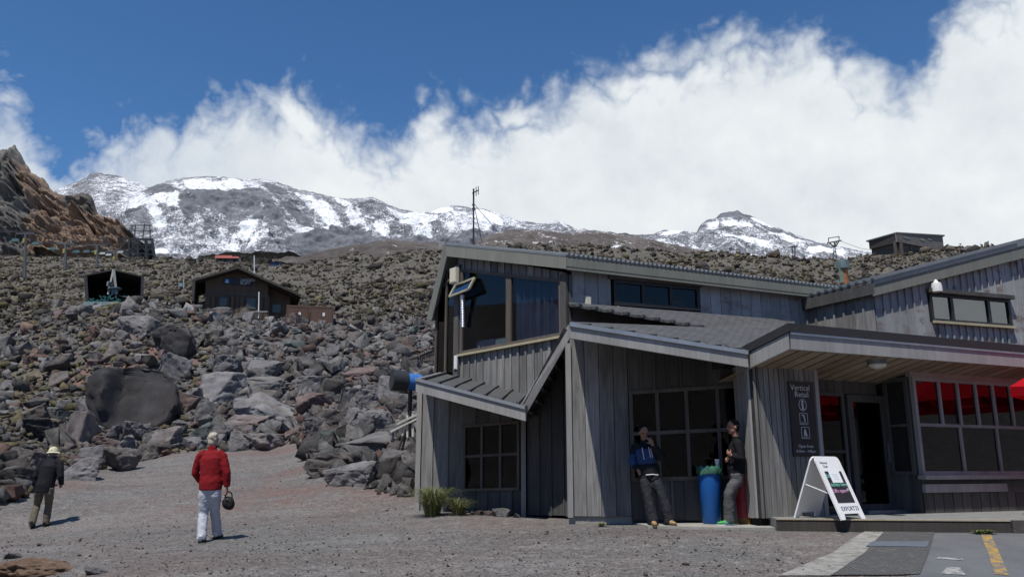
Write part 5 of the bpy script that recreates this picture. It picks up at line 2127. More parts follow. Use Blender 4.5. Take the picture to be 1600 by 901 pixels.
def build_shelter():
    Y = 73.0
    fr = lambda u, v, dy=0: P(u, v, Y + dy)
    root = thing('drive_shelter', (fr(178, 475).x, Y, fr(178, 478).z), 'dark open fronted chairlift drive shelter with a wide gabled roof', 'shelter')
    rf = simple('shelter_roof', (.035, .037, .038), .7, .3, 2)
    for (p, q) in (((133, 429), (177, 420)), ((177, 420), (224, 431))):
        b = B()
        a, c = fr(*p), fr(*q)
        D = Vector((-3.0, 6, 0))
        dz = Vector((0, 0, .12))
        b.hexa([a - dz, c - dz, c + D - dz, a + D - dz, a, c, c + D, a + D])
        b.build('roof', rf, root)
    inn = simple('shelter_inside', (.03, .031, .033), .8, .3, 3)
    for (p, q, w) in (((133.5, 430), (137, 470), .3), ((223, 432), (222.5, 470), .25)):
        b = B()
        a, c = fr(*p), fr(*q)
        dd = Vector((-2.9, 5.8, 0))
        b.hexa([c + Vector((-w / 2, 0, -.3)), c + Vector((w / 2, 0, -.3)), c + Vector((w / 2, 0, -.3)) + dd, c + Vector((-w / 2, 0, -.3)) + dd, a + Vector((-w / 2, 0, 0)), a + Vector((w / 2, 0, 0)), a + Vector((w / 2, 0, 0)) + dd, a + Vector((-w / 2, 0, 0)) + dd])
        b.build('side_wall', inn, root)
    b = B()
    ps = [fr(135, 470, 5.7), fr(223, 470, 5.7), fr(223, 432, 5.7), fr(177, 421, 5.7), fr(135, 430, 5.7)]
    b.prism(ps, Vector((0, .1, 0)))
    b.build('back_wall', inn, root)
    for i in range(8):
        b = B()
        u = 140 + i * 11
        v = 432 + (abs(u - 177) * -.0)
        b.bar(fr(u, 429 - (9 - abs(u - 177) * .2) + 3, .3), fr(u, 429 - (9 - abs(u - 177) * .2) + 3, 5), .12, .1)
        b.build('rafter', inn, root)
    # tower with the drive wheel
    t = thing('drive_tower', tuple(fr(177, 474, -1)), 'grey two legged chairlift drive tower with teal machinery under the open shelter', 'lift tower')
    for (p, q) in (((177.5, 421), (169, 460)), ((177.5, 421), (182, 460))):
        b = B()
        b.bar(fr(*p, -.4), fr(*q, -1), .16, .16)
        b.build('leg', simple('tower_grey', (.25, .25, .24), .6), t)
    teal = simple('teal_paint', (.035, .15, .15), .5, .3, 3)
    b = B()
    b.tube([fr(179, 452, -.8), fr(179, 450.6, -.8)], .62, 16)
    b.tube([fr(179, 459, -.8), fr(179, 452, -.8)], .3, 10)
    b.build('drive_wheel', simple('blue_grey_drum', (.09, .14, .19), .5), t, False)
    for i in range(26):
        pass
    rg = random.Random(3)
    b = B()
    for i in range(46):
        u = rg.uniform(138, 188)
        hh = 1 - abs(u - 170) / 40
        p = fr(u, 473.5 - rg.uniform(0, 11) * hh, -1.4 + rg.uniform(-.6, .4))
        q = p + Vector((rg.uniform(-.5, .5), rg.uniform(-.3, .3), rg.uniform(-.25, .35)))
        b.bar(p, q, rg.uniform(.06, .15), rg.uniform(.05, .1))
    b.build('machinery', teal, t)
    b = B()
    b.box(fr(160, 475, -2.2), (3.2, .6, .35))
    b.build('platform', simple('pale_teal_deck', (.17, .24, .25), .7), t)
    b = B()
    for i in range(5):
        b.bar(fr(186 + i * 8, 462 + i, -.5), fr(194 + i * 8, 463 + i, -.6), .06, .06)
    b.build('railing', simple('grey_rail', (.2, .24, .24), .6), t)
    w = thing('rope_sheave', tuple(fr(171, 449, -1.2)), 'small white box hanging in the drive shelter beside the tower leg', 'box')
    b = B()
    b.box(fr(171.5, 443.5, -1.2), (.42, .3, .42))
    b.box(fr(171.5, 440.6, -1.2), (.06, .06, .2))
    b.build('casing', 'steel', w)
    for i in range(3):
        b = B()
        b.box(fr(170 + i * 1.5, 443.5, -1.38), (.06, .05, .34))
        b.build('slot', 'dark_metal', w)


build_shelter()


def build_lifts():
    """chairlift running up behind the shelter: pylons, cables and chairs"""
    def pylon(u, vt, vb, Y, lab, arm=2.0):
        base, top = P(u, vb, Y), P(u, vt, Y)
        t = thing('lift_pylon', tuple(base), lab, 'lift pylon', 'chairlift pylons below the crag')
        b = B()
        b.tube([base - Vector((0, 0, 1)), top], [.34 * Y / 150, .24 * Y / 150], 8)
        b.build('mast', 'lattice', t)
        k = Y / 150
        b = B()
        b.bar(top + Vector((-arm * k, 0, 0)), top + Vector((arm * k, 0, 0)), .3 * k, .26 * k)
        b.build('crossarm', 'lattice', t)
        for s in (-1, 1):
            b = B()
            b.bar(top + Vector((s * .3 * k, 0, 0)), top + Vector((s * arm * .9 * k, 0, 1.9 * k)), .1 * k)
            b.build('lifting_frame', 'lattice', t)
            b = B()
            b.bar(top + Vector((s * arm * k - .1, -1.2 * k, .2 * k)), top + Vector((s * arm * k - .1, 1.2 * k, .2 * k)), .14 * k, .3 * k)
            b.build('sheave_train', 'dark_metal', t)
        b = B()
        b.box(top + Vector((0, -.3 * k, -1.5 * k)), (.4 * k, .1, .9 * k))
        b.build('number_plate', simple('plate_yellow', (.34, .26, .06), .5), t)
        return [top + Vector((s * arm * k, 0, .35 * k)) for s in (-1, 1)]
    tops = [pylon(40, 365, 424, 118, 'tallest lift pylon at the left in front of the grey crag'),
            pylon(102.5, 381, 414, 150, 'second tallest lift pylon with a yellow plate before the orange crag'),
            pylon(152, 383, 412, 178, 'third lift pylon in front of the orange crag'),
            pylon(180, 393, 410, 205, 'smallest lift pylon right of the other three')]
    cab = simple('cable', (.06, .06, .062), .6)
    far = P(215, 372, 235)
    near = P(-140, 330, 85)
    chain = [[near + Vector((-1.5, 0, 0)), near + Vector((1.5, 0, 0))]] + tops + [[far + Vector((-3, 0, 0)), far + Vector((3, 0, 0))]]
    for s in (0, 1):
        b = B()
        pts = []
        for a, c in zip(chain[:-1], chain[1:]):
            for i in range(8):
                q = i / 8
                p = a[s].lerp(c[s], q)
                p.z -= 4 * q * (1 - q) * (a[s] - c[s]).length * .02
                pts.append(p)
        b.tube(pts, .05, 4, caps=False)
        o = b.build('lift_cable', cab)
        tag(o, ['thin steel chairlift cable on the left arms of the pylons', 'thin steel chairlift cable on the right arms of the pylons'][s], 'cable', 'chairlift cables')
    teal = simple('chair_teal', (.08, .16, .16), .5)
    pale = simple('chair_pale', (.42, .45, .45), .5)
    proto = None
    for i, (u, v, Y) in enumerate(((22, 377, 135), (54, 382, 150), (81, 390, 158), (118, 394.5, 165), (134, 394, 172), (147, 394, 178), (159, 397, 185), (169, 399, 190), (187, 395, 195))):
        p = P(u, v, Y)
        labs = ['first empty teal chair on the lift cable, left of the tallest pylon', 'empty chair just right of the tallest pylon', 'empty chair left of the yellow plated pylon',
                'empty chair just right of the yellow plated pylon', 'empty chair halfway between the second and third pylons', 'empty chair next to the third pylon',
                'pale empty chair just past the third pylon', 'pale empty chair left of the smallest pylon', 'last pale empty chair, right of the smallest pylon']
        if proto is None or i == 6:
            t = thing('lift_chair', tuple(p), labs[i], 'lift chair', 'chairs on the chairlift')
            m = teal if i < 6 else pale
            b = B()
            b.box(p + Vector((0, 0, 0)), (1.25, .55, .16))
            b.build('seat', m, t)
            b = B()
            b.box(p + Vector((0, .3, .32)), (1.25, .08, .5))
            b.build('backrest', m, t)
            b = B()
            b.bar(p + Vector((0, .3, .5)), p + Vector((0, .1, 2.3)), .09)
            b.build('hanger', 'lattice', t)
            proto = t
        else:
            c = proto.copy()
            COL.objects.link(c)
            c.location = p
            ORIGIN[c.name] = p
            c['label'] = labs[i]
            for ch in proto.children:
                k = ch.copy()
                COL.objects.link(k)
                k.parent = c
    # dark lattice station at the end of the crag
    Y = 215
    fr = lambda u, v, dy=0: P(u, v, Y + dy)
    t = thing('lift_station', tuple(fr(214, 410)), 'dark lattice lift station at the foot of the orange crag', 'lift station')
    b = B()
    b.hexa([fr(188, 373.5), fr(240, 376.5), fr(240, 376.5, 7), fr(188, 373.5, 7), fr(188, 371), fr(240, 372.5), fr(240, 372.5, 7), fr(188, 371, 7)])
    b.build('deck_roof', 'dark_metal', t)
    for (a, c) in (((203, 374), (201, 410)), ((216, 376), (216, 412)), ((228, 376), (230, 412)), ((238, 377), (243, 412))):
        for dy in (0, 6):
            b = B()
            b.bar(fr(*a, dy), fr(*c, dy), .6)
            b.build('leg', 'dark_metal', t)
    for (a, c) in (((203, 376), (216, 392)), ((216, 378), (202, 394)), ((216, 392), (230, 378)), ((216, 378), (229, 394)), ((229, 378), (241, 396)), ((239, 380), (229, 396)), ((202, 394), (243, 398)), ((216, 394), (203, 408)), ((203, 394), (216, 408)), ((216, 396), (231, 410)), ((230, 396), (217, 410))):
        b = B()
        b.bar(fr(*a), fr(*c), .32)
        b.build('brace', 'dark_metal', t)
    b = B()
    b.hexa([fr(216, 400, 2), fr(240, 403, 2), fr(240, 403, 6), fr(216, 400, 6), fr(217, 379, 2), fr(238, 381, 2), fr(238, 381, 6), fr(217, 379, 6)])
    b.build('machine_room', 'dark_metal', t)
    b = B()
    for (a, c) in (((206, 352), (238, 352)), ((208, 361), (239, 361)), ((226, 350), (223, 372)), ((212, 351), (210, 371)), ((234, 351), (235, 372))):
        b.bar(fr(*a, 3), fr(*c, 3), .28)
    b.build('gantry', 'lattice', t)


build_lifts()


def build_far_huts():
    Y = 235
    fr = lambda u, v, dy=0: P(u, v, Y + dy)
    t = thing('red_roofed_hut', tuple(fr(357, 412)), 'small grey hut with a red roof high on the slope', 'hut')
    b = B()
    b.hexa([fr(338, 412), fr(376, 412), fr(376, 412, 6), fr(338, 412, 6), fr(338, 403), fr(376, 403), fr(376, 403, 6), fr(338, 403, 6)])
    b.build('wall', simple('hut_grey', (.13, .135, .15), .8), t)
    red = simple('red_roof', (.27, .07, .05), .6, .2, .6)
    for (u0, u1, v0, v1) in ((336, 363, 399, 403.2), (362.5, 373, 400.6, 403.4)):
        b = B()
        b.hexa([fr(u0, v1, -1), fr(u1, v1, -1), fr(u1, v1, 7), fr(u0, v1, 7), fr(u0, v0, 2), fr(u1, v0, 2), fr(u1, v0, 4), fr(u0, v0, 4)])
        b.build('roof', red, t)
    for u in (344, 352, 367):
        b = B()
        b.box(fr(u, 406.5, -.1), (1.0, .12, .9))
        b.build('window', 'dark_metal', t)
    for (u0, u1, v0, v1, lab, c) in ((422, 434, 410, 417, 'bright blue shed on the hillside below the snowy ridge', (.035, .09, .24)), (434.5, 455, 411.5, 418, 'long dull blue shed beside the bright blue one', (.06, .08, .115)), (481, 492, 413, 420, 'lone dark blue shed under the dark ridge', (.04, .06, .12))):
        p, q = P(u0, v1 + 3, 215), P(u1, v0, 215)
        t = thing('shed', tuple(p), lab, 'shed')
        b = B()
        b.hexa([p, (q.x, p.y, p.z), (q.x, p.y + 4, p.z), (p.x, p.y + 4, p.z), (p.x, p.y, q.z), (q.x, p.y, q.z), (q.x, p.y + 4, q.z), (p.x, p.y + 4, q.z)])
        b.build('wall', simple('shed_blue', c, .7, .25, .5), t)
        b = B()
        z = q.z
        b.hexa([(p.x - .2, p.y - .3, z), (q.x + .2, p.y - .3, z), (q.x + .2, p.y + 4.3, z), (p.x - .2, p.y + 4.3, z), (p.x - .2, p.y + 1.7, z + .5), (q.x + .2, p.y + 1.7, z + .5), (q.x + .2, p.y + 2.3, z + .5), (p.x - .2, p.y + 2.3, z + .5)])
        b.build('roof', simple('shed_roof', (.10, .11, .13), .6), t)
        b = B()
        b.box(((p.x * .4 + q.x * .6), p.y - .02, (p.z + q.z) / 2 + .1), (.5, .1, .7))
        b.build('door', 'dark_metal', t)
    # the boarded hut on the ridge to the right
    C = P(1404, 390, 128)
    lft, rgt = P(1359, 390, 137), P(1475, 390, 137)
    t = thing('ridge_hut', tuple(C), 'grey boarded hut with a tilted roof standing on the right ridge', 'hut')
    pl1, pl2 = between(lft, C), between(C, rgt)
    w1 = (C - pl1.o).dot(pl1.d)
    w2 = (rgt - pl2.o).dot(pl2.d)
    top1, bot1 = pl1.line((1360, 376), (1404, 364)), pl1.line((1360, 389), (1404, 378))
    top2 = pl2.line((1404, 364), (1475, 369))
    bot2 = pl2.line((1404, 378), (1475, 392))
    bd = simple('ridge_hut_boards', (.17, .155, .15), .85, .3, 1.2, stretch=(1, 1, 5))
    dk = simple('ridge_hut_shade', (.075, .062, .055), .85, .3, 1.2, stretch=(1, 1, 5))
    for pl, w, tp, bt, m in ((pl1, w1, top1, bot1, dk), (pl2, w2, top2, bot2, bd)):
        b = B()
        pl.prism(b, [(0, bt(0)), (w, bt(w)), (w, tp(w)), (0, tp(0))], -.3, 0)
        wl = b.build('wall', m, t)
        for i in range(7):
            b = B()
            f = lambda s, q: bt(s) + (tp(s) - bt(s)) * q
            pl.prism(b, [(0.02, f(0, i / 7 + .012)), (w - .02, f(w, i / 7 + .012)), (w - .02, f(w, (i + 1) / 7 - .012)), (.02, f(0, (i + 1) / 7 - .012))], .002, .05)
            b.build('board', m, wl)
        b = B()
        pl.prism(b, [(0, bt(0) - 4), (w, bt(w) - 4), (w, bt(w) + .3), (0, bt(0) + .3)], -.8, -.31)
        b.build('foundation', dk, t)
    b = B()
    far = lft + (rgt - C)
    up = Vector((0, 0, .22))
    za, zb_, zc_ = Vector((lft.x, lft.y, top1(0))), Vector((C.x, C.y, top1(w1))), Vector((rgt.x, rgt.y, top2(w2)))
    fz = Vector((far.x, far.y, (za.z + zc_.z) / 2))
    o1, o2 = pl1.n * .3, pl2.n * .3
    ring = [za + o1 - pl1.d * .4, zb_ + o1 * .6 + o2 * .6, zc_ + o2 + pl2.d * .3, fz]
    b.hexa(ring + [p + up for p in ring])
    b.build('roof', simple('ridge_roof', (.13, .13, .135), .7), t)
    for (ua, ub, va, vb) in ((1410, 1421, 367.5, 375), (1437, 1445, 371, 378), (1448, 1456, 371, 377)):
        (a, z1), (c, zz) = pl2.loc(ua, va), pl2.loc(ub, vb)
        b = B()
        pl2.rect(b, a, c, zz, z1, .052, .09)
        wn = b.build('window', 'wood_dark', t)
        b = B()
        pl2.rect(b, a + .1, c - .1, zz + .1, z1 - .1, .09, .10)
        b.build('pane', simple('far_pane', (.10, .12, .12), .2, .1), wn)
    b = B()
    p = pl2.loc(1404, 383)
    for (u, v) in ((1446, 384), (1424, 384)):
        s, z = pl2.loc(u, v)
        pl2.rect(b, s - .1, s + .1, z - 1.5, bot2(s), -.4, -.2)
    b.build('stilt', 'wood_dark', t)
    # low shed roof right of it
    q = P(1520, 390, 122)
    t = thing('low_shed', tuple(q), 'low dark shed roof behind the right ridge', 'shed')
    b = B()
    b.hexa([P(1500, 390, 122), P(1540, 391, 122), P(1540, 391, 126), P(1500, 390, 126), P(1511, 383.5, 123), P(1530, 384.5, 123), P(1530, 384.5, 126), P(1511, 383.5, 126)])
    b.build('roof', 'wood_dark', t)
    b = B()
    b.hexa([P(1503, 397, 122.3), P(1537, 398, 122.3), P(1537, 398, 126), P(1503, 397, 126), P(1503, 390, 122.3), P(1537, 391, 122.3), P(1537, 391, 126), P(1503, 390, 126)])
    b.build('wall', 'wood_dark', t)


build_far_huts()


def build_right_pylons():
    Y = 150
    fr = lambda u, v, dy=0: P(u, v, Y + dy)
    t = thing('lattice_pylon', tuple(fr(1304, 405)), 'lattice ski lift pylon on the ridge above the lodge flue', 'lift pylon')
    b = B()
    for (a, c) in (((1303.5, 385), (1300.5, 406)), ((1304.5, 385), (1308, 406)), ((1302.7, 391), (1306.6, 396)), ((1305.6, 391), (1301.8, 397)), ((1301.8, 397), (1307.2, 403)), ((1306.6, 397), (1301, 403))):
        b.bar(fr(*a), fr(*c), .11)
    b.build('tower', 'lattice', t)
    b = B()
    for (a, c) in (((1292.5, 379.5), (1315, 375.5)), ((1301.5, 385), (1306.5, 385)), ((1296, 379), (1302, 385)), ((1311, 376.5), (1306, 385)), ((1303, 378), (1306, 385)), ((1308, 377), (1302.5, 385))):
        b.bar(fr(*a), fr(*c), .2)
    b.build('crossarm', 'lattice', t)
    b = B()
    for (a, c) in (((1294, 372), (1311.5, 369.5)), ((1294.5, 379), (1294.5, 372)), ((1311, 376), (1311, 369.5))):
        b.bar(fr(*a), fr(*c), .13)
    b.build('lifting_frame', 'lattice', t)
    t = thing('lattice_pylon', tuple(P(1240, 418, 140)), 'thin dark pylon half way along the ridge, left of the flue', 'lift pylon')
    b = B()
    for (a, c) in (((1238, 386), (1239, 418)), ((1242, 386), (1242.5, 418)), ((1238, 390), (1242, 398)), ((1242, 398), (1238.5, 406))):
        b.bar(P(*a, 140), P(*c, 140), .10)
    b.build('tower', 'dark_metal', t)
    b = B()
    b.bar(P(1235, 386, 140), P(1246, 385, 140), .22)
    b.build('crossarm', 'dark_metal', t)
    o = B()
    o.tube([P(1311, 376, 150), P(1345, 388, 150), P(1380, 393, 150)], .035, 4)
    tag(o.build('lift_cable', 'dark_metal'), 'thin cable sloping from the ridge pylon to the ridge hut', 'cable')
    t = thing('mast', tuple(P(1502, 394, 120)), 'tiny thin mast on the ridge right of the boarded hut', 'mast')
    b = B()
    b.tube([P(1500.5, 394, 120), P(1500.5, 381, 120)], .04, 5)
    b.build('pole', 'dark_metal', t)
    b = B()
    b.box(P(1500.5, 381, 120), (.3, .1, .12))
    b.build('head', 'dark_metal', t)
    # marker post on the left slope
    t = thing('marker_pole', tuple(P(287, 446, 100)), 'short pale green marker post left of the chairlift building', 'post')
    b = B()
    b.tube([P(287, 450, 100), P(287, 436, 100)], .09, 8)
    b.build('pole', simple('pale_green', (.3, .38, .34), .6), t)
    b = B()
    b.box(P(283, 445, 100), (.5, .3, .45))
    b.build('box', simple('grey_blue_box', (.2, .24, .3), .6), t)


build_right_pylons()


def build_antenna():
    base = P(740, 386, 19.5)
    t = thing('roof_antenna', tuple(base), 'thin mast with a small yagi antenna and stays on the lodge roof', 'antenna')
    top = P(740, 295, 19.5)
    b = B()
    b.tube([base - Vector((0, 0, .1)), top], .022, 6)
    b.build('mast', 'dark_metal', t)
    b = B()
    p0, p1 = P(738, 302, 19.5), P(748, 297, 19.2)
    b.tube([p0, p1], .014, 5)
    yb = b.build('boom', 'dark_metal', t)
    for i, (h0, h1) in enumerate(((295, 308), (292, 306), (291, 304))):
        b = B()
        u = 740.5 + i * 3.4
        b.tube([P(u, h0, 19.4), P(u, h1, 19.4)], .011, 5)
        b.build('element', 'dark_metal', yb)
    for (p, q, d) in (((740, 318), (780, 364), -1.0), ((740, 318), (753, 378), -1.5), ((740, 349), (672, 331), 6)):
        b = B()
        a = P(*p, 19.5)
        c = P(*q, 19.5 + d)
        b.tube([a, c], .009, 4)
        if d < 6:
            b.build('stay', 'dark_metal', t)
    b = B()
    for v in (320, 326):
        b.bar(P(737.5, v, 19.5), P(742.5, v, 19.5), .03)
    b.build('bracket', 'dark_metal', t)


build_antenna()

# ------------------------------------------------------------------ things on and around the lodge


def build_wall_things():
    # name sign on the boarded panel
    a, z1 = plQ.loc(1231, 595, .05)
    c, z0 = plQ.loc(1279, 713, .05)
    c2, _ = plQ.loc(1271, 600, .05)
    c = (c + c2) / 2
    t = thing('shop_sign', tuple(plQ.w(a, z0, .05)), 'tall black shop sign with white lettering and pictograms beside the doorway', 'sign')
    b = B()
    plQ.rect(b, a, c, z0, z1, .037, .055)
    b.build('panel', simple('sign_panel_black', (.018, .019, .021), .45, .1), t)
    ink = simple('sign_grey_ink', (.50, .52, .54), .6, .03)
    w, h = c - a, z1 - z0
    pt = lambda x, y, o=.058: plQ.w(a + x * w, z1 - y * h, o)
    R_, U_ = plQ.d, (0, 0, 1)
    font('lettering', 'Vertical', pt(.45, .085), R_, U_, .135, ink, t, .002)
    font('lettering', 'Retail', pt(.49, .175), R_, U_, .135, ink, t, .002)
    font('lettering', 'Open from', pt(.50, .865), R_, U_, .072, ink, t, .002)
    font('lettering', '8:30am - 4:00pm', pt(.50, .93), R_, U_, .062, ink, t, .002)

    def ring(cx, cy, rx, rz, th):
        b = B()
        n = 28
        for i in range(n):
            p, q = 2 * pi * i / n, 2 * pi * (i + 1) / n
            f = lambda g, r: plQ.w(a + cx * w + cos(g) * (rx + r), z1 - cy * h + sin(g) * (rz + r), .056)
            b.hexa([f(p, -th), f(p, 0), f(q, 0), f(q, -th)] + [x + plQ.n * .003 for x in (f(p, -th), f(p, 0), f(q, 0), f(q, -th))])
        return b
    b = ring(.50, .315, .085, .10, .010)
    pic = b.build('information_pictogram', ink, t)
    b = B()
    cx, cz = a + .50 * w, z1 - .315 * h
    n = 14
    b.prism([plQ.w(cx + cos(2 * pi * i / n) * .024, cz + .052 + sin(2 * pi * i / n) * .026, .056) for i in range(n)], plQ.n * .003)
    plQ.rect(b, cx - .035, cx + .018, cz + .005, cz + .02, .056, .059)
    plQ.rect(b, cx - .018, cx + .018, cz - .06, cz + .004, .0562, .0588)
    plQ.rect(b, cx - .035, cx + .037, cz - .075, cz - .0605, .056, .059)
    b.build('letter_i', ink, pic)
    for k, cy in enumerate((.50, .685)):
        b = B()
        cx, cz, s, q = a + (.50 + .03 * k) * w, z1 - cy * h, .088, .095
        for r in ((cx - s, cx + s, cz + q - .008, cz + q), (cx - s, cx + s, cz - q, cz - q + .008), (cx - s, cx - s + .008, cz - q, cz + q), (cx + s - .008, cx + s, cz - q, cz + q)):
            plQ.rect(b, *r, .056, .059)
        pic = b.build('pictogram', ink, t)
        b = B()
        if k == 0:
            plQ.prism(b, [(cx - .05, cz + .055), (cx - .01, cz + .07), (cx + .03, cz + .06), (cx + .02, cz + .045), (cx - .02, cz + .05)], .056, .059)
            plQ.prism(b, [(cx - .01, cz + .045), (cx + .02, cz + .04), (cx + .035, cz - .01), (cx + .03, cz - .045), (cx + .012, cz - .045), (cx + .01, cz - .005)], .056, .0592)
            plQ.rect(b, cx - .06, cx + .06, cz - .07, cz - .06, .056, .059)
        else:
            plQ.prism(b, [(cx - .035, cz - .04), (cx - .02, cz + .05), (cx + .0, cz + .07), (cx + .035, cz - .05)], .056, .059)
            plQ.rect(b, cx - .05, cx + .05, cz - .07, cz - .06, .056, .059)
        b.build('figure', ink, pic)
    # floodlight on the right gable, soffit light, small boxes
    p = plR.w(plR.loc(1452, 450)[0], plR.loc(1452, 457)[1], .18)
    t = thing('flood_lamp', tuple(p), 'white bell shaped outdoor lamp beside the upper right window', 'lamp')
    b = B()
    b.tube([p + Vector((0, 0, -.02)), p + Vector((0, 0, .08)), p + Vector((0, 0, .17)), p + Vector((0, 0, .20))], [.115, .115, .10, .05], 14)
    b.build('lamp_shade', 'white', t, True)
    b = B()
    b.tube([p + Vector((0, 0, .19)), p + Vector((0, 0, .23)), p + Vector((0, 0, .26))], [.045, .04, .015], 10)
    b.build('cap', 'white', t, True)
    b = B()
    b.bar(p + Vector((0, 0, .1)), p - plR.n * .2 + Vector((0, 0, .1)), .03)
    b.build('bracket', 'steel', t)
    z = P(1236, 545, 12.2).z - .13
    d = px_dir(1371, 566)
    k = (z - E) / d.z
    p = Vector((d.x * k, d.y * k, z))
    t = thing('bulkhead_light', tuple(p), 'round pale bulkhead light under the entrance canopy', 'lamp')
    b = B()
    b.tube([p + Vector((0, 0, .035)), p + Vector((0, 0, -.03))], .16, 18)
    b.build('base', 'dark_metal', t)
    b = B()
    b.ball(p + Vector((0, 0, -.03)), (.14, .14, .075), 16, 8)
    b.build('diffuser', simple('milky_diffuser', (.55, .53, .47), .4), t, True)
    for (pl, u, v, wd, ht, o, m, nm, lab) in ((plG, 707.5, 430, .24, .36, .35, 'cream', 'speaker_box', 'cream box fixed at the top left corner of the gable window'),
                                               (plG, 711.5, 566, .11, .32, .12, 'white', 'switch_box', 'narrow white box on the corner post below the gable window'),
                                               (plU, 919.5, 470, .13, .20, .06, 'cream', 'junction_box', 'small cream box on the peeling wall left of the three light window')):
        s, zz = pl.loc(u, v, o)
        t = thing(nm, tuple(pl.w(s, zz, o)), lab, 'wall box')
        b = B()
        pl.rect(b, s - wd / 2, s + wd / 2, zz - ht / 2, zz + ht / 2, o - .08, o)
        b.build('body', m, t)
        b = B()
        pl.rect(b, s - wd / 2 + .015, s + wd / 2 - .015, zz - ht / 2 + .02, zz + ht / 2 - .02, o + .001, o + .012)
        b.build('cover', m, t)
        if nm != 'junction_box':
            b = B()
            pl.rect(b, s - .015, s + .015, zz - ht / 2 - .5, zz - ht / 2, .02, .04)
            b.build('cable', 'dark_metal', t)
    # top hung open sash and silver duct at the left of the gable window
    tl, tr = plG.loc(717, 447), plG.loc(747, 435)
    t = thing('open_sash', tuple(plG.w(tl[0], tl[1], .1)), 'top hung window sash propped open above the silver duct', 'window sash')
    A_, B_ = plG.w(tl[0], tl[1], .10), plG.w(tr[0], tr[1], .10)
    drop = Vector((0, 0, -.29)) + plG.n * .17
    C_, D_ = B_ + drop, A_ + drop
    fr_ = simple('sash_frame', (.36, .34, .25), .6)
    b = B()
    for p, q in ((A_, B_), (B_, C_), (C_, D_), (D_, A_)):
        b.bar(p, q, .045, .045)
    sh = b.build('frame', fr_, t)
    b = B()
    nn = (B_ - A_).cross(D_ - A_).normalized() * .006
    b.hexa([A_, B_, C_, D_] + [p + nn for p in (A_, B_, C_, D_)])
    b.build('pane', 'glass_pale', t)
    b = B()
    p0, p1 = plG.loc(733, 462), plG.loc(729.5, 511)
    pts = []
    rad = []
    n = 40
    for i in range(n):
        q = i / (n - 1)
        s, zz = p0[0] + (p1[0] - p0[0]) * q, p0[1] + (p1[1] - p0[1]) * q
        pts.append(plG.w(s, zz, .19 - .08 * q))
        rad.append(.068 if i % 2 else .058)
    b.tube(pts, rad, 12)
    al = NT('foil_duct')
    dm = al.done((.75, .76, .78), .3, 1.0)
    o = b.build('foil_duct', dm, None, True)
    tag(o, 'silver ribbed foil duct hanging out of the open sash', 'duct')
    # panels standing on the sill inside the gable window
    for (u0, u1, v0, v1, c, lab, nm) in ((734, 762, 532, 551, (.05, .07, .13), 'dark blue board with white emblem leaning inside the gable window', 'emblem_board'), (764, 790, 528, 541, (.17, .20, .19), 'grey green folder stack on the sill inside the gable window', 'folder')):
        (a, zt), (c_, zb) = plG.loc(u0, v0), plG.loc(u1, v1)
        t = thing(nm, tuple(plG.w(a, zb, -.2)), lab, 'board')
        b = B()
        plG.rect(b, a, c_, zb + .03, zt, -.24, -.2)
        b.build('panel', simple(nm + '_colour', c, .6, .1), t)
        if nm == 'emblem_board':
            b = B()
            for k in range(3):
                s = a + .1 + k * .16
                plG.prism(b, [(s - .06, zb + .05), (s - .035, zb + .05), (s, zb + .25 - k * .03), (s - .02, zb + .25 - k * .03)], -.199, -.195)
                plG.prism(b, [(s + .02, zb + .05), (s + .045, zb + .05), (s, zb + .25 - k * .03), (s - .02, zb + .25 - k * .03)], -.1985, -.1945)
            b.build('emblem', simple('emblem_white', (.6, .65, .7), .5), t)
        else:
            for k in range(3):
                b = B()
                s = a + (c_ - a) * (k + .5) / 3
                plG.rect(b, s - .1, s + .1, zb + .05, zt - .03, -.199, -.19)
                b.build('tab', simple('tab', (.3, .16, .14) if k == 2 else (.3, .34, .32), .6), t)
    # snow gun beside the annex
    c = P(629, 595, 19.2)
    t = thing('snow_gun', tuple(c - Vector((0, 0, 1.4))), 'blue and black fan snow gun standing left of the lodge', 'snow gun')
    ax = Vector((.86, .35, -.06)).normalized()
    b = B()
    r = .26
    b.tube([c - ax * .26, c + ax * .10], [r * 1.02, r * .95], 24, caps=False)
    b.tube([c - ax * .26, c - ax * .27, c - ax * .20, c + ax * .05], [r * 1.02, r * .9, r * .86, r * .8], 24, caps=False)
    b.build('barrel', simple('black_barrel', (.03, .033, .036), .45), t, True)
    b = B()
    b.tube([c + ax * .10, c + ax * .44], [r * .80, r * .78], 24)
    b.build('housing', simple('snowgun_blue', (.045, .16, .46), .4, .15, 4), t, True)
    b = B()
    b.tube([c - ax * .20, c - ax * .21], [r * .55, .05], 18)
    for i in range(10):
        g = 2 * pi * i / 10
        s = ax.cross(Vector((0, 0, 1))).normalized()
        q = s * cos(g) + Vector((0, 0, 1)) * sin(g)
        b.bar(c - ax * .2, c - ax * .2 + q * r * .84, .05, .012)
    b.build('nozzle_ring', simple('bronze_ring', (.42, .25, .15), .5), t)
    b = B()
    g0 = c + ax * .2 - Vector((0, 0, 1.3))
    b.tube([g0, c + ax * .2 - Vector((0, 0, r * .7))], .05, 10)
    b.tube([g0 + Vector((.1, 0, .7)), g0 + Vector((.35, -.1, 1.0)), g0 + Vector((.3, 0, 1.25))], .025, 6)
    b.build('stand', 'dark_metal', t)
    for g in (0, 2.1, 4.2):
        b = B()
        b.tube([g0 + Vector((0, 0, .4)), g0 + Vector((cos(g) * .4, sin(g) * .4, -.3))], .03, 6)
        b.build('leg', 'dark_metal', t)
    # white timber handrail between rocks and lodge
    t = thing('handrail', tuple(P(635, 685, 18.4)), 'weathered white timber handrail climbing beside the lodge corner', 'handrail')
    wr = simple('weathered_white', (.5, .49, .44), .8, .2, 6)
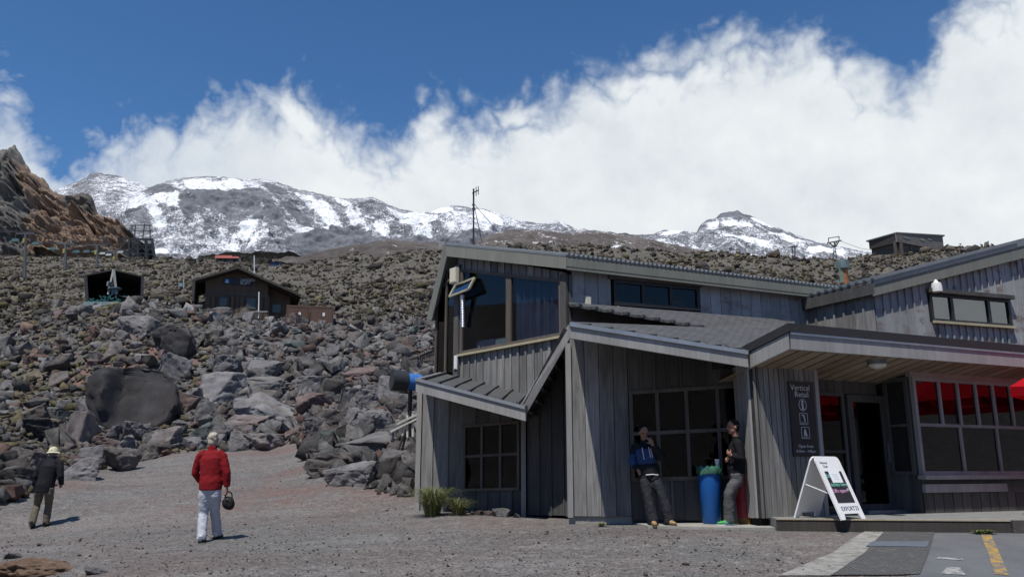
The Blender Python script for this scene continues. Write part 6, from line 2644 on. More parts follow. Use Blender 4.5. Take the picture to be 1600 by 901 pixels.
    for (p, q, w) in (((620.5, 662), (652, 647), .045), ((610, 674), (652, 653.5), .04)):
        b = B()
        b.bar(P(*p, 18.6), P(*q, 18.6), .04, w)
        b.build('rail', wr, t)
    for (u, v0, v1) in ((617, 671, 684), (629, 656, 680), (636.5, 648, 683), (645, 646, 682)):
        b = B()
        b.bar(P(u, v0, 18.66), P(u, v1, 18.66), .045, .045)
        b.build('post', wr, t)
    t = thing('dark_railing', tuple(P(667, 562, 27)), 'dark slatted railing on the slope just left of the gable window', 'railing')
    for i in range(8):
        b = B()
        u = 657 + i * 3.0
        b.bar(P(u, 564 - i * 1.2, 27), P(u, 555 - i * 1.2, 27), .05)
        b.build('post', 'dark_metal', t)
    b = B()
    b.bar(P(656, 556, 27), P(680, 546.5, 27), .05)
    b.build('rail', 'dark_metal', t)


build_wall_things()


def build_sandwich_board():
    z = .79
    hinge = Vector((.82, .57, 0)).normalized()
    n = Vector((.57, -.82, 0)).normalized()
    base = P(1296, 804, 12.85)
    base = Vector((base.x, base.y, z))
    # spread and height as in the photograph
    half, H, W = .42, .93, .62
    t = thing('sandwich_board', tuple(base), 'white folding sandwich board with chalk lettering on the deck', 'sandwich board')
    wp = simple('white_plastic', (.80, .80, .80), .35, .04, 5)
    L0 = -.32

    def face(sgn, name):
        foot = base + n * half * sgn
        top = base + Vector((0, 0, H)) + n * .03 * sgn
        up = (top - foot)
        ln = up.length
        up.normalize()
        nor = (n * sgn - up * up.dot(n * sgn)).normalized()
        X = hinge if sgn > 0 else -hinge
        w = lambda x, y, o=0: foot + hinge * x + up * y + nor * o
        poly = [(L0, 0), (L0 + .10, 0), (L0 + .13, .09), (L0 + W - .13, .09), (L0 + W - .10, 0), (L0 + W, 0), (L0 + W, ln - .07), (L0 + W - .02, ln - .02), (L0 + W - .07, ln), (L0 + .07, ln), (L0 + .02, ln - .02), (L0, ln - .07)]
        b = B()
        # the notched panel as three convex pieces
        for pc in ([poly[0], poly[1], poly[2], (L0, .09)], [poly[3], poly[4], poly[5], (L0 + W, .09)], [(L0, .09), (L0 + W, .09)] + poly[6:]):
            b.prism([w(x, y, 0) for x, y in pc], -nor * .025)
        p = b.build(name, wp, t)
        return p, w, up, nor, ln
    p1, w, up, nor, ln = face(1, 'front_panel')
    face(-1, 'back_panel')
    cx = L0 + W / 2
    b = B()
    b.prism([w(cx - .215, .26, .001), w(cx + .215, .26, .001), w(cx + .215, .76, .001), w(cx - .215, .76, .001)], nor * .005)
    b.build('blackboard', simple('chalkboard', (.022, .023, .026), .5), p1)
    b = B()
    b.prism([w(cx - .13, .575, .008), w(cx + .14, .575, .008), w(cx + .14, .775, .008), w(cx - .13, .775, .008)], nor * .002)
    b.build('notice', simple('paper', (.8, .82, .84), .6, .02), p1)
    mk = lambda nm, c: simple(nm, c, .7, .05)
    navy, teal, pink, pale = mk('navy_ink', (.02, .035, .12)), mk('teal_chalk', (.22, .62, .52)), mk('pink_chalk', (.72, .36, .60)), mk('pale_chalk', (.6, .62, .6))
    font('lettering', 'EXPORT33', w(cx + .02, .165, .002), hinge, up, .094, navy, p1, .001)
    font('lettering', 'National', w(cx - .14, .90, .002), hinge, up, .055, navy, p1, .001)
    font('lettering', 'Chair', w(cx - .13, .84, .002), hinge, up, .055, navy, p1, .001)
    font('lettering', 'to', w(cx - .175, .69, .008), hinge, up, .11, teal, p1, .001)
    font('lettering', 'tickets here', w(cx, .545, .008), hinge, up, .085, teal, p1, .001)
    font('lettering', 'Lifts open', w(cx - .05, .445, .008), hinge, up, .085, pink, p1, .001)
    font('lettering', 'all', w(cx + .165, .46, .008), hinge, up, .075, pale, p1, .001)
    for k in range(3):
        b = B()
        b.prism([w(cx - .08 + k * .02, .70 - k * .035, .011), w(cx + .07, .70 - k * .035, .011), w(cx + .07, .706 - k * .035, .011), w(cx - .08 + k * .02, .706 - k * .035, .011)], nor * .001)
        b.build('print_line', mk('print_grey', (.45, .48, .55)), p1)
    b = B()
    b.bar(base + n * (half * .62) + hinge * (L0 + .03) + Vector((0, 0, .36)), base - n * (half * .5) + hinge * (L0 + .03) + Vector((0, 0, .52)), .02, .012)
    b.build('stay', wp, t)


build_sandwich_board()


def build_bins():
    c = Vector((P(1112, 812, 13.66).x, 13.66, .655))
    t = thing('waste_bin', tuple(c), 'tall blue waste bin with a green liner bag against the lodge', 'bin')
    b = B()
    hh = .88
    m = simple('bin_blue', (.012, .105, .36), .4, .06, 4)
    b.tube([c, c + Vector((0, 0, .02)), c + Vector((0, 0, hh))], [.135, .15, .195], 24)
    b.build('body', m, t, True)
    b = B()
    b.tube([c + Vector((0, 0, hh - .04)), c + Vector((0, 0, hh + .02))], [.208, .208], 24)
    b.build('rim', m, t)
    b = B()
    rg = random.Random(2)
    pts = [c + Vector((0, 0, z)) for z in (hh - .10, hh - .03, hh + .015, hh + .05, hh + .045)]
    k = len(b.v)
    n = 36
    for j, (r, z) in enumerate(((.212, hh - .09), (.222, hh - .05), (.222, hh + .005), (.212, hh + .035), (.185, hh + .03), (.16, hh - .1))):
        for i in range(n):
            g = 2 * pi * i / n
            rr = r + rg.uniform(-.012, .016)
            b.v.append(tuple(c + Vector((cos(g) * rr, sin(g) * rr, z + rg.uniform(-.03, .02)))))
    for j in range(5):
        for i in range(n):
            b.f.append((j * n + i, j * n + (i + 1) % n, (j + 1) * n + (i + 1) % n, (j + 1) * n + i))
            b.m.append(0)
    b.build('liner_bag', simple('green_film', (.045, .14, .09), .25, .3, 14, spec=.7), t, True)
    q = c + Vector((.12, -.09, hh + .035))
    t2 = thing('paper_cup', tuple(q), 'white takeaway cup standing on the rim of the blue bin', 'cup')
    b = B()
    b.tube([q - Vector((0, 0, .01)), q + Vector((0, 0, .11))], [.030, .042], 14)
    b.build('cup', 'white', t2, True)
    b = B()
    b.tube([q + Vector((0, 0, .11)), q + Vector((0, 0, .12))], [.045, .043], 14)
    b.build('lid', 'white', t2)
    c = Vector((P(1163, 814, 13.62).x, 13.62, .655))
    t = thing('red_drum', tuple(c), 'dark red metal drum standing behind the boarded column', 'drum')
    red = simple('drum_red', (.26, .022, .03), .45, .2, 4)
    b = B()
    b.tube([c, c + Vector((0, 0, .10))], .155, 24)
    b.build('base_band', simple('drum_rust', (.20, .10, .03), .7), t)
    b = B()
    b.tube([c + Vector((0, 0, z)) for z in (.1, .33, .345, .36, .6, .615, .63, .88)], [.15, .15, .156, .15, .15, .156, .15, .15], 28)
    b.build('shell', red, t)
    b = B()
    b.tube([c + Vector((0, 0, .88)), c + Vector((0, 0, .90)), c + Vector((0, 0, .905))], [.158, .158, .146], 24)
    b.build('lid', red, t)


build_bins()


def umbrella(name, x, y, zc_, r, lab):
    base = Vector((x, y, .79))
    t = thing(name, tuple(base), lab, 'parasol', 'red parasols on the deck')
    k = NT('red_canvas')
    df = k.n('ShaderNodeBsdfDiffuse')
    tr = k.n('ShaderNodeBsdfTranslucent')
    for q in (df, tr):
        q.inputs['Color'].default_value = (.62, .018, .03, 1)
    mx = k.n('ShaderNodeMixShader')
    mx.inputs[0].default_value = .4
    k.l(df.outputs[0], mx.inputs[1])
    k.l(tr.outputs[0], mx.inputs[2])
    k.l(mx.outputs[0], k.out.inputs[0])
    n = 8
    apex = Vector((x, y, zc_ + .62))
    rim = [Vector((x + cos(2 * pi * (i + .3) / n) * r, y + sin(2 * pi * (i + .3) / n) * r, zc_)) for i in range(n)]
    for i in range(n):
        a, c = rim[i], rim[(i + 1) % n]
        b = B()
        # a panel that sags between its two ribs
        S = 6
        vs = []
        for s in range(S + 1):
            q = s / S
            p0, p1 = apex.lerp(a, q), apex.lerp(c, q)
            bul = Vector((0, 0, .10 * sin(pi * q)))
            m = (p0 + p1) / 2 - Vector((0, 0, .05 * q))
            vs += [p0 + bul, m + bul, p1 + bul]
        fs = []
        for s in range(S):
            for j in (0, 1):
                fs.append((s * 3 + j, s * 3 + j + 1, s * 3 + j + 4, s * 3 + j + 3))
        vs += [a - Vector((0, 0, .16)), (a + c) / 2 - Vector((0, 0, .20)), c - Vector((0, 0, .16))]
        k0 = S * 3
        fs += [(k0, k0 + 1, k0 + 4, k0 + 3), (k0 + 1, k0 + 2, k0 + 5, k0 + 4)]
        b.add(vs, fs)
        b.build('canvas_panel', k.m, t, True)
        b = B()
        b.bar(apex - Vector((0, 0, .06)), a - Vector((0, 0, .03)), .02, .025)
        b.build('rib', 'steel', t)
    b = B()
    b.tube([base, apex + Vector((0, 0, .08))], .025, 10)
    b.build('pole', 'steel', t)
    b = B()
    b.tube([base, base + Vector((0, 0, .08)), base + Vector((0, 0, .12))], [.26, .24, .06], 18)
    b.build('base', 'concrete', t)
    return t


umbrella('parasol', 9.55, 12.55, 2.86, 1.5, 'red canvas parasol on the deck at the right end of the bay window')
umbrella('parasol', 11.2, 14.0, 2.95, 1.5, 'red canvas parasol further along the deck, near the bay window')

M['blade'] = simple('grass_blade', (.10, .135, .035), .6, .4, 3)
M['dry_blade'] = simple('dry_grass', (.24, .20, .09), .7, .3, 3)


def build_plants():
    def tuft(name, c, n, h, spread, lab, cat, mats=('blade', 'dry_blade'), seed=1, dry=.25, wd=.011):
        rg = random.Random(seed)
        t = thing(name, tuple(c), lab, cat)
        bs = [B(), B()]
        for i in range(n):
            b = bs[1 if rg.random() < dry else 0]
            g = rg.uniform(0, 2 * pi)
            d = Vector((cos(g), sin(g), 0))
            s = d.cross(Vector((0, 0, 1))) * wd
            hh, sp = h * rg.uniform(.5, 1.1), spread * rg.uniform(.3, 1.1)
            p = c + d * rg.uniform(0, spread * .25)
            vs = []
            for j in range(5):
                q = j / 4
                x = p + d * sp * q ** 1.6 + Vector((0, 0, hh * (q * 1.35 - .85 * q ** 2.4)))
                vs += [x - s * (1 - q * .9), x + s * (1 - q * .9)]
            b.add(vs, [(2 * j, 2 * j + 1, 2 * j + 3, 2 * j + 2) for j in range(4)])
        for b, m, nm in zip(bs, mats, ('green_blades', 'dry_blades')):
            if b.v:
                o = b.build(nm, m, t, True)
                o['kind'] = 'stuff'
    p = P(690, 792, 15.5)
    g = lambda x, y: Vector((x, y, gz(x, y)))
    tuft('tussock_grass', g(-1.48, 15.45), 700, .84, .60, 'large clump of long green grass against the annex corner', 'grass clump', seed=4, wd=.006)
    tuft('tussock_grass', g(-1.0, 15.3), 260, .50, .46, 'smaller drooping grass clump right of the large one', 'grass clump', seed=5, dry=.4, wd=.006)
    for i, (u, v, n, h, lab) in enumerate(((916, 806, 70, .10, 'little green weed under the sunlit wall corner'), (1166, 817, 50, .08, 'small moss clump at the foot of the boarded column'),
                                            (1477, 826, 60, .10, 'bright green weed at the foot of the deck face'), (1538, 833, 80, .10, 'bright green weed beside the yellow line'))):
        q = hit(u, v)
        x, y = q.x, min(q.y, 12.2 if u > 1300 else 13.5)
        tuft('weed', g(x, y), n, h, .12, lab, 'weed', seed=20 + i, dry=.1, wd=.014)
    # small stones laid along the annex wall
    rg = random.Random(9)
    names = ['largest grey stone at the foot of the annex window wall', 'pale stone second from the annex corner post', 'brown stone under the left pane of the annex window', 'reddish stone beside the largest one', 'small stone by the recess', 'flat stone near the green grass', 'round stone between the grass and the window']
    for i, (u, v, w) in enumerate(((783, 799, 26), (808, 802, 14), (750, 799, 15), (763, 800, 15), (738, 797, 11), (726, 796, 10), (770, 797, 9), )):
        me = rock_mesh('stone', 3, 500 + i, planes=11, rough=.05)
        x = P(u, v, 15.4).x
        y = N_R.y - .55 + (818 - u) / 165 * 1.0
        k = y / F
        o = place_rock(me, x, y, gz(x, y) + w * k * .18, w * k, w * k * .9, w * k * .6, rg.uniform(0, 6), RED if i in (2, 3) else GREY, 'stone')
        o.name = 'stone'
        tag(o, names[i], 'stone', 'stones along the annex wall')
    # broad orange brown rock in the near left corner
    D, T5 = ICO[5]
    q = D * 1.5 + 11.0
    VV = D * (1 + .34 * fbm(q[:, 0], q[:, 1], q[:, 2], 5, .6) + .10 * ridged(q[:, 0] * 3, q[:, 1] * 3, q[:, 2] * 3, 4))[:, None] * .5
    me = bpy.data.meshes.new('outcrop')
    me.from_pydata(VV.tolist(), [], T5.tolist())
    me.materials.append(M['boulder'])
    me.polygons.foreach_set('use_smooth', np.ones(len(T5), bool))
    q = hit(55, 892)
    o = place_rock(me, q.x, q.y, gz(q.x, q.y) - .02, 1.15, 1.3, .42, .5, (1.75, 1.2, .85), 'outcrop')
    o.name = 'outcrop'
    tag(o, 'broad low orange brown rock at the near left edge of the gravel', 'rock')
    for i, (u, v, w, c, lab) in enumerate(((155, 899, .30, PALE, 'whitish crumbly stone just right of the orange brown rock'), (20, 872, .25, GREY, 'grey slab edge behind the orange brown rock'), (1072, 884, .10, RED, 'small red stone alone on the near gravel'))):
        q = hit(u, min(v, 895))
        if q is None:
            continue
        me = rock_mesh('stone', 4, 900 + i, planes=11, rough=.09)
        o = place_rock(me, q.x, q.y, gz(q.x, q.y) + w * .1, w, w * .8, w * .42, i, c, 'stone')
        o.name = 'stone'
        tag(o, lab, 'stone')


build_plants()

# ------------------------------------------------------------------ people


def cloth(name, c, rough=.85, var=.2, scale=9):
    k = NT(name)
    v = k.coord()
    n = k.noise(v, scale, 6, .6)
    k.bump(k.noise(v, 60, 4, .7), .25, .004)
    return k.done(k.scale(c, k.rng(n, .25, .75, 1 - var, 1 + var)), rough, 0, .15)


SKIN = cloth('skin', (.36, .19, .13), .55, .08, 20)
TEX = bpy.data.textures.new('folds', 'CLOUDS')
TEX.noise_scale = .075
TEX.noise_depth = 3


def remesh(o, vox, fold=0.0, smooth=4):
    m = o.modifiers.new('union', 'REMESH')
    m.mode = 'VOXEL'
    m.voxel_size = vox
    m.use_smooth_shade = True
    if smooth:
        s = o.modifiers.new('relax', 'SMOOTH')
        s.factor = .5
        s.iterations = smooth
    if fold:
        d = o.modifiers.new('folds', 'DISPLACE')
        d.texture = TEX
        d.texture_coords = 'LOCAL'
        d.strength = fold
        d.mid_level = .5
    return o


def head(b, c, f, r=1.0):
    """skull, jaw, nose, ears and brow on a face that looks along f"""
    f = Vector(f).normalized()
    s = f.cross(Vector((0, 0, 1))).normalized()
    u = s.cross(f).normalized()
    R = Matrix((s, f, u)).transposed()
    b.ball(c + u * .03 * r, (.074 * r, .094 * r, .088 * r), 16, 12, rot=R)
    b.ball(c + f * .018 * r - u * .045 * r, (.056 * r, .074 * r, .07 * r), 14, 10, rot=R)
    b.ball(c + f * .065 * r - u * .092 * r, (.026 * r, .024 * r, .022 * r), 10, 8, rot=R)
    b.tube([c + f * .088 * r + u * .014 * r, c + f * .112 * r - u * .028 * r], [.010 * r, .017 * r], 8)
    b.ball(c + f * .082 * r - u * .062 * r, (.024 * r, .014 * r, .011 * r), 8, 6, rot=R)
    for k in (-1, 1):
        b.ball(c + s * .076 * r * k - f * .005 * r - u * .012 * r, (.010 * r, .020 * r, .032 * r), 8, 6, rot=R)
        b.ball(c + f * .078 * r + s * .032 * r * k + u * .022 * r, (.026 * r, .014 * r, .010 * r), 8, 6, rot=R)
    return s, u


def eyes(c, f, parent, r=1.0):
    f = Vector(f).normalized()
    s = f.cross(Vector((0, 0, 1))).normalized()
    u = s.cross(f).normalized()
    for k in (-1, 1):
        b = B()
        b.ball(c + f * .079 * r + s * .031 * r * k + u * .004 * r, .0125 * r, 10, 8)
        b.build('eye', simple('eye_dark', (.03, .022, .018), .2), parent, True)
    b = B()
    b.tube([c + f * .097 * r - u * .062 * r - s * .022 * r, c + f * .101 * r - u * .060 * r, c + f * .097 * r - u * .062 * r + s * .022 * r], .0045 * r, 6)
    b.build('lips', cloth('lips', (.26, .10, .085)), parent, True)


def hand(b, w, d, pn, thumb, curl=.6, r=1.0):
    """palm, four separate bent fingers and a thumb: wrist, direction, palm normal, side the thumb is on"""
    d, pn = Vector(d).normalized(), Vector(pn)
    pn = (pn - d * pn.dot(d)).normalized()
    s = Vector(thumb)
    s = (s - d * s.dot(d) - pn * s.dot(pn)).normalized()
    R = Matrix((s, d, pn)).transposed()
    b.ball(w + d * .048 * r, (.041 * r, .053 * r, .017 * r), 12, 8, rot=R)
    for i, (o, ln) in enumerate(((.030, .070), (.010, .080), (-.010, .074), (-.029, .058))):
        p = w + d * .086 * r + s * o * r
        pts = [p]
        a = 0
        for j, q in enumerate((.42, .32, .26)):
            a += curl * (.6 + .25 * j + .06 * i)
            pts.append(pts[-1] + (d * cos(a) + pn * sin(a)) * ln * q * r)
        b.tube([w + d * .05 * r + s * o * .8 * r] + pts, [.0085 * r, .0088 * r, .0082 * r, .0075 * r, .0058 * r], 8)
    t0 = w + d * .028 * r + s * .034 * r
    t1 = t0 + (s * .7 + d * .6 + pn * .35).normalized() * .036 * r
    t2 = t1 + (s * .2 + d * .8 + pn * .5).normalized() * .032 * r
    b.tube([w + d * .03 * r + s * .012 * r, t0, t1, t2], [.012 * r, .0115 * r, .0095 * r, .0075 * r], 8)


def person(base, label, J, skin, top, legs, shoes, hair, k):
    """J: joints in metres from the base: x right, y away, z up"""
    t = thing('person', tuple(base), label, 'person', 'people outside the lodge')
    V = lambda n: base + Vector(J[n])
    sd = Vector(J['side'])
    b = B()
    b.tube([V('pelvis') - Vector((0, 0, .06)), V('pelvis') + Vector((0, 0, .04)), V('waist'), V('chest'), V('neck') - Vector((0, 0, .09)), V('neck') - Vector((0, 0, .03))],
           [(.125, .085), (.135, .095), (.12, .085), (.145, .10), (.11, .075), (.05, .05)], 16, side=sd)
    b.tube([V('neck') - Vector((0, 0, .06)), V('neck') + (V('head') - V('neck')) * .5, V('head') - Vector((0, 0, .03))], [.055, .052, .052], 12)
    s, u = head(b, V('head'), J['face'])
    for q in 'lr':
        b.tube([V('neck') * .35 + V('sh' + q) * .65 - Vector((0, 0, .03)), V('sh' + q), (V('sh' + q) + V('el' + q)) / 2, V('el' + q), (V('el' + q) + V('wr' + q)) / 2, V('wr' + q)], [.06, .055, .046, .038, .036, .026], 12)
        hand(b, V('wr' + q), Vector(J['hd' + q][0]), J['hd' + q][1], J['hd' + q][2], J['hd' + q][3])
        b.tube([V('hip' + q) + Vector((0, 0, .05)), V('hip' + q) - Vector((0, 0, .06)), (V('hip' + q) + V('kn' + q)) / 2, V('kn' + q), V('kn' + q) * .6 + V('an' + q) * .4, V('an' + q)], [.08, .085, .07, .052, .052, .036], 12)
        ft = Vector(J['ft' + q]).normalized()
        b.tube([V('an' + q) - ft * .05 - Vector((0, 0, .03)), V('an' + q) + ft * .04 - Vector((0, 0, .045)), V('an' + q) + ft * .16 - Vector((0, 0, .06))], [.036, .036, .025], 10)
    body = remesh(b.build('body', skin, t, True), .0085, 0, 3)
    eyes(V('head'), J['face'], t)
    return t, V, s, u


def trousers(t, V, J, mat, r=1.0, flare=1.0, low=.05, fold=.03):
    b = B()
    sd = Vector(J['side'])
    b.tube([V('pelvis') - Vector((0, 0, .10)), V('pelvis'), V('pelvis') + Vector((0, 0, .08)), V('waist') - Vector((0, 0, .02))], [(.13 * r, .10 * r), (.16 * r, .12 * r), (.155 * r, .115 * r), (.14 * r, .105 * r)], 18, side=sd)
    for q in 'lr':
        h, n, a = V('hip' + q), V('kn' + q), V('an' + q)
        b.tube([h + Vector((0, 0, .06)), h - Vector((0, 0, .06)), h * .5 + n * .5, n, n * .55 + a * .45, a - Vector((0, 0, low * .2)), a - Vector((0, 0, low))], [.095 * r, .10 * r, .088 * r, .074 * r, .076 * r * flare, .074 * r * flare, .073 * r * flare], 14)
    return remesh(b.build('trousers', mat, t, True), .012, fold, 4)


def jacket(t, V, J, mat, r=1.0, hem=.10, fold=.035, sleeve=1.0, collar=True):
    b = B()
    sd = Vector(J['side'])
    pw = V('pelvis') - Vector((0, 0, hem - .05))
    b.tube([pw, V('pelvis') + Vector((0, 0, .08)), V('waist'), V('chest'), V('neck') - Vector((0, 0, .10)), V('neck') - Vector((0, 0, .045))],
           [(.175 * r, .135 * r), (.178 * r, .138 * r), (.17 * r, .13 * r), (.178 * r, .135 * r), (.15 * r, .10 * r), (.07 * r, .065 * r)], 20, side=sd)
    if collar:
        b.tube([V('neck') - Vector((0, 0, .07)), V('neck') + Vector((0, 0, .02))], [.075, .068], 16)
    for q in 'lr':
        s, e, w = V('sh' + q), V('el' + q), V('wr' + q)
        b.tube([V('neck') * .45 + s * .55 - Vector((0, 0, .03)), s - Vector((0, 0, .012)), (s + e) / 2, e, (e + w) / 2, e + (w - e) * .93 * sleeve], [.08 * r, .066 * r, .066 * r, .062 * r, .056 * r, .05 * r], 14)
    return remesh(b.build('jacket', mat, t, True), .012, fold, 4)


def shoe(t, a, ft, up_m, sole_m, ln=.27, lift=0.0):
    ft = Vector(ft).normalized()
    b = B()
    h = Vector((0, 0, 1))
    s = ft.cross(h).normalized()
    pts = [a - ft * .075 - h * .035, a - ft * .03 - h * .02, a + ft * .04 - h * .04, a + ft * .11 - h * .055, a + ft * (ln - .085) - h * .06]
    b.tube(pts, [(.036, .045), (.042, .055), (.043, .045), (.045, .033), (.032, .022)], 14, side=s)
    remesh(b.build('shoe', up_m, t, True), .009, 0, 3)
    b = B()
    pr = [(-.085, .03), (-.06, .038), (.04, .040), (.11, .046), (.16, .04), (ln - .065, .018)]
    top = [a + ft * x + s * w - h * .075 for x, w in pr] + [a + ft * x - s * w - h * .075 for x, w in reversed(pr)]
    b.prism(top, -h * .028)
    b.build('sole', sole_m, t)


def hairball(t, c, f, mat, r=1.0, name='hair', tuft=.012, low=.02, seed=1):
    f = Vector(f).normalized()
    s = f.cross(Vector((0, 0, 1))).normalized()
    u = s.cross(f).normalized()
    R = Matrix((s, f, u)).transposed()
    b = B()
    b.ball(c + u * .045 * r - f * .018 * r, (.083 * r, .098 * r, .086 * r), 16, 12, rot=R)
    b.ball(c - f * .045 * r - u * low, (.074 * r, .058 * r, .085 * r), 14, 10, rot=R)
    rg = random.Random(seed)
    for i in range(46):
        g, e = rg.uniform(0, 2 * pi), rg.uniform(-.5, 1.4)
        d = (s * cos(g) + f * sin(g)) * cos(e) + u * sin(e)
        if d.dot(f) > .35 and e < .8:
            continue
        b.ball(c + u * .03 * r - f * .02 * r + Vector((d.x * .08, d.y * .09, d.z * .09)) * r, rg.uniform(.014, .024), 8, 6)
    return remesh(b.build(name, mat, t, True), .009, tuft, 1)


def kpx(p):
    return (p.y * CP + (p.z - E) * SP) / F


def build_people():
    dark_sole = simple('dark_sole', (.02, .02, .02), .8)
    # --- woman in the red fleece, walking away
    Y = 12.5
    base = hit(322, 846)
    k = kpx(base)
    X = lambda u: (u - 322) * k
    Z = lambda v: (847 - v) * k + 0.01
    J = dict(side=(1, 0, 0), face=(-.05, 1, -.12),
             pelvis=(X(322), 0, Z(765)), waist=(X(321), .01, Z(748)), chest=(X(320), .015, Z(722)), neck=(X(319), .03, Z(703)), head=(X(318), .06, Z(692)),
             shl=(X(300.5), .02, Z(716)), shr=(X(337.5), .02, Z(716)), ell=(X(294), .05, Z(744)), wrl=(X(299), .22, Z(758)),
             elr=(X(346), .0, Z(743)), wrr=(X(347), .04, Z(766)),
             hdl=((.2, .6, -.5), (1, 0, 0), (0, .4, 1), .5), hdr=((.0, .05, -1), (-1, 0, 0), (0, 1, .0), .9),
             hipl=(X(314), 0, Z(772)), hipr=(X(330), 0, Z(772)), knl=(X(313), .03, Z(806)), anl=(X(318), -.10, Z(838)), knr=(X(328), .12, Z(803)), anr=(X(328), .28, Z(835)),
             ftl=(-.1, 1, 0), ftr=(.08, 1, .1))
    t, V, s, u = person(base, 'person in a red fleece and pale trousers walking away with a black bag in hand', J, SKIN, 0, 0, 0, 0, k)
    jacket(t, V, J, cloth('red_fleece', (.20, .012, .016), .95, .18, 14), 1.03, .10, .014)
    trousers(t, V, J, cloth('pale_trousers', (.44, .46, .51), .8, .1), 1.0, 1.02, .06, .022)
    hairball(t, V('head'), J['face'], cloth('grey_blond_hair', (.40, .36, .29), .8, .4, 40), .98, seed=4)
    ws = simple('white_trainer', (.6, .6, .62), .5)
    shoe(t, V('anl'), J['ftl'], ws, dark_sole)
    shoe(t, V('anr'), J['ftr'], ws, dark_sole)
    # black bag hanging from her hand
    c = V('wrr') + Vector((.02, .05, -.24))
    bag = thing('hand_bag', tuple(c), 'small round black bag hanging from the hand of the person in red', 'bag')
    b = B()
    b.ball(c, (.098, .085, .105), 18, 12)
    b.ball(c + Vector((.02, 0, -.03)), (.085, .08, .085), 16, 10)
    bk = cloth('black_bag', (.022, .021, .021), .6)
    remesh(b.build('pouch', bk, bag, True), .012, .012, 3)
    b = B()
    b.tube([c + Vector((-.06, 0, .07)), c + Vector((-.045, 0, .15)), c + Vector((0, -.02, .18)), c + Vector((.045, 0, .15)), c + Vector((.06, 0, .07))], .011, 8)
    b.build('strap', bk, bag, True)
    b = B()
    b.tube([c + Vector((-.098, -.02, .03)), c + Vector((0, -.09, .045)), c + Vector((.098, -.02, .03))], .008, 6)
    b.build('zip', 'dark_metal', bag, True)

    # --- man in the sun hat, walking away on the left
    Y = 17.9
    base = hit(60, 825)
    k = kpx(base)
    X = lambda u: (u - 60) * k
    Z = lambda v: (826 - v) * k + .01
    J = dict(side=(1, .1, 0), face=(-.2, 1, -.3),
             pelvis=(X(62), 0, Z(768)), waist=(X(63), .02, Z(754)), chest=(X(64), .05, Z(735)), neck=(X(63.5), .10, Z(719)), head=(X(62), .17, Z(713)),
             shl=(X(49), .07, Z(728)), shr=(X(79), .07, Z(728)), ell=(X(44), .02, Z(749)), wrl=(X(50), .20, Z(762)),
             elr=(X(84), .02, Z(749)), wrr=(X(80), .20, Z(762)),
             hdl=((.3, .7, -.4), (1, 0, 0), (0, .4, 1), .8), hdr=((-.3, .7, -.4), (-1, 0, 0), (0, .4, 1), .8),
             hipl=(X(54.5), 0, Z(771)), hipr=(X(70), 0, Z(771)), knl=(X(49), .10, Z(794)), anl=(X(54), -.12, Z(818)), knr=(X(66), .14, Z(795)), anr=(X(66), .12, Z(819)),
             ftl=(-.25, 1, -.2), ftr=(.05, 1, 0))
    t, V, s, u = person(base, 'person in a cream sun hat and black jacket walking away with hands in front', J, SKIN, 0, 0, 0, 0, k)
    jacket(t, V, J, cloth('black_jacket', (.014, .014, .018), .8), 1.10, .13, .014)
    trousers(t, V, J, cloth('olive_trousers', (.12, .105, .08), .9), 1.0, 1.0, .05, .022)
    hairball(t, V('head'), J['face'], cloth('grey_hair', (.2, .19, .18), .9, .3, 40), .95, seed=7)
    bt = simple('dark_boot', (.03, .027, .025), .7)
    shoe(t, V('anl'), J['ftl'], bt, dark_sole)
    shoe(t, V('anr'), J['ftr'], bt, dark_sole)
    c = V('head') + Vector((0, 0, .045))
    b = B()
    ax = Vector((-.05, .12, 1)).normalized()
    hat = cloth('cream_cotton', (.62, .59, .42), .9, .1)
    b.tube([c - ax * .02, c + ax * .03, c + ax * .075, c + ax * .095], [(.102, .112), (.098, .108), (.08, .088), (.03, .035)], 20, side=(1, 0, 0))
    h = b.build('hat', hat, t, True)
    b = B()
    b.tube([c - ax * .055, c - ax * .03, c - ax * .015, c - ax * .03], [(.145, .155), (.125, .135), (.10, .11), (.10, .11)], 24, side=(1, 0, 0), caps=False)
    b.build('hat_brim', hat, t, True)

    # --- man in the blue and black jacket, leaning on the shop wall
    Y = 13.28
    p0 = P(1035, 815, Y)
    base = Vector((p0.x, Y, .657))
    k = kpx(base)
    X = lambda u: (u - 1035) * k
    Z = lambda v: (815 - v) * k
    J = dict(side=(1, .1, 0), face=(.12, -1, -.28),
             pelvis=(X(1021), .27, Z(736)), waist=(X(1019), .30, Z(720)), chest=(X(1017), .31, Z(700)), neck=(X(1016), .33, Z(684)), head=(X(1015), .27, Z(671.5)),
             shl=(X(1000.5), .34, Z(694)), shr=(X(1033), .34, Z(694)), ell=(X(995), .30, Z(718)), wrl=(X(1003), .20, Z(732)),
             elr=(X(1040), .14, Z(713)), wrr=(X(1025), .06, Z(691)),
             hdl=((.5, .1, -.6), (0, 1, 0), (0, -1, .2), .8), hdr=((-.35, .10, .75), (-.2, 1, .0), (-.6, -.4, .4), .75),
             hipl=(X(1013), .26, Z(741)), hipr=(X(1029), .26, Z(741)), knl=(X(1016), .12, Z(775)), anl=(X(1021), .02, Z(807)), knr=(X(1039), .10, Z(773)), anr=(X(1046), .02, Z(806)),
             ftl=(-.02, -1, 0), ftr=(.32, -1, 0))
    t, V, s, u = person(base, 'person in a blue and black ski jacket leaning back with a hand at the mouth', J, cloth('tan_skin', (.33, .175, .115), .55, .08, 20), 0, 0, 0, 0, k)
    jk = jacket(t, V, J, cloth('black_shell', (.016, .016, .02), .7), 1.02, .07, .016)
    trousers(t, V, J, cloth('dark_ski_trousers', (.02, .021, .026), .75), 1.05, 1.15, .07, .028)
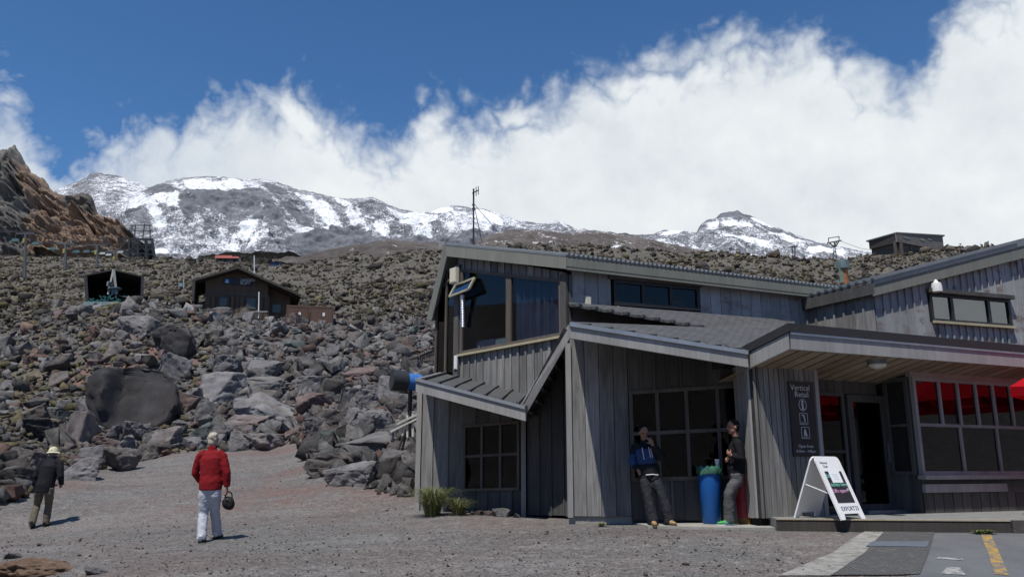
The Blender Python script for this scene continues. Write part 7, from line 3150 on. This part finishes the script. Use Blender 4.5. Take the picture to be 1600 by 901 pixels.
    blue = cloth('blue_panel', (.03, .058, .15), .75, .2)
    b = B()
    cc = V('chest')
    b.tube([V('waist') + Vector((0, -.035, -.02)), (V('waist') + cc) / 2 + Vector((0, -.036, 0)), cc + Vector((0, -.034, .02))], [(.172, .125), (.175, .128), (.172, .122)], 18, side=J['side'])
    remesh(b.build('chest_panel', blue, t, True), .012, .016, 3)
    b = B()
    for q in 'l':
        e, w = V('el' + q), V('wr' + q)
        b.tube([V('sh' + q) * .45 + e * .55, e, e * .5 + w * .5], [.073, .068, .062], 14)
    remesh(b.build('sleeve_panel', blue, t, True), .012, .02, 3)
    wpipe = simple('white_piping', (.62, .63, .65), .6)
    for (x0, z0, x1, z1) in ((-.075, .04, -.05, -.15), (.03, .05, .06, -.12), (.065, .03, .095, -.12)):
        b = B()
        n = 8
        pts = []
        for i in range(n):
            q = i / (n - 1)
            xx = x0 + (x1 - x0) * q
            pts.append(V('chest') + Vector((xx, -.157 * sqrt(max(.05, 1 - (xx / .18) ** 2)) - .02, z0 + (z1 - z0) * q)))
        b.tube(pts, .007, 6)
        b.build('piping', wpipe, t, True)
    b = B()
    hz = V('pelvis') + Vector((.03, -.155, -.03))
    b.tube([hz + Vector((-.10, .03, -.0)), hz + Vector((0, -.008, .01)), hz + Vector((.10, .03, 0))], .010, 6)
    b.build('hem_strip', wpipe, t, True)
    hairball(t, V('head'), J['face'], cloth('black_hair', (.012, .011, .011), .45, .2, 40), .97, seed=9, tuft=.006)
    b = B()
    f = Vector(J['face']).normalized()
    hb = V('head') - f * .10 + Vector((0, 0, .06))
    b.ball(hb, .035, 10, 8)
    b.build('hair_knot', cloth('black_knot', (.012, .011, .011), .5), t, True)
    tan = simple('tan_boot', (.30, .19, .09), .8, .2, 20)
    tsole = simple('tan_sole', (.10, .07, .045), .8)
    shoe(t, V('anl'), J['ftl'], tan, tsole, .29)
    shoe(t, V('anr'), J['ftr'], tan, tsole, .29)
    b = B()
    w = V('head') + f * .115 - Vector((0, 0, .058))
    b.tube([w, w + Vector((.02, -.07, -.01))], .004, 6)
    c = b.build('cigarette', 'white', None)
    tag(c, 'thin white cigarette at the mouth of the person in the blue jacket', 'cigarette')

    # --- man in black leaning back beside the bins, facing left
    Y = 13.3
    p0 = P(1139, 812, Y)
    base = Vector((p0.x, Y, .657))
    k = kpx(base)
    X = lambda u: (u - 1132) * k
    Z = lambda v: (812 - v) * k
    J = dict(side=(.25, -1, 0), face=(-1, -.22, -.05),
             pelvis=(X(1149), .05, Z(734)), waist=(X(1150.5), .06, Z(718)), chest=(X(1152), .06, Z(697)), neck=(X(1152), .05, Z(677)), head=(X(1148), .03, Z(661)),
             shl=(X(1150), -.13, Z(688)), shr=(X(1155), .23, Z(688)), ell=(X(1152), -.19, Z(711)), wrl=(X(1139), -.12, Z(706)),
             elr=(X(1152), .24, Z(711)), wrr=(X(1138), .06, Z(712)),
             hdl=((-.5, .5, .45), (1, .3, 0), (0, .2, 1), .9), hdr=((-.5, -.5, -.1), (1, 0, 0), (0, 0, 1), .9),
             hipl=(X(1147), -.04, Z(740)), hipr=(X(1150), .13, Z(740)), knl=(X(1131), -.10, Z(765)), anl=(X(1131), -.06, Z(803)), knr=(X(1140), .12, Z(771)), anr=(X(1140), .1, Z(803)),
             ftl=(-1, -.3, 0), ftr=(-1, -.1, 0))
    t, V, s, u = person(base, 'person in a black top and grey trousers leaning beside the blue bin', J, SKIN, 0, 0, 0, 0, k)
    jacket(t, V, J, cloth('black_top', (.012, .012, .014), .9), .96, .06, .016)
    trousers(t, V, J, cloth('grey_trousers', (.085, .085, .09), .85), 1.0, 1.08, .055, .028)
    hairball(t, V('head'), J['face'], cloth('dark_brown_hair', (.02, .014, .011), .7, .3, 40), .97, seed=12, tuft=.008)
    wsole = simple('white_sole', (.62, .62, .62), .6)
    for q, (c1) in (('l', (.05, .32, .07)), ('r', (.12, .30, .14))):
        a, ft = V('an' + q), Vector(J['ft' + q]).normalized()
        shoe(t, a, J['ft' + q], simple('green_trainer', c1, .5, .3, 14), wsole, .30)
        b = B()
        s_ = ft.cross(Vector((0, 0, 1))).normalized()
        for j, c2 in enumerate(((.55, .06, .10), (.10, .28, .45))):
            pass
        b.tube([a + ft * .02 - Vector((0, 0, .035)) + s_ * .043, a + ft * .10 - Vector((0, 0, .06)) + s_ * .046], .014, 6)
        b.tube([a + ft * .02 - Vector((0, 0, .035)) - s_ * .043, a + ft * .10 - Vector((0, 0, .06)) - s_ * .046], .014, 6)
        b.build('shoe_stripe', simple('blue_stripe', (.10, .26, .42), .5), t, True)
        b = B()
        b.tube([a - ft * .05 - Vector((0, 0, .01)) + s_ * .03, a - ft * .07 - Vector((0, 0, .045)), a - ft * .05 - Vector((0, 0, .01)) - s_ * .03], .014, 6)
        b.build('heel_tab', simple('red_tab', (.5, .06, .09), .5), t, True)


build_people()
